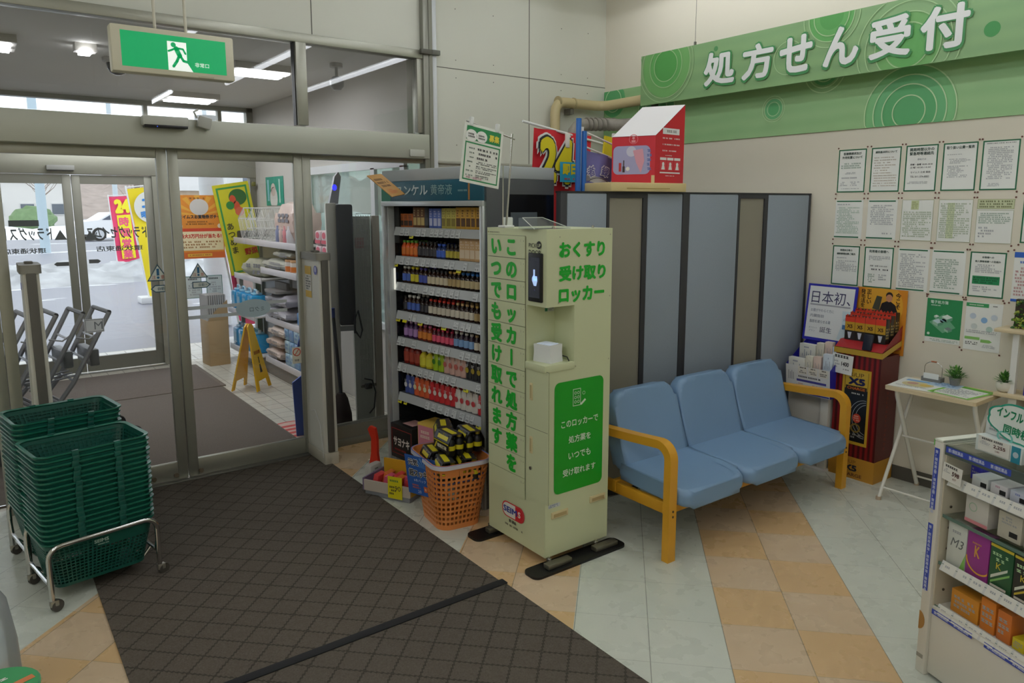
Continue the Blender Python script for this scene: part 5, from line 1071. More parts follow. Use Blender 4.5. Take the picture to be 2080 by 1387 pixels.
t = HS = thing('hanging_sign', 'long green hanging sign with large white characters', 'sign', (4.475, 4.28, 2.533), RAD(-90)); SH = .384
B().box(0, 0, 0, 3.6, .02, SH, green_stripes('sign_green', '7ca468', '688f5c', '99b88c')).build('sign_panel', t)
cl = (0, 0, 3.6, SH); d1, d2, rc = M('4f9a4a', .5), M('5fa557', .5), M('a2c48e', .5)
rings(t, .262, .275, (.12, .165, .245, .275), ((.235, M('6fa860', .5)), (.16, d2), (.115, d1)), cl, ring=rc, th=.006); rings(t, 1.62, .375, (.12, .155, .19), ((.15, d2), (.08, d1)), cl, ring=rc, th=.006); rings(t, 2.1, .12, (.13, .19, .25, .30), ((.19, M('6fa860', .5)), (.12, d2)), cl, ring=rc, th=.006)
rings(t, 2.54, .13, (), ((.04, M('3f8f4a', .5)),), cl); rings(t, .735, .325, (), ((.018, M('4f8f55', .5)),), cl); rings(t, 1.33, .17, (.11,), (), cl, ring=rc, th=.005)
q = B(); SHD, LT = M('3f8a4e', .5), M('e2e4e0', .5)
for ch, u0, u1 in zip('処方せん受付', (.635, .967, 1.263, 1.578, 1.873, 2.168), (.913, 1.22, 1.505, 1.813, 2.123, 2.431)):
    q.text(ch, u0 - .006, .048, SHD, -.009, w=u1 - u0 + .02, h=.265, bold=.062); q.text(ch, u0 + .004, .066, LT, -.0105, w=u1 - u0 - .004, h=.235, bold=.035)
q.build('lettering', t)
for u in (.533, 2.2, 3.4): B().tube([(u, .01, SH - .01), (u, .01, 3.62 - 2.533)], .0018, M('6a6a60', .5), 6).box(u - .006, .002, SH - .005, u + .006, .018, SH + .025, M('6a6a60', .5)).build('hanging_wire', t)
# ------------------------------------------------------------------ notices pinned to the right wall
PIN = M('6d4034', .5); GB2 = M('1f6a45', .5); OL = M('9aa06a', .6)
def sheet(y, z, w, h, label, draw, pins=True, paper=PAPER, group='notices pinned to the right wall'):
    """y = edge at the viewer's left, z = lower edge"""
    b = B(); b.box(0, -.0012, 0, w, 0, h, paper); o = b.build('notice_sheet', matrix=wall_matrix(WR - .0006, y, z)); tag(o, label, 'notice', group)
    q = B(); draw(q, w, h); pr = q.build('print', o)
    if pins:
        for x, zz in ((-.004, -.01), (w + .004, -.01), (-.004, h + .01), (w + .004, h + .01)): q = B(); q.lathe([(.004, 0), (.0055, .004), (.001, .006)], PIN, 8, X=Matrix.Translation((x, 0, zz)) @ Matrix.Rotation(RAD(90), 4, 'X')); q.build('push_pin', o)
    return o
Y_ = -.002; Y3 = -.0026
def gframe(q, w, h): q.frame(0, 0, w, h, .0075, GB2, Y_)
def title(lines, hh=.017):
    def f(q, w, h):
        for i, s in enumerate(lines): n = len(s) * hh * 1.0; n = min(n, w * .8); q.text(s, w / 2 - n / 2, h - .036 - .024 * i, M('3a5048', .6), Y3, w=n, h=hh, bold=.02)
    return f
C = [2.658, 2.44, 2.226, 2.012, 1.803]; W_, H1 = .186, .275
def dr1(q, w, h): gframe(q, w, h); title(['医療費請求及び', '外用処置について'])(q, w, h); q.greek(.02, .15, w - .02, .19, 3, INKG, Y3, 1); q.greek(.05, .115, .12, .13, 2, INKL, Y3, 2); q.greek(.02, .085, w - .03, .1, 1, INKL, Y3, 3); q.greek(.02, .04, .07, .07, 3, INKL, Y3, 4); q.greek(.09, .04, .15, .07, 3, INKL, Y3, 5); q.greek(.03, .02, .15, .028, 1, INKL, Y3, 6)
def dr2(q, w, h): gframe(q, w, h); title(['調剤基本料について'], .015)(q, w, h); q.greek(.02, .03, w - .02, .22, 12, M('b0a08c', .7), Y3, 7, .3)
def dr3(q, w, h):
    gframe(q, w, h); title(['開局時間以外の', '緊急時等連絡先'], .02)(q, w, h); q.text('連絡方法', .07, .185, INKL, Y3, h=.012); q.text('月曜・金曜 10:30-18:30', .03, .155, INK, Y3, w=.13, h=.011, bold=.01); q.text('土曜 10:30-14:30', .03, .137, INK, Y3, w=.12, h=.011); q.text('セイムス 北郷 薬局', .035, .108, INK, Y3, w=.115, h=.012); q.text('TEL 011-374-8882', .035, .083, INK, Y3, w=.11, h=.010); q.greek(.02, .045, w - .03, .06, 2, INKL, Y3, 8)
def dr4(q, w, h): gframe(q, w, h); title(['取り扱い公費一覧表'], .018)(q, w, h); q.greek(.02, .205, w - .03, .212, 1, INKL, Y3, 9); q.greek(.035, .155, .15, .185, 4, INKL, Y3, 10); q.greek(.03, .075, .14, .145, 8, INKL, Y3, 11)
def dr5(q, w, h): gframe(q, w, h); q.greek(.02, .255, w - .02, .262, 1, INK, Y3, 12); q.greek(.03, .06, w - .03, .24, 18, INKL, Y3, 13); q.greek(.04, .02, .1, .04, 3, INKL, Y3, 14)
for i, (f, s) in enumerate(((dr1, 'green-framed notice with two-line title, first of top row on wall'), (dr2, 'green-framed notice with one title line, second of top row on wall'), (dr3, 'green-framed notice of emergency contact hours in middle of top row'), (dr4, 'green-framed notice listing short lines, fourth of top row on wall'), (dr5, 'green-framed densely printed notice at right end of top row'))): sheet(C[i], 1.82, W_, H1, s, f)
def bars(q, w, h): q.rect(.006, h - .012, w - .012, h - .004, GB2, Y_); q.rect(.0, .004, w - .018, .012, GB2, Y_)
def dm1(q, w, h): bars(q, w, h); q.greek(.012, .03, w - .02, h - .045, 17, M('9db8a4', .7), Y3, 21); q.greek(.012, h - .035, w - .02, h - .022, 1, INKL, Y3, 22)
def dm2(q, w, h): bars(q, w, h); q.greek(.02, .09, w - .02, h - .03, 11, INKL, Y3, 23); q.greek(.1, .03, .16, .045, 1, INKL, Y3, 24)
def dm3(q, w, h): q.frame(0, 0, w, h, .002, OL, Y_); q.rect(.055, h - .06, .1, h - .005, M('c9d4a4', .6), Y_); q.greek(.012, .02, w - .01, h - .07, 13, M('a3b394', .7), Y3, 25); q.greek(.06, h - .055, .095, h - .01, 4, OL, Y3, 26)
def dm4(q, w, h): q.frame(0, 0, w, h, .002, OL, Y_); q.rect(.05, .02, .09, h - .02, M('d0d9b4', .6), Y_); q.greek(.012, .02, w - .012, h - .02, 17, M('a3b394', .7), Y3, 27)
def dm5(q, w, h): q.rect(0, h - .055, w, h, M('c9d0a8', .6), Y_); q.frame(0, h - .055, w, h, .002, OL, Y3); q.greek(.01, h - .05, w - .01, h - .005, 3, M('6a7048', .7), Y3, 28); q.frame(0, 0, w, h - .062, .0015, OL, Y_); q.greek(.012, .11, w - .012, h - .075, 6, INKG, Y3, 29); q.greek(.015, .03, .1, .095, 4, INKL, Y3, 30)
for i, (f, s) in enumerate(((dm1, 'pale notice between green bars, first of middle row on wall'), (dm2, 'white notice between green bars, second of middle row on wall'), (dm3, 'olive-tinted table sheet in middle of middle row on wall'), (dm4, 'olive-tinted form sheet, fourth of middle row on wall'), (dm5, 'notice with olive header box at right end of middle row'))): sheet(C[i], 1.522, W_, .248, s, f)
def db1(q, w, h): gframe(q, w, h); title(['夜間休日等の', '調剤管理加算ご案内'], .014)(q, w, h); q.greek(.03, h - .085, .11, h - .075, 1, INKL, Y3, 31); q.greek(.025, .09, w - .015, h - .095, 7, INKL, Y3, 32)
def db2(q, w, h): gframe(q, w, h); title(['利用者の皆様へ'], .018)(q, w, h); q.greek(.03, h - .085, w - .02, h - .055, 3, INKL, Y3, 33); q.text('月曜・金曜 10:30-18:30', .04, .135, INK, Y3, w=.11, h=.010); q.greek(.05, .11, .16, .125, 1, INK, Y3, 34); q.greek(.03, .03, .08, .09, 5, INKG, Y3, 35); q.greek(.1, .05, .15, .09, 3, INKL, Y3, 36)
def db3(q, w, h): bars(q, w, h); q.greek(.014, .02, w - .02, h - .03, 18, INKL, Y3, 37)
def db4(q, w, h): bars(q, w, h); q.greek(.02, .03, .15, h - .05, 15, INKG, Y3, 38)
def db5(q, w, h): gframe(q, w, h); title(['お客様への', '個人情報保護への取組み'], .012)(q, w, h); q.greek(.03, .14, w - .02, h - .07, 5, INKL, Y3, 39); q.rect(.02, .075, w - .025, .122, M('1f8a55', .5), Y_); q.greek(.025, .08, w - .03, .118, 3, M('14502f', .6), Y3, 40); q.greek(.025, .03, w - .03, .065, 3, INKL, Y3, 41)
for i, (f, s) in enumerate(((db1, 'green-framed notice above blue display sign, first of bottom row'), (db2, 'green-framed notice behind orange display card, second of bottom row'), (db3, 'plain printed notice between green bars in middle of bottom row'), (db4, 'half-empty printed notice between green bars, fourth of bottom row'), (db5, 'green-framed notice with green text block at end of bottom row'))): sheet(C[i] + (.012 if i > 2 else 0), 1.212, W_, .26, s, f)
def dg(q, w, h):
    G5 = M('2a8a52', .5); q.rect(0, .03, w, h, G5, Y_); q.text('電子処方箋', .02, h - .03, M('d8ecdc', .5), Y3, w=.1, h=.02, bold=.02); q.greek(.02, h - .045, .09, h - .035, 1, M('d8ecdc', .5), Y3, 3)
    q.poly([(.02, .12), (.1, .06), (.17, .1), (.1, .175)], M('6fb088', .5), Y3)
    for x, z, s, c in ((.12, .16, .03, 'dfeee4'), (.07, .13, .03, 'c8e0e4'), (.13, .09, .022, '7a8a88'), (.1, .14, .018, '8ab8d0'), (.06, .16, .015, 'e8f0e8')):
        q.poly([(x - s, z), (x, z - s * .5), (x + s, z), (x, z + s * .5)], M(c, .5), -.0032); q.poly([(x - s, z), (x, z - s * .5), (x, z - s * 1.1), (x - s, z - s * .6)], M('9cc4ac', .5), -.0032); q.poly([(x + s, z), (x, z - s * .5), (x, z - s * 1.1), (x + s, z - s * .6)], M('5f9a7c', .5), -.0032)
    q.disc(.02, .05, .008, M('d8ecdc', .5), Y3); q.greek(.03, .006, w - .01, .022, 2, INKG, Y3, 5)
sheet(2.03, .915, .198, .265, 'dark green illustrated poster below the notice rows', dg)
def dl(q, w, h):
    q.rect(0, h - .026, w * .62, h - .004, M('3a9a5a', .5), Y_); q.greek(.01, h - .02, w * .58, h - .01, 1, WHITE, Y3, 3); q.greek(w * .66, h - .02, w - .005, h - .01, 1, INK, Y3, 4)
    for i, (x, z, c) in enumerate(((.04, .2, 'c4d0dc'), (.1, .18, '8ab4dc'), (.15, .2, 'c8d4dc'), (.05, .14, 'd0d8d4'), (.13, .13, 'b8d0c4'))): q.disc(x, z, .017, M(c, .5), Y_)
    q.greek(.01, .1, w - .02, .12, 2, INKL, Y3, 6); q.rect(.005, .062, .085, .078, M('8cc46a', .5), Y_); q.poly([(.09, .05), (.135, .05), (.15, .058), (.135, .068), (.09, .068)], M('8cc46a', .5), Y_); q.greek(.01, .03, .09, .05, 2, INK, Y3, 7); q.greek(.1, .02, .17, .04, 3, INKL, Y3, 8)
sheet(1.812, .90, .19, .28, 'white leaflet poster with green arrows right of dark green poster', dl)
def dbl(q, w, h): q.rect(0, h - .03, w, h, M('2a62c0', .5), Y_); q.rect(0, .0, w, .014, M('2a62c0', .5), Y_); q.greek(.02, h - .065, w - .02, h - .045, 1, M('4a78c8', .6), Y3, 3); q.greek(.01, .03, w - .02, h - .08, 9, M('c09090', .7), Y3, 4)
sheet(1.592, 1.205, .2, .275, 'white notice with blue bars, cut off by right edge', dbl)
sheet(1.575, 1.53, .18, .26, 'green-framed notice cut off by right edge, end of middle row', dr5)
# ------------------------------------------------------------------ hair-tonic floor display
t = RP_ = thing('floor_display', 'dark red and gold cardboard floor display of boxed hair tonic', 'display', (4.43, 2.46, 0), RAD(-91)); w = .295; D_ = .22
cm = new_mat('red_curtain_print'); tt = NT(cm); sxn = tt.node('ShaderNodeSeparateXYZ'); tt.link(tt.obj(), sxn.inputs[0]); wv = tt.math('MULTIPLY', tt.math('ADD', tt.math('SINE', tt.math('MULTIPLY', sxn.outputs[0], 190)), 1), .5); tt.link(tt.mix(wv, lin('3c0c0e'), lin('8c1a1c')), tt.bsdf().inputs['Base Color']); tt.bsdf().inputs['Roughness'].default_value = .4
GOLD = M('c99a34', .4, .2)
B().box(0, 0, .14, w, D_, .81, cm).build('display_body', t); b = B(); b.box(-.004, -.004, 0, w + .004, D_, .14, M('c08a2c', .5)); yb = b.build('plinth', t)
q = B(); q.text('X5', .1, .05, M('1a2030', .5), -.0048, w=.09, h=.04, bold=.05); q.text('CHARGE', .075, .015, M('6a3a18', .5), -.0048, w=.15, h=.022, bold=.02); q.text('RiUP', .1, .1, M('8a5a20', .5), -.0048, w=.08, h=.022); q.build('lettering', yb)
q = B(); q.rect(.055, .225, .24, .715, M('c9a02c', .4), -.001); q.rect(.072, .245, .224, .7, M('16181c', .35), -.0016); q.rect(.075, .585, .222, .7, M('c9a83c', .35), -.002); q.text('RiUP', .1, .665, M('5a3a14', .5), -.0026, w=.095, h=.026); q.text('X5', .095, .612, M('1a2050', .4), -.0026, w=.11, h=.046, bold=.06); q.rect(.08, .575, .218, .605, M('201a18', .4), -.0024); q.text('CHARGE', .09, .581, M('c96a2c', .4), -.003, w=.118, h=.018, bold=.03); q.greek(.1, .55, .2, .565, 1, M('d8d4cc', .4), -.0022, 2)
for i in range(3): q.disc(.235 - .012 * i, .40, .10 + .012 * i, M('b8bcc0', .4), -.0022, r0=.097 + .012 * i, n=40, ax=.8, clip=(.08, 0, .219, 1))
q.disc(.165, .40, .03, M('c8402c', .4), -.0024, ax=.9); q.greek(.145, .38, .185, .42, 3, M('e8b8a0', .4), -.003, 3); q.disc(.16, .335, .03, M('8a7030', .4), -.0024, ax=1.1, r0=.02); q.greek(.1, .265, .2, .3, 2, M('a8a8a0', .4), -.0024, 5); q.build('print', t)
q = B(); q.greek(.04, .2, .07, .62, 14, M('7a2a20', .5), 0, 3); q.v = [(w + .0012, .05 + v[0], v[2]) for v in q.v]; q.build('side_print', t)
b = B(); b.add([(-.01, -.012, .805), (w + .01, -.012, .805), (w + .01, D_ + .01, .87), (-.01, D_ + .01, .87), (-.01, -.012, .84), (w + .01, -.012, .84), (w + .01, D_ + .01, .905), (-.01, D_ + .01, .905)], [(0, 1, 5, 4), (1, 2, 6, 5), (3, 0, 4, 7), (0, 3, 2, 1)], M('bf9a34', .4, .1)); b.build('tray_band', t)
b = B(); b.add([(-.006, -.008, .842), (w + .006, -.008, .842), (w + .006, .05, .885), (-.006, .05, .885), (-.006, D_, .885), (w + .006, D_, .885)], [(0, 1, 2, 3), (3, 2, 5, 4)], M('a8282c', .3)); b.add([(w + .006, -.008, .842), (w + .006, D_, .842), (w + .006, D_, 1.0), (w + .006, .05, .885)], [(0, 1, 2, 3)], M('8c2226', .4)); b.build('tray', t)
b = B(); b.box(-.005, D_ - .006, .8, w + .02, D_, 1.212, M('d88a24', .5)); bc = b.build('back_card', t)
q = B(); yf = D_ - .007; q.disc(.15, 1.1, .16, M('e0a430', .5), yf, ax=.9, clip=(.0, .88, w, 1.21))
for i, ch in enumerate('正しい'): q.char(ch, .075, 1.185 - .032 * i, .034, M('2a1a10', .5), yf - .001, .02)
for i, ch in enumerate('発毛法を。'): q.char(ch, .036, 1.185 - .03 * i, .032, M('2a1a10', .5), yf - .001, .02)
for i, ch in enumerate('今こそ、'): q.char(ch, .262, 1.175 - .034 * i, .036, M('2a1a10', .5), yf - .001, .02)
q.disc(.205, 1.155, .024, M('c88a64', .5), yf - .001, ax=.85); q.disc(.205, 1.172, .022, M('2a1c16', .5), yf - .0008, ax=1.0); q.poly([(.14, 1.05), (.27, 1.05), (.245, 1.115), (.215, 1.135), (.19, 1.135), (.16, 1.12)], M('1c1618', .5), yf - .0009); q.poly([(.10, 1.08), (.145, 1.07), (.16, 1.16), (.125, 1.165)], M('4a4a3a', .5), yf - .0009); q.build('print', bc)
def tonic(): 
    o = B().box(-.033, -.024, 0, .033, .024, .155, M('2a2420', .35), .001); r = o.build('tonic_box'); q = B(); q.rect(-.032, .115, .032, .152, M('d8402c', .4), -.0246); q.rect(-.032, .06, .032, .115, M('c0962c', .35), -.0246); q.text('X5', -.018, .075, M('4a2a18', .4), -.025, w=.036, h=.024, bold=.04); q.poly([(-.03, .148), (-.02, .165), (-.008, .15), (.004, .168), (.016, .15), (.03, .162), (.03, .148)], M('d84a38', .4), -.0246); q.poly([(-.014, .05), (.014, .05), (.006, .01), (-.006, .01)], M('c8ccd8', .4), -.0246); q.build('print', r)
    q = B(); q.greek(-.02, .03, .02, .12, 5, M('c8b070', .5), 0, 4); q.v = [(.0336, v[0], v[2]) for v in q.v]; q.build('side_print', r); return r
tb = tonic(); Xd = Matrix.Translation((4.43, 2.46, 0)) @ Matrix.Rotation(RAD(-91), 4, 'Z')
for r_ in range(3):
    for i in range(4):
        p = Xd @ Vector((.05 + .066 * i, .075 + .055 * r_, .886 + .016 * r_)); o = dup(tb, p, RAD(-91), 'boxed hair tonic, %s from left in %s row of red display' % (ORD[i], ('front', 'middle', 'back')[r_]), 'hair tonic boxes in the red display'); o['category'] = 'box'
for c in list(tb.children): bpy.data.objects.remove(c)
bpy.data.objects.remove(tb)
t2 = B().box(-.028, -.01, 0, .028, .01, .10, M('1c2030', .4), .003); tag(t2.build('display_stopper', matrix=Xd @ Matrix.Translation((.20, -.005, .845)) @ Matrix.Rotation(RAD(-12), 4, 'X')), 'dark blue card block standing before the tonic boxes', 'card')
X = Xd @ Matrix.Translation((.0, -.016, .675)) @ Matrix.Rotation(RAD(3), 4, 'Y'); b = B(); b.box(-.02, -.001, 0, .12, .001, .125, M('e6e8e4', .5)); o = b.build('price_card', matrix=X); tag(o, 'white price card hanging at left front of red display', 'price card'); q = B(); q.greek(-.012, .1, .112, .118, 1, M('1a1a1c', .5), -.0016, 3, .9); q.text('1400', .045, .05, INK, -.0016, w=.05, h=.028, bold=.03); q.greek(-.01, .03, .035, .085, 3, INKL, -.0016, 5); q.greek(.06, .025, .1, .035, 1, INK, -.0016, 6); q.build('lettering', o)
# ------------------------------------------------------------------ blue and white counter display on its stand
t = thing('display_stand', 'white floor stand carrying the blue medicine display', 'stand', (4.40, 2.785, 0), RAD(-90)); B().box(0, .03, .01, .31, .20, .495, M('d9d7cf', .5), .004).box(.255, .0, .01, .31, .03, .495, M('dedcd4', .5), .003).build('stand_body', t); B().prism(rrect(.34, .26, .03), 0, .014, M('dcdad4', .4), 'z', Matrix.Translation((.155, .09, 0))).build('base_plate', t)
t = thing('counter_display', 'blue and white counter display of small medicine boxes beside partition', 'display', (4.37, 2.765, .496), RAD(-90)); BB = M('2c2ca8', .4); WP = M('e4e6e6', .5)
b = B(); b.add([(0, 0, 0), (.315, 0, 0), (.315, .22, 0), (0, .22, 0), (0, -.02, .19), (.315, -.02, .19), (.315, .22, .34), (0, .22, .34)], [(1, 2, 6, 5), (3, 0, 4, 7), (0, 3, 2, 1), (2, 3, 7, 6)], BB); b.build('display_box', t)
b = B(); b.add([(0, 0, 0), (.315, 0, 0), (.315, -.02, .19), (0, -.02, .19)], [(0, 1, 2, 3)], WP); fp = b.build('front_panel', t)
def slant(q): q.v = [(v[0], -.02 * v[2] / .19 + v[1], v[2]) for v in q.v]; return q
q = B(); q.rect(.005, .004, .31, .012, BB, -.001); q.rect(.08, .085, .29, .1, M('4a4a9c', .5), -.001); q.greek(.08, .11, .29, .128, 1, INK, -.001, 3); q.greek(.075, .03, .16, .075, 4, M('c88a70', .6), -.001, 4); q.greek(.19, .03, .28, .075, 4, M('d89a8a', .6), -.001, 5)
for i in range(3): q.rect(.09 + .073 * i, .135, .155 + .073 * i, .188, WHITE, -.001); q.greek(.094 + .073 * i, .175, .15 + .073 * i, .185, 1, M('202024', .5), -.0016, i, .8); q.greek(.1 + .073 * i, .142, .15 + .073 * i, .165, 2, INK, -.0016, i + 9)
for i in range(4): q.rect(.02 + .012 * i, .09, .023 + .012 * i, .15 - .01 * (i % 2), M('5a5f70', .5), -.001)
slant(q).build('print', fp)
X = Matrix.Translation((-.0, .205, .33)) @ Matrix.Rotation(RAD(-7), 4, 'X'); b = B(); b.box(-.03, 0, 0, .32, .006, .385, BB); b.v = [tuple(X @ Vector(v)) for v in b.v]; bc = b.build('back_card', t)
q = B(); q.rect(-.015, .02, .303, .37, M('e6e8e8', .5), -.001); NV = M('33335e', .5); q.text('日本初、', .005, .255, NV, -.002, w=.275, h=.085); q.rect(.0, .24, .285, .25, M('a8a8b0', .5), -.002)
for i, (s, ww) in enumerate((('お腹がやわらぐ方に', .165), ('内臓脂肪', .10), ('脂肪を減らせる薬', .15))): q.text(s, .01, .197 - .038 * i, M('70788c', .5), -.002, w=ww, h=.021)
q.text('ダイエット', .01, .08, M('8a90a0', .5), -.002, w=.06, h=.013); q.text('プラン', .012, .06, M('8a90a0', .5), -.002, w=.045, h=.013); q.text('誕生', .09, .06, NV, -.002, w=.085, h=.038); q.poly([(.215, .03), (.295, .03), (.295, .22), (.235, .22), (.24, .13)], M('cfe0e6', .5), -.0016); q.rect(.245, .1, .285, .13, M('4a7ab0', .5), -.0022)
for i in range(5): q.rect(.25 + .009 * i, .155, .253 + .009 * i, .165 + .02 * (1 - abs(i - 2) / 2.5), M('8a94a0', .5), -.0022)
q.v = [tuple(X @ Vector(v)) for v in q.v]; q.build('print', bc)
def medbox(c, w, h):
    r = B().box(-w / 2, -.02, 0, w / 2, .02, h, M(c, .4), .001).build('medicine_box'); q = B()
    for i in range(5): q.rect(-w * .32 + w * .13 * i, h * .3, -w * .28 + w * .13 * i, h * (.45 + .12 * ((i * 2) % 3)), M('8a94a0', .5), -.0206)
    q.greek(-w * .4, h * .75, w * .4, h * .88, 1, M('7a84a0', .5), -.0206, 4); q.build('print', r); return r
mb = [medbox('dcdcd4', .12, .12), medbox('d8d4c4', .052, .13), medbox('d9c4b8', .05, .135), medbox('c8d4e0', .06, .14)]
lay = [(0, .065, .02, .115, 'wide pale medicine box at left of front row'), (1, .155, .02, .13, 'narrow cream medicine box in middle of front row'), (2, .21, .02, .13, 'narrow pinkish medicine box right in front row'), (3, .275, .03, .15, 'pale blue medicine box at right end of front row'), (0, .085, .11, .20, 'wide pale medicine box at left of rear row'), (1, .175, .11, .21, 'narrow cream medicine box in middle of rear row'), (2, .232, .11, .22, 'narrow pinkish medicine box right in rear row'), (3, .29, .11, .19, 'pale blue medicine box at right end of rear row')]
for i, x, y, z, s in lay: p = Matrix.Translation((4.37, 2.765, .496)) @ Matrix.Rotation(RAD(-90), 4, 'Z') @ Vector((x, y, z)); o = dup(mb[i], p, RAD(-90 + 4 * (i - 1)), s + ' of blue display', 'medicine boxes in the blue display'); o['category'] = 'box'
for r in mb:
    for c in list(r.children): bpy.data.objects.remove(c)
    bpy.data.objects.remove(r)
B().box(.01, .0, .1, .305, .21, .112, BB).add([(.01, .06, .1), (.305, .06, .1), (.305, .21, .185), (.01, .21, .185)], [(0, 1, 2, 3)], BB).build('inner_step', t)
# ------------------------------------------------------------------ folding table with leaflets and plants
TZ = .69; WD = M('d9c7a2', .45, noise=.06, nscale=18, name='pale_wood'); WL_ = M('e2dfd4', .4)
t = thing('folding_table', 'small folding table with pale wooden top and white tube legs', 'table', (4.43, 1.81, 0), RAD(-90))
B().prism(rrect(.49, .36, .02), TZ - .022, TZ, WD, 'z').build('table_top', t)
for x in (-.215, .20):
    B().tube([(x, -.205, .008), (x, .14, TZ - .06), (x, .15, TZ - .024)], .0105, WL_, 10).build('leg', t); B().tube([(x + .028, .215, .008), (x + .028, -.13, TZ - .06), (x + .028, -.14, TZ - .024)], .0125, WL_, 10).build('leg', t)
B().tube([(-.215, -.17, .07), (.20, -.17, .07)], .006, WL_, 8).tube([(-.187, .18, .07), (.228, .18, .07)], .006, WL_, 8).tube([(-.2, .0, .36), (.21, 0, .36)], .006, WL_, 8).build('cross_bar', t); b = B()
for x in (-.215, .20, -.187, .228): b.lathe([(.015, 0), (.015, .02)], M('b9a48c', .5), 10, c=(x, -.205 if x in (-.215, .20) else .215, 0))
b.build('rubber_foot', t)
def flat(name, x, y, w, d, a, z, label, base, draw, cat='leaflet'):
    X = Matrix.Translation((x, y, z)) @ Matrix.Rotation(RAD(-90) + a, 4, 'Z') @ Matrix.Rotation(RAD(-90), 4, 'X'); b = B(); b.box(-w / 2, -.0015, -d / 2, w / 2, 0, d / 2, base); o = b.build(name, matrix=X); tag(o, label, cat, 'leaflets on the folding table'); q = B(); draw(q, w, d); q.build('print', o)
def lf1(q, w, h): q.rect(-.09, .06, .1, .1, M('7ab0e0', .5), -.002); q.disc(-.0, -.01, .07, M('d8cc9a', .5), -.002, ax=1.2); q.disc(-.03, -.0, .03, M('c89a8a', .5), -.0026); q.disc(.04, -.01, .03, M('e0c05a', .5), -.0026); q.greek(-.11, -.1, .1, -.07, 2, INKL, -.002, 3)
def lf2(q, w, h): q.frame(-w / 2, -h / 2, w / 2, h / 2, .018, M('7cc040', .5), -.002); q.rect(-w / 2 + .02, h / 2 - .05, w / 2 - .02, h / 2 - .02, M('6ab53a', .5), -.0024); q.greek(-.09, -.1, .09, .06, 9, INKL, -.0024, 5)
flat('leaflet', 4.425, 1.94, .24, .30, RAD(6), TZ + .0016, 'white leaflet with coloured pictures at left of folding table', PAPER, lf1); flat('leaflet', 4.43, 1.705, .23, .29, RAD(-8), TZ + .0016, 'green-bordered leaflet at right of folding table', PAPER, lf2); flat('leaflet', 4.52, 1.83, .16, .12, RAD(3), TZ + .0034, 'blue and white leaflet at back of folding table', M('b8cfe4', .5), lambda q, w, h: q.greek(-.06, -.04, .06, .04, 3, M('5a8ac0', .5), -.002, 3))
def plant(name, x, y, z, label, pot, prof, rad, hh, seed):
    t = thing(name, label, 'plant', (x, y, z), 0, 'small potted plants'); B().lathe(prof, pot, 22).build('pot', t); r_ = random.Random(seed); b = B(); lm = [M('4f8a34', .6), M('6aa544', .6), M('3f7230', .6)]; zp = prof[-1][1]
    for i in range(150):
        th = r_.uniform(0, 6.28); ph = r_.uniform(.15, 1.5); d = Vector((math.cos(th) * math.sin(ph), math.sin(th) * math.sin(ph), math.cos(ph))); c = Vector((0, 0, zp)) + Vector((d.x * rad, d.y * rad, d.z * hh)) * r_.uniform(.45, 1); s = r_.uniform(.008, .014); up = Vector((0, 0, 1)); a = d.cross(up).normalized() if d.cross(up).length > .01 else Vector((1, 0, 0)); tip = c + d * s * 1.6; base = c - d * s * .6
        b.add([base, c + a * s * .5, tip, c - a * s * .5], [(0, 1, 2, 3)], lm[i % 3], False)
        if i % 5 == 0: b.tube([(0, 0, zp - .01), tuple(c * .55 + Vector((0, 0, zp)) * .45), tuple(base)], .0012, lm[2], 4)
    b.build('foliage', t); return t
plant('potted_plant', 4.565, 1.80, TZ, 'bushy little plant in grey pot at back of folding table', M('8a8880', .6), [(.022, 0), (.032, .045), (.034, .05), (.03, .05), (.028, .042)], .062, .072, 1)
t = thing('wire_lantern', 'small grey basket with wire handle holding white card', 'basket', (4.57, 1.925, TZ)); B().box(-.03, -.055, 0, .03, .055, .03, M('7d7d78', .5), .004).build('basket_body', t); pts = [(0, -.05 , .03)] + [(0, -.05 * math.cos(RAD(a)), .085 + .035 * math.sin(RAD(a))) for a in range(0, 181, 30)] + [(0, .05, .03)]; B().tube(pts, .002, STEEL, 6).build('handle', t); B().tube([(0, -.015, .121), (0, .015, .121)], .005, M('a0603a', .5), 8).build('grip', t); B().box(-.032, -.045, .022, -.030, .04, .055, PAPER).build('card', t)
# wooden counter at right edge with its small shelf
t = thing('wooden_counter', 'pale wooden counter along the wall at right edge', 'counter', (4.42, .6, 0)); B().box(.06, 0, .695, .235, .97, .715, WD, .003).build('counter_top', t); B().box(.08, .02, 0, .23, .05, .695, WL_).box(.08, .86, .0, .23, .90, .695, M('d8d4c8', .5)).box(.20, .05, .4, .23, .86, .69, M('6a5138', .6)).build('counter_leg', t)
t = thing('counter_shelf', 'small wooden shelf on white legs standing on the counter', 'shelf', (4.48, .95, .715)); B().box(0, 0, .335, .17, .645, .355, WD, .004).build('shelf_board', t); B().box(.03, .53, 0, .06, .56, .335, M('e4e4e0', .5)).build('shelf_leg', t); B().box(.03, .02, 0, .06, .05, .335, M('e4e4e0', .5)).build('shelf_leg', t)
plant('potted_plant', 4.53, 1.535, .715, 'small plant in round white pot on wooden counter', M('e4e0d4', .5), [(.02, 0), (.034, .01), (.042, .035), (.04, .055), (.034, .058), (.032, .05)], .052, .06, 2)
t = thing('framed_greenery', 'dark framed square of artificial greenery on small wooden shelf', 'picture', (4.56, 1.53, 1.07), RAD(-90)); B().box(0, 0, 0, .2, .03, .16, M('3a3026', .6)).build('frame', t); b = B(); r_ = random.Random(4)
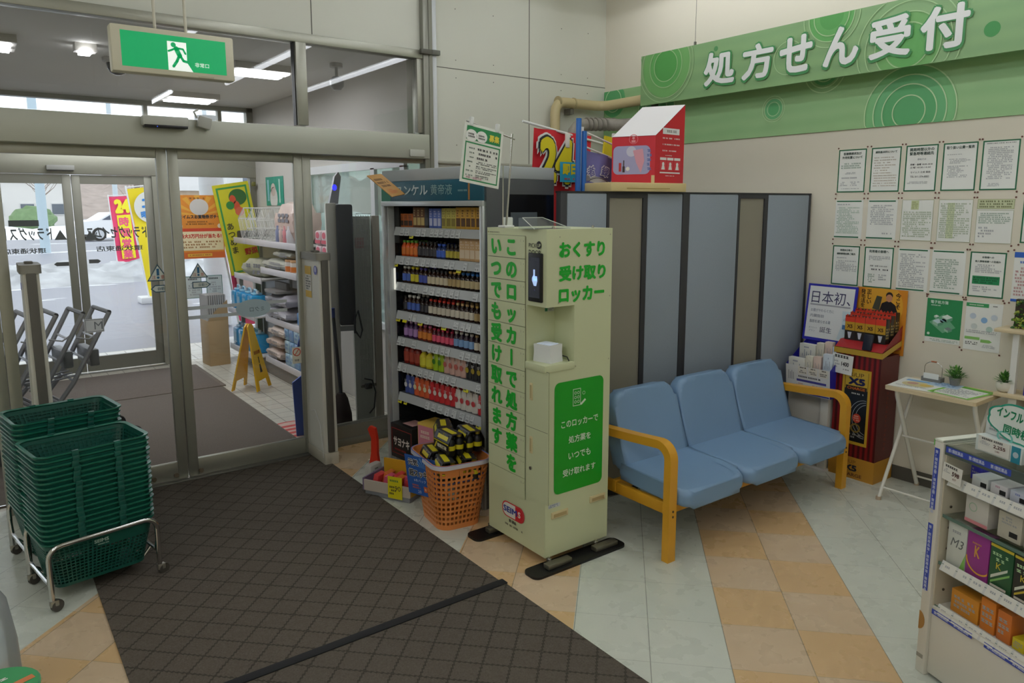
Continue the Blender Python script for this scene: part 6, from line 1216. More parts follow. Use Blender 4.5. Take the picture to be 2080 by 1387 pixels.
for i in range(160): x, z = r_.uniform(.005, .195), r_.uniform(.005, .155); s = r_.uniform(.008, .02); a = r_.uniform(0, 6.28); b.add([(x, -.004 - r_.random() * .02, z), (x + s * math.cos(a), -.012, z + s * math.sin(a)), (x + s * 1.3 * math.cos(a + .5), -.02, z + s * 1.3 * math.sin(a + .5)), (x + s * math.cos(a + 1), -.01, z + s * math.sin(a + 1))], [(0, 1, 2, 3)], M(('4a7a2c', '8aa03a', '2f5a24', 'a8b04a')[i % 4], .6), False)
b.build('foliage', t)
tag(B().box(0, -.02, 0, .12, .0, .09, M('3c3ca8', .5), .002).build('blue_box', matrix=wall_matrix(4.54, 1.44, .715)), 'blue box standing on counter at right edge', 'box')
# ------------------------------------------------------------------ medicine showcase at lower right
SA = RAD(-111); SX, SY = 2.736, 1.127; Xs = Matrix.Translation((SX, SY, 0)) @ Matrix.Rotation(SA, 4, 'Z'); SWD, SDP, STP = 1.1, .36, .905
def sp_(x, y, z): return tuple(Xs @ Vector((x, y, z)))
t = SHW = thing('medicine_showcase', 'white glass-fronted medicine showcase at lower right', 'display case', (SX, SY, 0), SA); SW_ = M('dcd8cc', .4); SBG = M('d0c8b2', .5); SG_ = glass_mat('showcase_glass', (.96, .985, .97), .35); EDG = M('5f7a6e', .2); BST = M('3a4fb4', .45)
b = B(); b.box(0, .0, .0, .04, SDP, STP - .005, SW_, .004); b.box(.03, .012, .28, .045, SDP, STP - .012, SBG); b.build('side_panel', t); B().box(SWD - .03, 0, 0, SWD, SDP, STP, SW_).build('side_panel', t)
B().box(.04, .012, .015, SWD - .03, .03, .283, SW_, .003).build('lower_panel', t); B().box(.03, SDP - .02, .02, SWD, SDP, STP - .01, M('d0c8b4', .5)).build('back_panel', t); B().box(0, -.0, STP - .005, .035, SDP, STP + .004, M('e8eadc', .4), .002).box(0, SDP - .02, STP - .005, SWD, SDP, STP + .004, M('e8eadc', .4), .002).build('top_trim', t)
B().box(.035, .004, STP - .004, SWD, SDP - .02, STP + .004, SG_).build('glass_top', t)
q = B(); q.greek(.0, 0, .0, 0, 1, BST, 0, 1) if False else None
for k, (x0, x1, z0, z1, yy) in enumerate(((.05, .30, .872, .894, .0), (.375, .62, .872, .894, 0), (.70, 1.0, .872, .894, 0), (.045, .215, .252, .272, .0065), (.262, .45, .252, .272, .0065), (.52, .75, .252, .272, .0065))):
    q.rect(x0, z0, x1, z1, BST, yy + .0008); n = max(2, int((x1 - x0) / .083))
    for i in range(n): q.text('第1類医薬品', x0 + (x1 - x0) * (i + .12) / n, z0 + .0045, M('c9cfe8', .4), yy, w=(x1 - x0) / n * .72, h=(z1 - z0) * .62, bold=.03)
q.build('blue_label_strip', t)
B().box(.045, .002, .862, SWD, .01, .897, M('55605a', .3)).build('top_rail', t)
q = B()
for z0, z1 in ((.645, .875), (.33, .59)):
    X = Matrix.Translation((.026, -.001, 0))
    r = B(); r.rect(-.022, z0, 0.0, z1, BST, 0); n = 3
    for i in range(n): r.vtext('第1類医薬品', -.011, z1 - .006 - (z1 - z0) * i / n, .0125, M('c9cfe8', .4), -.0008, .03, .0142)
    q.add([tuple(X @ Vector(v)) for v in r.v], r.f, BST); 
    base = len(q.fm) - len(r.fm)
    for i, mi in enumerate(r.fm): q.fm[base + i] = q.mi(r.mats[mi])
q.build('blue_label_strip', t); b = B(); b.box(-.003, .0, .882, .0, .04, .904, M('7fc06a', .5)); b.build('green_sticker', t)
b = B()
for z in (.34, .42, .50, .58, .66, .74): b.lathe([(.005, 0), (.005, .003)], M('4a4438', .5), 8, X=Matrix.Translation((.0452, .05, z)) @ Matrix.Rotation(RAD(90), 4, 'Y'))
b.build('shelf_pin_hole', t); b = B()
for z, r in ((.205, .036),): b.prism([(0.0 + r * .7 * math.cos(RAD(a)), z + r * math.sin(RAD(a))) for a in range(-90, 91, 15)], -.0012, .0, M('a87a3c', .5), 'y')
b.build('worn_patch', t); B().box(.002, -.0012, .06, .03, 0, .075, M('9a968a', .5)).build('worn_label', t)
SHZ = [.285, .455, .635, .775]
for k, z in enumerate(SHZ):
    B().box(.046, .020, z - .008, SWD - .03, SDP - .025, z, SG_ if k else SW_).build('shelf_board', t); B().box(.046, .016, z - .010, SWD - .03, .020, z + .001, EDG).build('shelf_edge', t)
    if k == 2: continue
    y0 = .018; b = B(); b.add([(.06, y0 - .012, z - .022), (SWD - .04, y0 - .012, z - .022), (SWD - .04, y0 + .004, z + .012), (.06, y0 + .004, z + .012)], [(0, 1, 2, 3)], M('d8d8d4', .35)); rl = b.build('price_rail', t); q = B(); i = 0; x = .07
    while x < .9: q.add([(x, y0 - .0128, z - .02), (x + .05, y0 - .0128, z - .02), (x + .05, y0 + .003, z + .011), (x, y0 + .003, z + .011)], [(0, 1, 2, 3)], M('e6e4da', .5)); r = B(); r.greek(x + .008, z - .008, x + .04, z + .003, 1, INKL, 0, int(x * 997)); q.add([(v[0], y0 - .0136 + (v[2] - z + .022) / .034 * .016, v[2]) for v in r.v], r.f, INKL); x += .058
    q.build('price_label', rl)
def sbox(name, x, y, z, w, d, h, c, label, draw=None, a=0., cat='medicine box', grp='medicine boxes in the showcase'):
    o = B().box(-w / 2, 0, 0, w / 2, d, h, M(c, .4), .0012).build(name, matrix=Xs @ Matrix.Translation((x, y, z)) @ Matrix.Rotation(a, 4, 'Z')); tag(o, label, cat, grp)
    q = B()
    if draw: draw(q, w, h)
    else: q.greek(-w * .4, h * .2, w * .4, h * .8, 3, INKL, -.0006, int(x * 991))
    q.build('print', o); return o
def tg(c): return lambda q, w, h: (q.rect(w * .05, h * .1, w * .42, h * .55, M('1e1e20', .5), -.0006), q.greek(-w * .45, h * .6, w * .4, h * .9, 1, M(c, .5), -.0006, 4))
top = [('d8dcdc', 'c4d8d8', 'first box on top shelf of showcase, white with dark tag'), ('dfdde0', 'c890a8', 'white and pink box, second on showcase top shelf'), ('cfd4e4', '7a8ac8', 'white and blue box, third on showcase top shelf'), ('dcdad4', 'c8a060', 'white and tan box, fourth on showcase top shelf'), ('dcdcdc', '9a9ac0', 'plain white box, fifth on showcase top shelf')]
for i, (c, c2, s) in enumerate(top): sbox('medicine_box', .155 + .072 * i, .045, .777, .062, .16, .036, c, s, tg(c2)); 
sbox('medicine_box', .10, .09, .777, .045, .08, .055, '3a3ab8', 'bright blue box at left end of showcase top shelf')
sbox('medicine_box', .150, .05, .637, .09, .10, .095, 'd8d4cc', 'white box with pink base, left on second showcase shelf', lambda q, w, h: (q.disc(-.015, h * .62, .016, M('a8c4a8', .5), -.0006, r0=.013), q.rect(-w / 2, 0, w / 2, h * .13, M('d88a90', .5), -.0006)))
for i, s in enumerate(('cream box with black tag, middle of second showcase shelf', 'cream box with black tag, right on second showcase shelf')): sbox('medicine_box', .275 + .095 * i, .05, .637, .085, .09, .09, ('cfc9b8', 'd4d0c4')[i], s, lambda q, w, h: (q.rect(.0, .014, .03, .032, M('222224', .5), -.0006), q.greek(-.03, .05, .03, .08, 3, INKL, -.0006, 4)))
sbox('medicine_box', .47, .035, .637, .09, .08, .03, 'e2d4d0', 'low pinkish box in front on second showcase shelf')
def m3(q, w, h): q.text('M3', -w * .32, h * .45, M('6a7070', .5), -.0006, w=w * .62, h=h * .2, shear=.25); q.greek(-w * .3, h * .75, w * .3, h * .85, 1, INKL, -.0006, 3); q.poly([(w * .5, .0), (w * .5, h * .4), (w * .22, .0)], M('8ac060', .5), -.0006)
def kk(q, w, h): q.text('K', -w * .14, h * .45, M('d8a04a', .5), -.0006, w=w * .24, h=h * .26, bold=.03); q.greek(-w * .3, h * .72, w * .3, h * .78, 1, M('d8a04a', .5), -.0006, 3); q.disc(w * .1, h * .42, w * .62, M('e0a83a', .5), -.0008, r0=w * .55, n=30, clip=(-w / 2, 0, w / 2, h * .42))
def gk(c): return lambda q, w, h: (q.rect(-w / 2, h * .9, w / 2, h * .96, M('d8c23a', .5), -.0006), q.poly([(-w * .4, h * .2), (w * .3, h * .48), (w * .3, h * .54), (-w * .4, h * .27)], M('d8dccc', .5), -.0006), q.poly([(-w * .4, h * .1), (w * .4, h * .4), (w * .4, h * .45), (-w * .4, h * .15)], M(c, .5), -.0006), q.greek(-w * .4, h * .6, w * .3, h * .82, 2, M('b8d8a8', .5), -.0008, 5), q.rect(-w * .4, .006, w * .3, h * .09, M('d8cfc0', .5), -.0006), q.text('K', -w * .2, h * .45, M('d8c23a', .5), -.001, h=h * .14))
sbox('medicine_box', .098, .034, .457, .078, .04, .162, 'd4d8d0', 'tall white box with grey letters on third showcase shelf', m3); sbox('medicine_box', .183, .034, .457, .086, .04, .165, '9a3a8c', 'tall purple box with gold letter on third showcase shelf', kk); sbox('medicine_box', .272, .034, .457, .084, .04, .162, '2a5a38', 'dark green striped box on third showcase shelf', gk('8ac06a')); sbox('medicine_box', .360, .034, .457, .084, .04, .160, '2c2c26', 'black and gold striped box on third showcase shelf', gk('c8b03a')); sbox('medicine_box', .442, .034, .457, .07, .04, .155, 'b8b4a8', 'grey box right of black box on third showcase shelf')
bot = [('d8902c', .115, .085, 'yellow-orange box, first on lowest showcase shelf'), ('e0842c', .06, .115, 'orange box, second on lowest showcase shelf'), ('d87a34', .055, .105, 'orange box with pink edge, third on lowest showcase shelf'), ('d8c42a', .045, .04, 'small yellow box on lowest showcase shelf'), ('d8a8b0', .05, .05, 'pink box on lowest showcase shelf'), ('b8c8d8', .06, .06, 'pale blue box on lowest showcase shelf'), ('a8281c', .05, .07, 'dark red box on lowest showcase shelf')]; x = .085
for c, w, h, s in bot: sbox('medicine_box', x + w / 2, .045, .286, w - .004, .06, h, c, s); x += w + .004
def pcard(x, y, z, w, h, a, lab, big, small):
    X = Xs @ Matrix.Translation((x, y, z)) @ Matrix.Rotation(a, 4, 'Y'); o = B().box(0, -.001, 0, w, .001, h, M('e8e6de', .5)).build('price_card', matrix=X); tag(o, lab, 'price card', 'price cards on the showcase'); q = B(); q.greek(w * .06, h * .8, w * .95, h * .93, 1, M('1c1c1e', .5), -.0016, 3, .95); q.greek(w * .05, h * .45, w * .4, h * .72, 3, INKL, -.0016, 4); q.text(big, w * .5, h * .4, M('5a3430', .5), -.0016, w=w * .38, h=h * .26, bold=.03); q.text(small, w * .56, h * .18, M('8a3a34', .5), -.0016, h=h * .12); q.build('lettering', o)
pcard(.045, -.002, .775, .078, .062, RAD(4), 'white 598 price card at top left of showcase front', '598', '657')
# boxes on the glass top with the cloud-shaped sign
sbox('medicine_box', .222, .030, STP + .0045, .17, .08, .055, 'dce4e0', 'long white box with teal end on showcase top', lambda q, w, h: (q.rect(w * .28, 0, w * .47, h, M('2a8aa0', .5), -.0006), q.disc(w * .375, h * .5, .01, M('b8c8d0', .5), -.001)), 0, 'medicine box', 'boxes on top of the showcase')
sbox('medicine_box', .205, .070, STP + .060, .14, .045, .06, 'dcdedc', 'white box on top of the long teal-ended box', None, 0, 'medicine box', 'boxes on top of the showcase')
sbox('medicine_box', .405, .030, STP + .0045, .16, .08, .055, 'd8d4d4', 'second long white box at right on showcase top', None, 0, 'medicine box', 'boxes on top of the showcase')
sbox('medicine_box', .40, .125, STP + .0045, .16, .10, .11, '4aa8b0', 'teal box standing behind the long boxes', None, 0, 'medicine box', 'boxes on top of the showcase')
pcard(.15, .0275, STP + .010, .115, .05, 0, 'white 2,255 price card on long box atop showcase', '2,255', '2,480')
X = Xs @ Matrix.Translation((.165, .052, STP + .062)) @ Matrix.Rotation(RAD(4), 4, 'Y'); pts = []
for i in range(64): a = 2 * math.pi * i / 64; r = 1 + .07 * abs(math.sin(a * 4)); pts.append((.115 + .125 * r * math.cos(a), .07 + .062 * r * math.sin(a)))
b = B(); b.prism(pts, -.002, .0, M('2a9a80', .5)); o = b.build('cloud_sign', matrix=X); tag(o, 'white cloud-shaped handwritten sign with green letters on showcase top', 'sign')
q = B(); q.poly([(.115 + (x - .115) * .94, .07 + (z - .07) * .91) for x, z in pts], M('e4ece6', .5), -.0026); TG = M('16865a', .5); q.text('インフル・コロナ', .018, .078, TG, -.0032, w=.19, h=.033, bold=.04); q.text('同時検査', .05, .028, TG, -.0032, w=.125, h=.032, bold=.03); q.text('!', .185, .03, TG, -.0032, h=.03); q.disc(.06, .014, .02, M('7ac4b8', .5), -.003, ax=1.5, r0=.015); q.build('lettering', o)
# ------------------------------------------------------------------ goods in the vestibule
t = thing('goods_shelf', 'long white shelf unit of winter goods along vestibule wall', 'shelf', (0, 0, 0)); SWH = M('dcdad8', .45); XF = 2.40
B().box(XF + .02, 6.55, 0, XV - .005, 8.5, .16, M('8d8780', .5), .003).build('plinth', t); B().box(XV - .02, 6.5, .16, XV - .003, 8.52, 1.45, SWH).build('back_panel', t)
for z, y0, y1, x0 in ((.18, 6.5, 7.54, XF), (.60, 6.55, 7.54, XF + .02), (.60, 7.56, 8.5, 2.31), (.18, 7.56, 8.5, 2.31), (1.10, 6.55, 7.56, XF), (.98, 7.57, 8.5, XF), (1.375, 6.5, 8.45, XF)): B().box(x0, y0, z - .015, XV - .004, y1, z, SWH).build('shelf_board', t); B().box(x0 - .012, y0, z - .045, x0, y1, z + .018, M('dcd8dc', .4), .003).build('shelf_edge', t)
for y in (6.5, 7.56, 8.48): B().box(XV - .05, y - .015, 0, XV - .02, y + .015, 1.5, M('a8a8a4', .5)).build('upright', t)

def jug(x, y, z, label):
    tt = thing('fluid_jug', label, 'jug', (x, y, z), RAD(-90), 'blue fluid jugs on the vestibule shelf'); BLq = M('2aa0dc', .2); B().box(-.085, 0, 0, .085, .16, .20, BLq, .02).build('jug_body', tt); B().box(-.06, .03, .2, .06, .12, .225, M('8fcbe8', .2), .01).build('shoulder', tt)
    B().tube([(-.05, .07, .222), (-.04, .07, .255), (.02, .07, .255), (.035, .07, .225)], .010, M('a8d4ec', .25), 8).build('handle', tt); B().lathe([(.016, .22), (.016, .25)], M('d8e4ec', .4), 10, c=(.06, .07, 0)).build('cap', tt); B().box(-.06, -.0015, .05, .04, 0, .15, M('8ac4e4', .4)).build('label', tt)
for i, (y, z) in enumerate(((8.39, .602), (8.19, .602), (7.99, .602), (7.79, .602), (8.39, .182), (8.19, .182), (7.99, .182), (7.79, .182))): jug(2.33, y, z, 'bright blue fluid jug, %s from far end on %s vestibule shelf' % (ORD[i % 4], 'middle' if z > .3 else 'bottom'))
def sack(x, y, z, L, W, H, c, label, seed, a=0.):
    r_ = random.Random(seed); bm = bmesh.new(); bmesh.ops.create_cube(bm, size=1); bmesh.ops.subdivide_edges(bm, edges=bm.edges, cuts=5, use_grid_fill=True)
    for v in bm.verts:
        fx, fy, fz = v.co * 2; k = (1 - .55 * max(abs(fx) ** 4, abs(fy) ** 4)); v.co = Vector((fx * W / 2 * (1 - .06 * fz * fz), fy * L / 2 * (1 - .05 * fz * fz), (fz * k * .5 + .5) * H)) + Vector([r_.uniform(-.006, .006) for q in range(3)])
    b = B(); b.bm(bm, M(c, .35, noise=.12, nscale=14)); bm.free(); o = b.build('sack', loc=(x, y, z)); o.rotation_euler = (0, 0, a); tag(o, label, 'sack', 'filled sacks on the vestibule shelf')
    r2 = B(); r2.greek(-L * .3, .02, L * .3, H * .8, 2, M('8a8a94', .5), 0, seed); r2.v = [(-W / 2 - .006, v[0], v[2]) for v in r2.v]; r2.build('print', o)
sack(2.535, 7.2, .602, .62, .28, .13, 'b8b4bc', 'grey striped sack lying on middle shelf, lower of two', 1); sack(2.535, 7.18, .735, .60, .28, .13, 'b0acb6', 'grey striped sack lying on another on middle shelf', 2)
sack(2.535, 7.15, 1.102, .7, .28, .12, 'b4b4a8', 'flat pale sack on the upper shelf by wire basket', 3); sack(2.535, 6.95, 1.225, .5, .26, .09, 'a8a898', 'pale sack lying on top of another on upper shelf', 4); sack(2.535, 7.9, .985, .42, .26, .2, 'b8b8a4', 'rumpled pale green-grey sack in the wire tray', 5, .3)
sack(2.52, 7.3, .185, .42, .26, .12, 'd8c4b8', 'pinkish sack at bottom of the pile on bottom shelf', 6); sack(2.52, 7.28, .31, .42, .26, .11, 'd4beb0', 'pinkish sack in the middle of the pile on bottom shelf', 7); sack(2.52, 7.2, .425, .46, .26, .11, 'd8c8bc', 'pinkish sack on top of the pile on bottom shelf', 8)
def wirebasket(x, y, z, a, label):
    tt = thing('wire_basket', label, 'basket', (x, y, z), 0, 'wire baskets on the top vestibule shelf', rot=(a, 0, 0)); W1_ = M('dcdcd8', .35); w, d, h = .30, .24, .24; b = B()
    for zz in (0, h): b.tube([(-w / 2, -d / 2, zz), (w / 2, -d / 2, zz), (w / 2, d / 2, zz), (-w / 2, d / 2, zz), (-w / 2, -d / 2, zz)], .006, W1_, 6)
    b.build('rim_wire', tt); b = B()
    for i in range(9):
        u = -w / 2 + w * i / 8; b.tube([(u, -d / 2, h), (u, -d / 2, 0), (u, d / 2, 0), (u, d / 2, h)], .0025, W1_, 5)
        v = -d / 2 + d * i / 8; b.tube([(-w / 2, v, h), (-w / 2, v, 0), (w / 2, v, 0), (w / 2, v, h)], .0025, W1_, 5)
    b.build('wire_grid', tt)
wirebasket(2.55, 8.05, 1.445, RAD(-28), 'tilted white wire basket nearest far end of top shelf'); wirebasket(2.55, 7.74, 1.445, RAD(-30), 'tilted white wire basket in middle of top shelf'); wirebasket(2.55, 7.43, 1.445, RAD(-32), 'tilted white wire basket nearest the sacks on top shelf')
tag(B().box(-.14, -.10, 0, .14, .10, .09, M('26262a', .6), .02).build('black_bag', loc=(2.55, 8.30, 1.376)), 'low black bag under wire basket on top shelf', 'bag')
sack(2.56, 6.9, 1.378, .5, .28, .40, 'd8bfb4', 'large pink wrapped bundle on top shelf', 12)
for i, y in enumerate((7.08, 6.98, 6.88, 6.78)): tag(B().lathe([(.035, 0), (.04, .01), (.04, .12), (.028, .14), (.028, .17)], M(('8a90b0', 'd8c0b8', 'd88a90', 'd8d4d8')[i], .3), 12, c=(2.44, y, 1.378)).build('bottle'), '%s bottle, %s in row along the top shelf edge' % (('blue-grey', 'pale tan', 'pink', 'white')[i], ORD[i]), 'bottle', 'bottles along the top vestibule shelf')
for i, y in enumerate((6.82, 6.68)): tt = thing('jar', 'clear jar with orange label, %s of two on upper shelf' % ('left' if i == 0 else 'right'), 'jar', (2.45, y, 1.102), 0, 'orange-labelled jars'); B().lathe([(.055, 0), (.06, .01), (.06, .1), (.055, .11)], M('d8cfc4', .2), 16).build('jar_body', tt); B().lathe([(.0605, .02), (.0605, .07)], M('d87a34', .4), 16, cap=False).build('jar_label', tt); B().lathe([(.058, .11), (.058, .13)], M('d8a878', .4), 16).build('lid', tt)
for r_ in range(3):
    for i, y in enumerate((6.95, 6.82, 6.69, 6.57)): o = B().box(0, -.06, 0, .2, .06, .125, M(('a8c8dc', 'b8d4e0', '8ab4d8', '7aa0d0')[(i + r_) % 4], .25), .015).build('clear_pack', loc=(2.41, y, .184 + .127 * r_)); tag(o, 'pale blue clear pack, %s in %s layer at near end of shelf' % (ORD[i], ('bottom', 'middle', 'top')[r_]), 'pack', 'pale blue packs at near end of shelf'); q = B(); q.greek(-.05, .03, .05, .1, 2, M('5a82b8', .5), 0, i); q.v = [(-.001, -v[0], v[2]) for v in q.v]; q.build('print', o)
for i, (y, z, c) in enumerate(((6.72, .605, '5a90c8'), (6.6, .605, '7ab0d8'), (6.66, .73, 'c8d8e0'))): tag(B().box(0, -.055, 0, .18, .055, .122, M(c, .25), .012).build('clear_pack', loc=(2.46, y, z)), ('blue pack at near end of middle shelf', 'light blue pack at very end of middle shelf', 'white pack stacked on blue packs on middle shelf')[i], 'pack', 'packs at near end of middle shelf')
tag(B().box(-.02, -.17, 0, .02, .17, .10, M('5f5a58', .5), .01).prism(rrect(.26, .40, .05), 0, .025, M('8a8684', .4), 'z').build('snow_shovel_tray', loc=(2.50, 7.25, .88)), 'grey plastic tray lying above the sacks', 'tray')
for r_ in range(3):
    for i, y in enumerate((6.12, 5.98)):
        o = B().box(0, -.068, 0, .24, .068, .125, M('dcc4c8', .35), .02).build('tissue_pack', loc=(2.44, y, 1.145 + .127 * r_)); tag(o, 'pink tissue roll pack, %s pack of %s layer behind side glass' % (('left', 'right')[i], ('bottom', 'middle', 'top')[r_]), 'pack', 'pink tissue packs behind side glass'); q = B(); q.rect(-.06, .015, .06, .045, M('d84a60', .4), 0); q.disc(0, .085, .028, M('d85a70', .4), 0, ax=1.4); q.v = [(-.001, -v[0], v[2]) for v in q.v]; q.build('print', o)
tt = thing('tissue_shelf', 'narrow shelf carrying pink tissue packs behind side glass', 'shelf', (2.42, 5.88, 0)); B().box(0, 0, 1.11, .3, .34, 1.14, SWH).build('shelf_board', tt); B().box(.02, .02, .0, .06, .06, 1.11, M('a8a8a4', .5)).box(.02, .28, .0, .06, .32, 1.11, M('a8a8a4', .5)).build('upright', tt)
t = thing('blue_display_card', 'bright blue cut-out display panel standing behind the jamb', 'display', (2.0, 5.28, 0), RAD(-6)); b = B(); b.prism([(-.12, 0), (.14, 0), (.14, .78), (-.06, .78), (-.085, .7), (-.06, .58), (-.06, .47), (-.135, .42)], -.008, .008, M('1f4fb8', .45)); b.build('panel', t); B().box(-.06, 0.008, 0, .06, .15, .02, M('1f4fb8', .45)).build('foot', t); q = B(); q.disc(-.03, .6, .04, M('7a5ab8', .5), -.009); q.greek(-.02, .64, .12, .74, 2, M('8ab4e8', .5), -.009, 3); q.build('print', t)
# wet-floor sign
t = thing('wet_floor_sign', 'yellow folding wet floor sign standing in the vestibule', 'sign', (2.057, 6.959, -.002), RAD(-43)); YS = M('eab51c', .4)
for s in (-1, 1):
    X = Matrix.Translation((s * .012, 0, 0)) @ Matrix.Rotation(RAD(12) * -s, 4, 'Y'); Xp = Matrix.Translation((0, 0, .63)) @ Matrix.Rotation(RAD(10.5) * -s, 4, 'Y') @ Matrix.Translation((0, 0, -.63))
    pl = [(-.145, 0), (-.10, 0), (-.085, .09), (.085, .09), (.10, 0), (.145, 0), (.055, .56), (.05, .61), (.02, .635), (-.02, .635), (-.05, .61), (-.055, .56)]; b = B(); b.prism([(x, z) for x, z in pl], s * .004, s * .018, YS, 'x', Xp); o = b.build('sign_panel', t)
    q = B(); q.text('足元注意', -.06, .34, M('b8402c', .5), 0, w=.12, h=.034, bold=.04); q.poly([(-.02, .16), (.03, .16), (.018, .24), (-.004, .24)], M('2a2a20', .5)); q.rect(0, .25, .016, .31, M('2a2a20', .5)); q.v = [tuple(Xp @ Vector((s * .0192, v[0] * s, v[2]))) for v in q.v]; q.build('lettering', o)
B().box(-.024, -.03, .585, .024, .03, .60, YS, .003).build('hinge', t)
# carton with pale ribbed goods by the outer sidelight
t = thing('storage_carton', 'tall brown carton holding ribbed grey boards by outer glass', 'carton', (2.10, 8.38, -.002), RAD(4)); KR = M('b79a70', .6, noise=.06, nscale=10); B().box(-.10, -.13, 0, .12, .13, .5, KR, .003).build('carton_body', t); B().prism([(-.10, .5), (.12, .5), (.12, .72), (-.02, .6)], -.13, -.125, KR).build('carton_flap', t); b = B()
for i in range(9): b.box(-.095 + .023 * i, -.12, .02, -.08 + .023 * i, .12, .78, M('b8b6b4', .5))
b.build('ribbed_board', t)
# posters in the vestibule
yv = Y2 - .012
b = B(); b.box(0, -.001, 0, .50, .001, .70, M('e8902c', .5)); o = b.build('campaign_poster', matrix=Matrix.Translation((1.845, yv, 1.155))); tag(o, 'orange campaign poster on outer sidelight pane', 'poster'); q = B(); q.rect(0, 0, .5, .07, M('e06a24', .5), -.002); q.rect(.01, .09, .49, .30, M('f2e4b8', .5), -.002); q.rect(0, .3, .5, .335, M('d84428', .5), -.002)
for i in range(7): a = RAD(26 * i + 10); q.poly([(.25, .48), (.25 + .3 * math.cos(a), .48 + .22 * math.sin(a)), (.25 + .3 * math.cos(a + .2), .48 + .22 * math.sin(a + .2))], M('f0b040', .5), -.0016)
q.disc(.25, .57, .09, M('d8d4d0', .5), -.0022, ax=1.1); q.text('セイムスお買物券ガチャ', .03, .44, INK, -.003, w=.44, h=.045, bold=.04); q.greek(.1, .37, .4, .42, 2, M('8a5a20', .5), -.003, 3); q.text('最大3万円分が当たる!', .03, .225, M('d8302c', .5), -.003, w=.44, h=.05, bold=.04); q.greek(.04, .11, .46, .2, 3, M('a8703a', .5), -.003, 5); q.rect(.1, .02, .36, .055, M('f0b83a', .5), -.003); q.greek(.12, .028, .34, .048, 1, M('b0402c', .5), -.0036, 6); q.greek(.15, .65, .35, .68, 1, M('8a5a20', .5), -.003, 7)
for x in (.04, .46): q.disc(x, .36, .025, M('f2e8d0', .5), -.0025)
q.build('print', o)
for i, (x, w, lb) in enumerate(((1.90, .17, 'green-framed notice on outer pane, behind caution triangle'), (2.12, .175, 'green-framed notice on outer pane beside the jamb'))): o = B().box(0, -.001, 0, w, .001, .25, M('d4dedc', .5)).build('notice_sheet', matrix=Matrix.Translation((x, yv, .71))); tag(o, lb, 'notice', 'notices on the outer pane'); q = B(); q.frame(0, 0, w, .25, .006, M('2f7a68', .5), -.002); q.greek(.02, .2, w - .02, .23, 1, INK, -.002, 3); q.greek(.02, .03, w - .02, .18, 6, INKL, -.002, 4); q.build('print', o)
t = thing('vegetable_sign', 'yellow signboard with painted vegetables leaning by outer glass', 'sign', (2.42, 8.57, -.002), 0); X = Matrix.Translation((-.04, 0, .95)) @ Matrix.Rotation(RAD(-9), 4, 'Y'); b = B(); b.box(0, -.006, 0, .40, .006, 1.02, M('d8d01c', .5)); b.v = [tuple(X @ Vector(v)) for v in b.v]; sb = b.build('signboard', t); q = B(); q.frame(.03, .02, .37, .985, .02, M('3a9a4a', .5), -.008); q.disc(.25, .86, .09, M('2f6a2c', .5), -.0075, ax=1.1)
q.disc(.19, .84, .05, M('d8502c', .5), -.009, ax=.7); q.disc(.22, .76, .06, M('d8502c', .5), -.009, ax=.6); q.disc(.15, .78, .045, M('2a8a3a', .5), -.0095); q.disc(.24, .70, .05, M('e06a4a', .5), -.0092)
for i, ch in enumerate('あつめま'): q.char(ch, .1, .55 - .09 * i, .085, M('3a3a1c', .5), -.009, .02)
q.text('野菜', .2, .2, M('c8402c', .5), -.009, w=.15, h=.08, bold=.04); q.v = [tuple(X @ Vector(v)) for v in q.v]; q.build('print', sb); B().box(.05, .02, 0, .09, .05, 1.9, M('8a8a80', .5)).build('prop', t); B().lathe([(.02, 0), (.028, .02), (.02, .05)], M('6a6a2a', .5), 12, c=(.26, 0, 1.96)).build('clip_knob', t)
o = B().box(0, -.001, 0, .56, .001, .31, M('1f9a84', .5)).build('teal_poster', matrix=wall_matrix(XV - .004, 8.28, 1.74)); tag(o, 'teal poster with pale figure on the vestibule wall', 'poster'); q = B(); q.disc(.24, .17, .07, M('d8c8c0', .5), -.002, ax=1.1); q.disc(.25, .08, .12, M('dcdcd8', .5), -.002, clip=(0, 0, .56, .2)); q.rect(.05, .05, .11, .28, M('8ac8d0', .5), -.002); q.rect(.42, .03, .46, .28, M('b8e0d4', .5), -.002); q.build('print', o)
b = B(); b.box(-.02, 7.30, 0, .0, 7.36, 2.10, ALU).box(-.02, 8.10, 0, 0, 8.16, 2.1, ALU) if False else None
# standing screen, mesh panel and cleaning tools behind the side glass
t = thing('standing_monitor', 'black upright casing on cream stand behind side glass', 'stand', (2.255, 5.16, -.002), RAD(-20)); B().box(-.12, .02, 0, -.04, .12, 1.76, M('e2dfd4', .5), .01).build('stand_post', t); B().box(-.045, -.03, .84, .075, .14, 1.75, M('232326', .5), .015).build('casing', t); B().box(-.14, -.03, 0, .06, .2, .03, M('bdb8aa', .5), .005).build('base', t); B().box(-.045, -.032, .80, .06, -.028, .84, M('a0a4a6', .4)).build('lower_strip', t)
t = thing('disinfection_lamp', 'grey upright lamp with blue glow above the black casing', 'lamp', (2.235, 5.24, 1.752)); B().prism([(-.05, 0), (.02, 0), (.05, .20), (.03, .235), (.0, .2)], -.015, .015, M('b4b6be', .4)).build('lamp_body', t); B().disc(-.005, .12, .022, M('2a2cff', .4, emit=2.5), -.016, ax=.8).build('blue_light', t)
t = thing('mesh_panel', 'white wire mesh panel standing behind the side glass', 'panel', (2.355, 5.14, -.002)); b = B()
for i in range(7): b.tube([(.02 * i, 0, .35), (.02 * i, 0, 1.67)], .0018, M('c4c6c2', .4), 4)
for i in range(34): b.tube([(0, .002, .36 + .04 * i), (.125, .002, .36 + .04 * i)], .0018, M('c4c6c2', .4), 4)
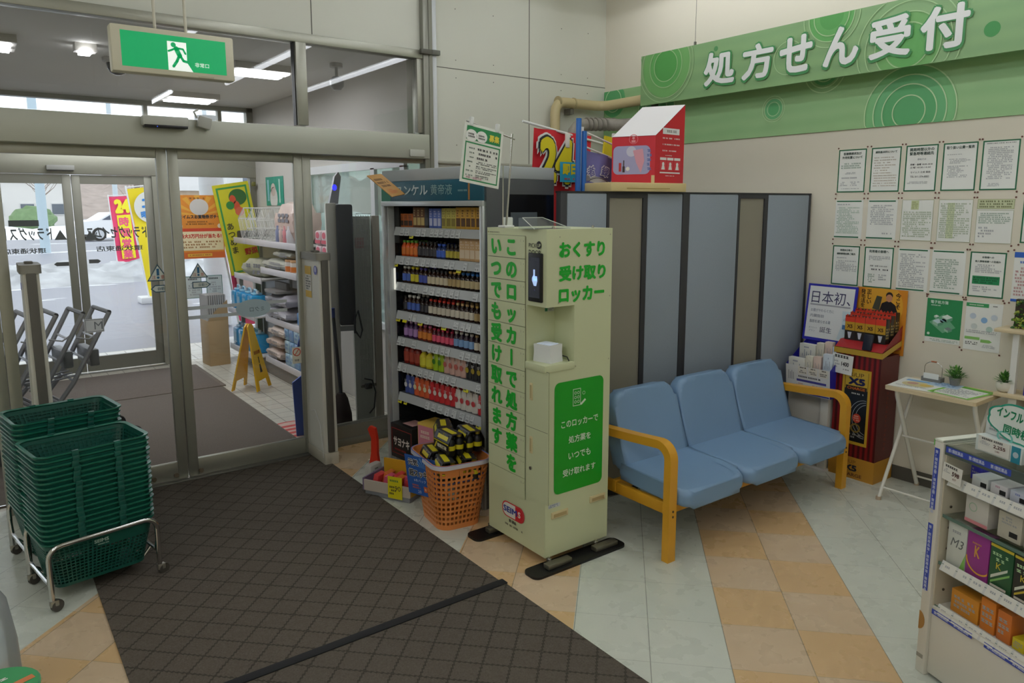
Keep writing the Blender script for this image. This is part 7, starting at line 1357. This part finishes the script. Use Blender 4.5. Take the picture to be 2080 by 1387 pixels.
b.build('wire_grid', t); B().box(.125, -.015, 0, .185, .02, 1.665, M('cfc8b8', .5), .004).build('post', t); B().box(-.03, .03, 0, .13, .05, 1.66, M('ccd0c8', .6)).build('back_board', t); B().box(0, -.01, .34, .125, .01, .36, M('77746c', .5)).build('bottom_bar', t); B().box(.0, .022, 1.42, .07, .028, 1.5, M('c8a8a4', .5)).build('frame_card', t)
b = B(); b.tube([(2.29, 5.10, .86), (2.33, 5.10, .95), (2.36, 5.10, .80), (2.34, 5.10, .74), (2.30, 5.10, .80)], .008, M('26262a', .5), 6).tube([(2.30, 5.10, .78), (2.30, 5.10, .93)], .009, M('26262a', .5), 6); tag(b.build('cable'), 'looped black cable hanging on the mesh panel', 'cable')
b = B(); b.tube([(2.36, 5.09, .42), (2.42, 5.08, .40), (2.45, 5.09, .30), (2.43, 5.08, .18), (2.39, 5.08, .14)], .006, M('202024', .5), 6).box(2.36, 5.06, .34, 2.41, 5.09, .38, M('202024', .5)); tag(b.build('power_cord'), 'black power cord and plug at foot of mesh panel', 'cable')
t = thing('broom', 'dark broom leaning beside the anti-theft gate behind glass', 'broom', (2.16, 5.08, -.002)); B().tube([(.0, 0, .33), (-.035, .01, .95)], .013, M('2a2a34', .5), 8).build('handle', t); B().lathe([(.03, .34), (.05, .3), (.075, .18), (.08, .03), (.06, 0)], M('32211e', .8, noise=.3, nscale=60), 14).build('brush', t); B().lathe([(.015, .92), (.015, .99)], M('2a3a8c', .5), 10, c=(-.036, .01, 0)).build('grip', t)
# folding shopping carts parked at the left of the vestibule
def cart(x, y, a, label):
    t = thing('shopping_cart', label, 'cart', (x, y, .0085), a, 'grey shopping carts nested in the vestibule'); CG = M('a9aab0', .4, .3); r = .014
    for s in (-.19, .19): B().tube([(-.32, s, .12), (-.02, s * .9, .50), (.24, s, .98)], .017, CG, 8).build('handle_frame', t); B().tube([(-.28, s * .9, .50), (.0, s * .9, .28), (.34, s, .10)], .013, CG, 8).build('side_frame', t)
    B().tube([(.24, -.19, .98), (.24, .19, .98)], .016, M('3a3a3e', .5), 8).build('push_bar', t); b = B()
    for z, x0, w_ in ((.52, -.02, .17), (.66, .07, .18), (.80, .15, .185), (.28, 0, .17)): b.tube([(x0, -w_, z), (x0, w_, z)], .008, CG, 6)
    for s in (-.1, 0, .1): b.tube([(-.28, s, .5), (.02, s, .54)], .006, CG, 6)
    b.tube([(.19, -.18, .86), (.10, -.18, .80), (.02, -.18, .82)], .006, CG, 6); b.build('rack_bar', t); B().box(.10, -.17, .60, .16, .17, .72, M('8a8c90', .4), .01).build('child_plate', t)
    for xx in (-.32, .34):
        for s in (-.19, .19): B().lathe([(.055, -.014), (.06, 0), (.055, .014)], M('2a2a2c', .6), 16, X=Matrix.Translation((xx, s, .06)) @ Matrix.Rotation(RAD(90), 4, 'X')).build('wheel', t)
for i in range(4): cart(.50 - .16 * i, 6.02 + .02 * i, RAD(8), 'grey folding cart, %s in nested row behind left door pane' % ('nearest the doorway', 'second from doorway', 'third from doorway', 'deepest')[i])
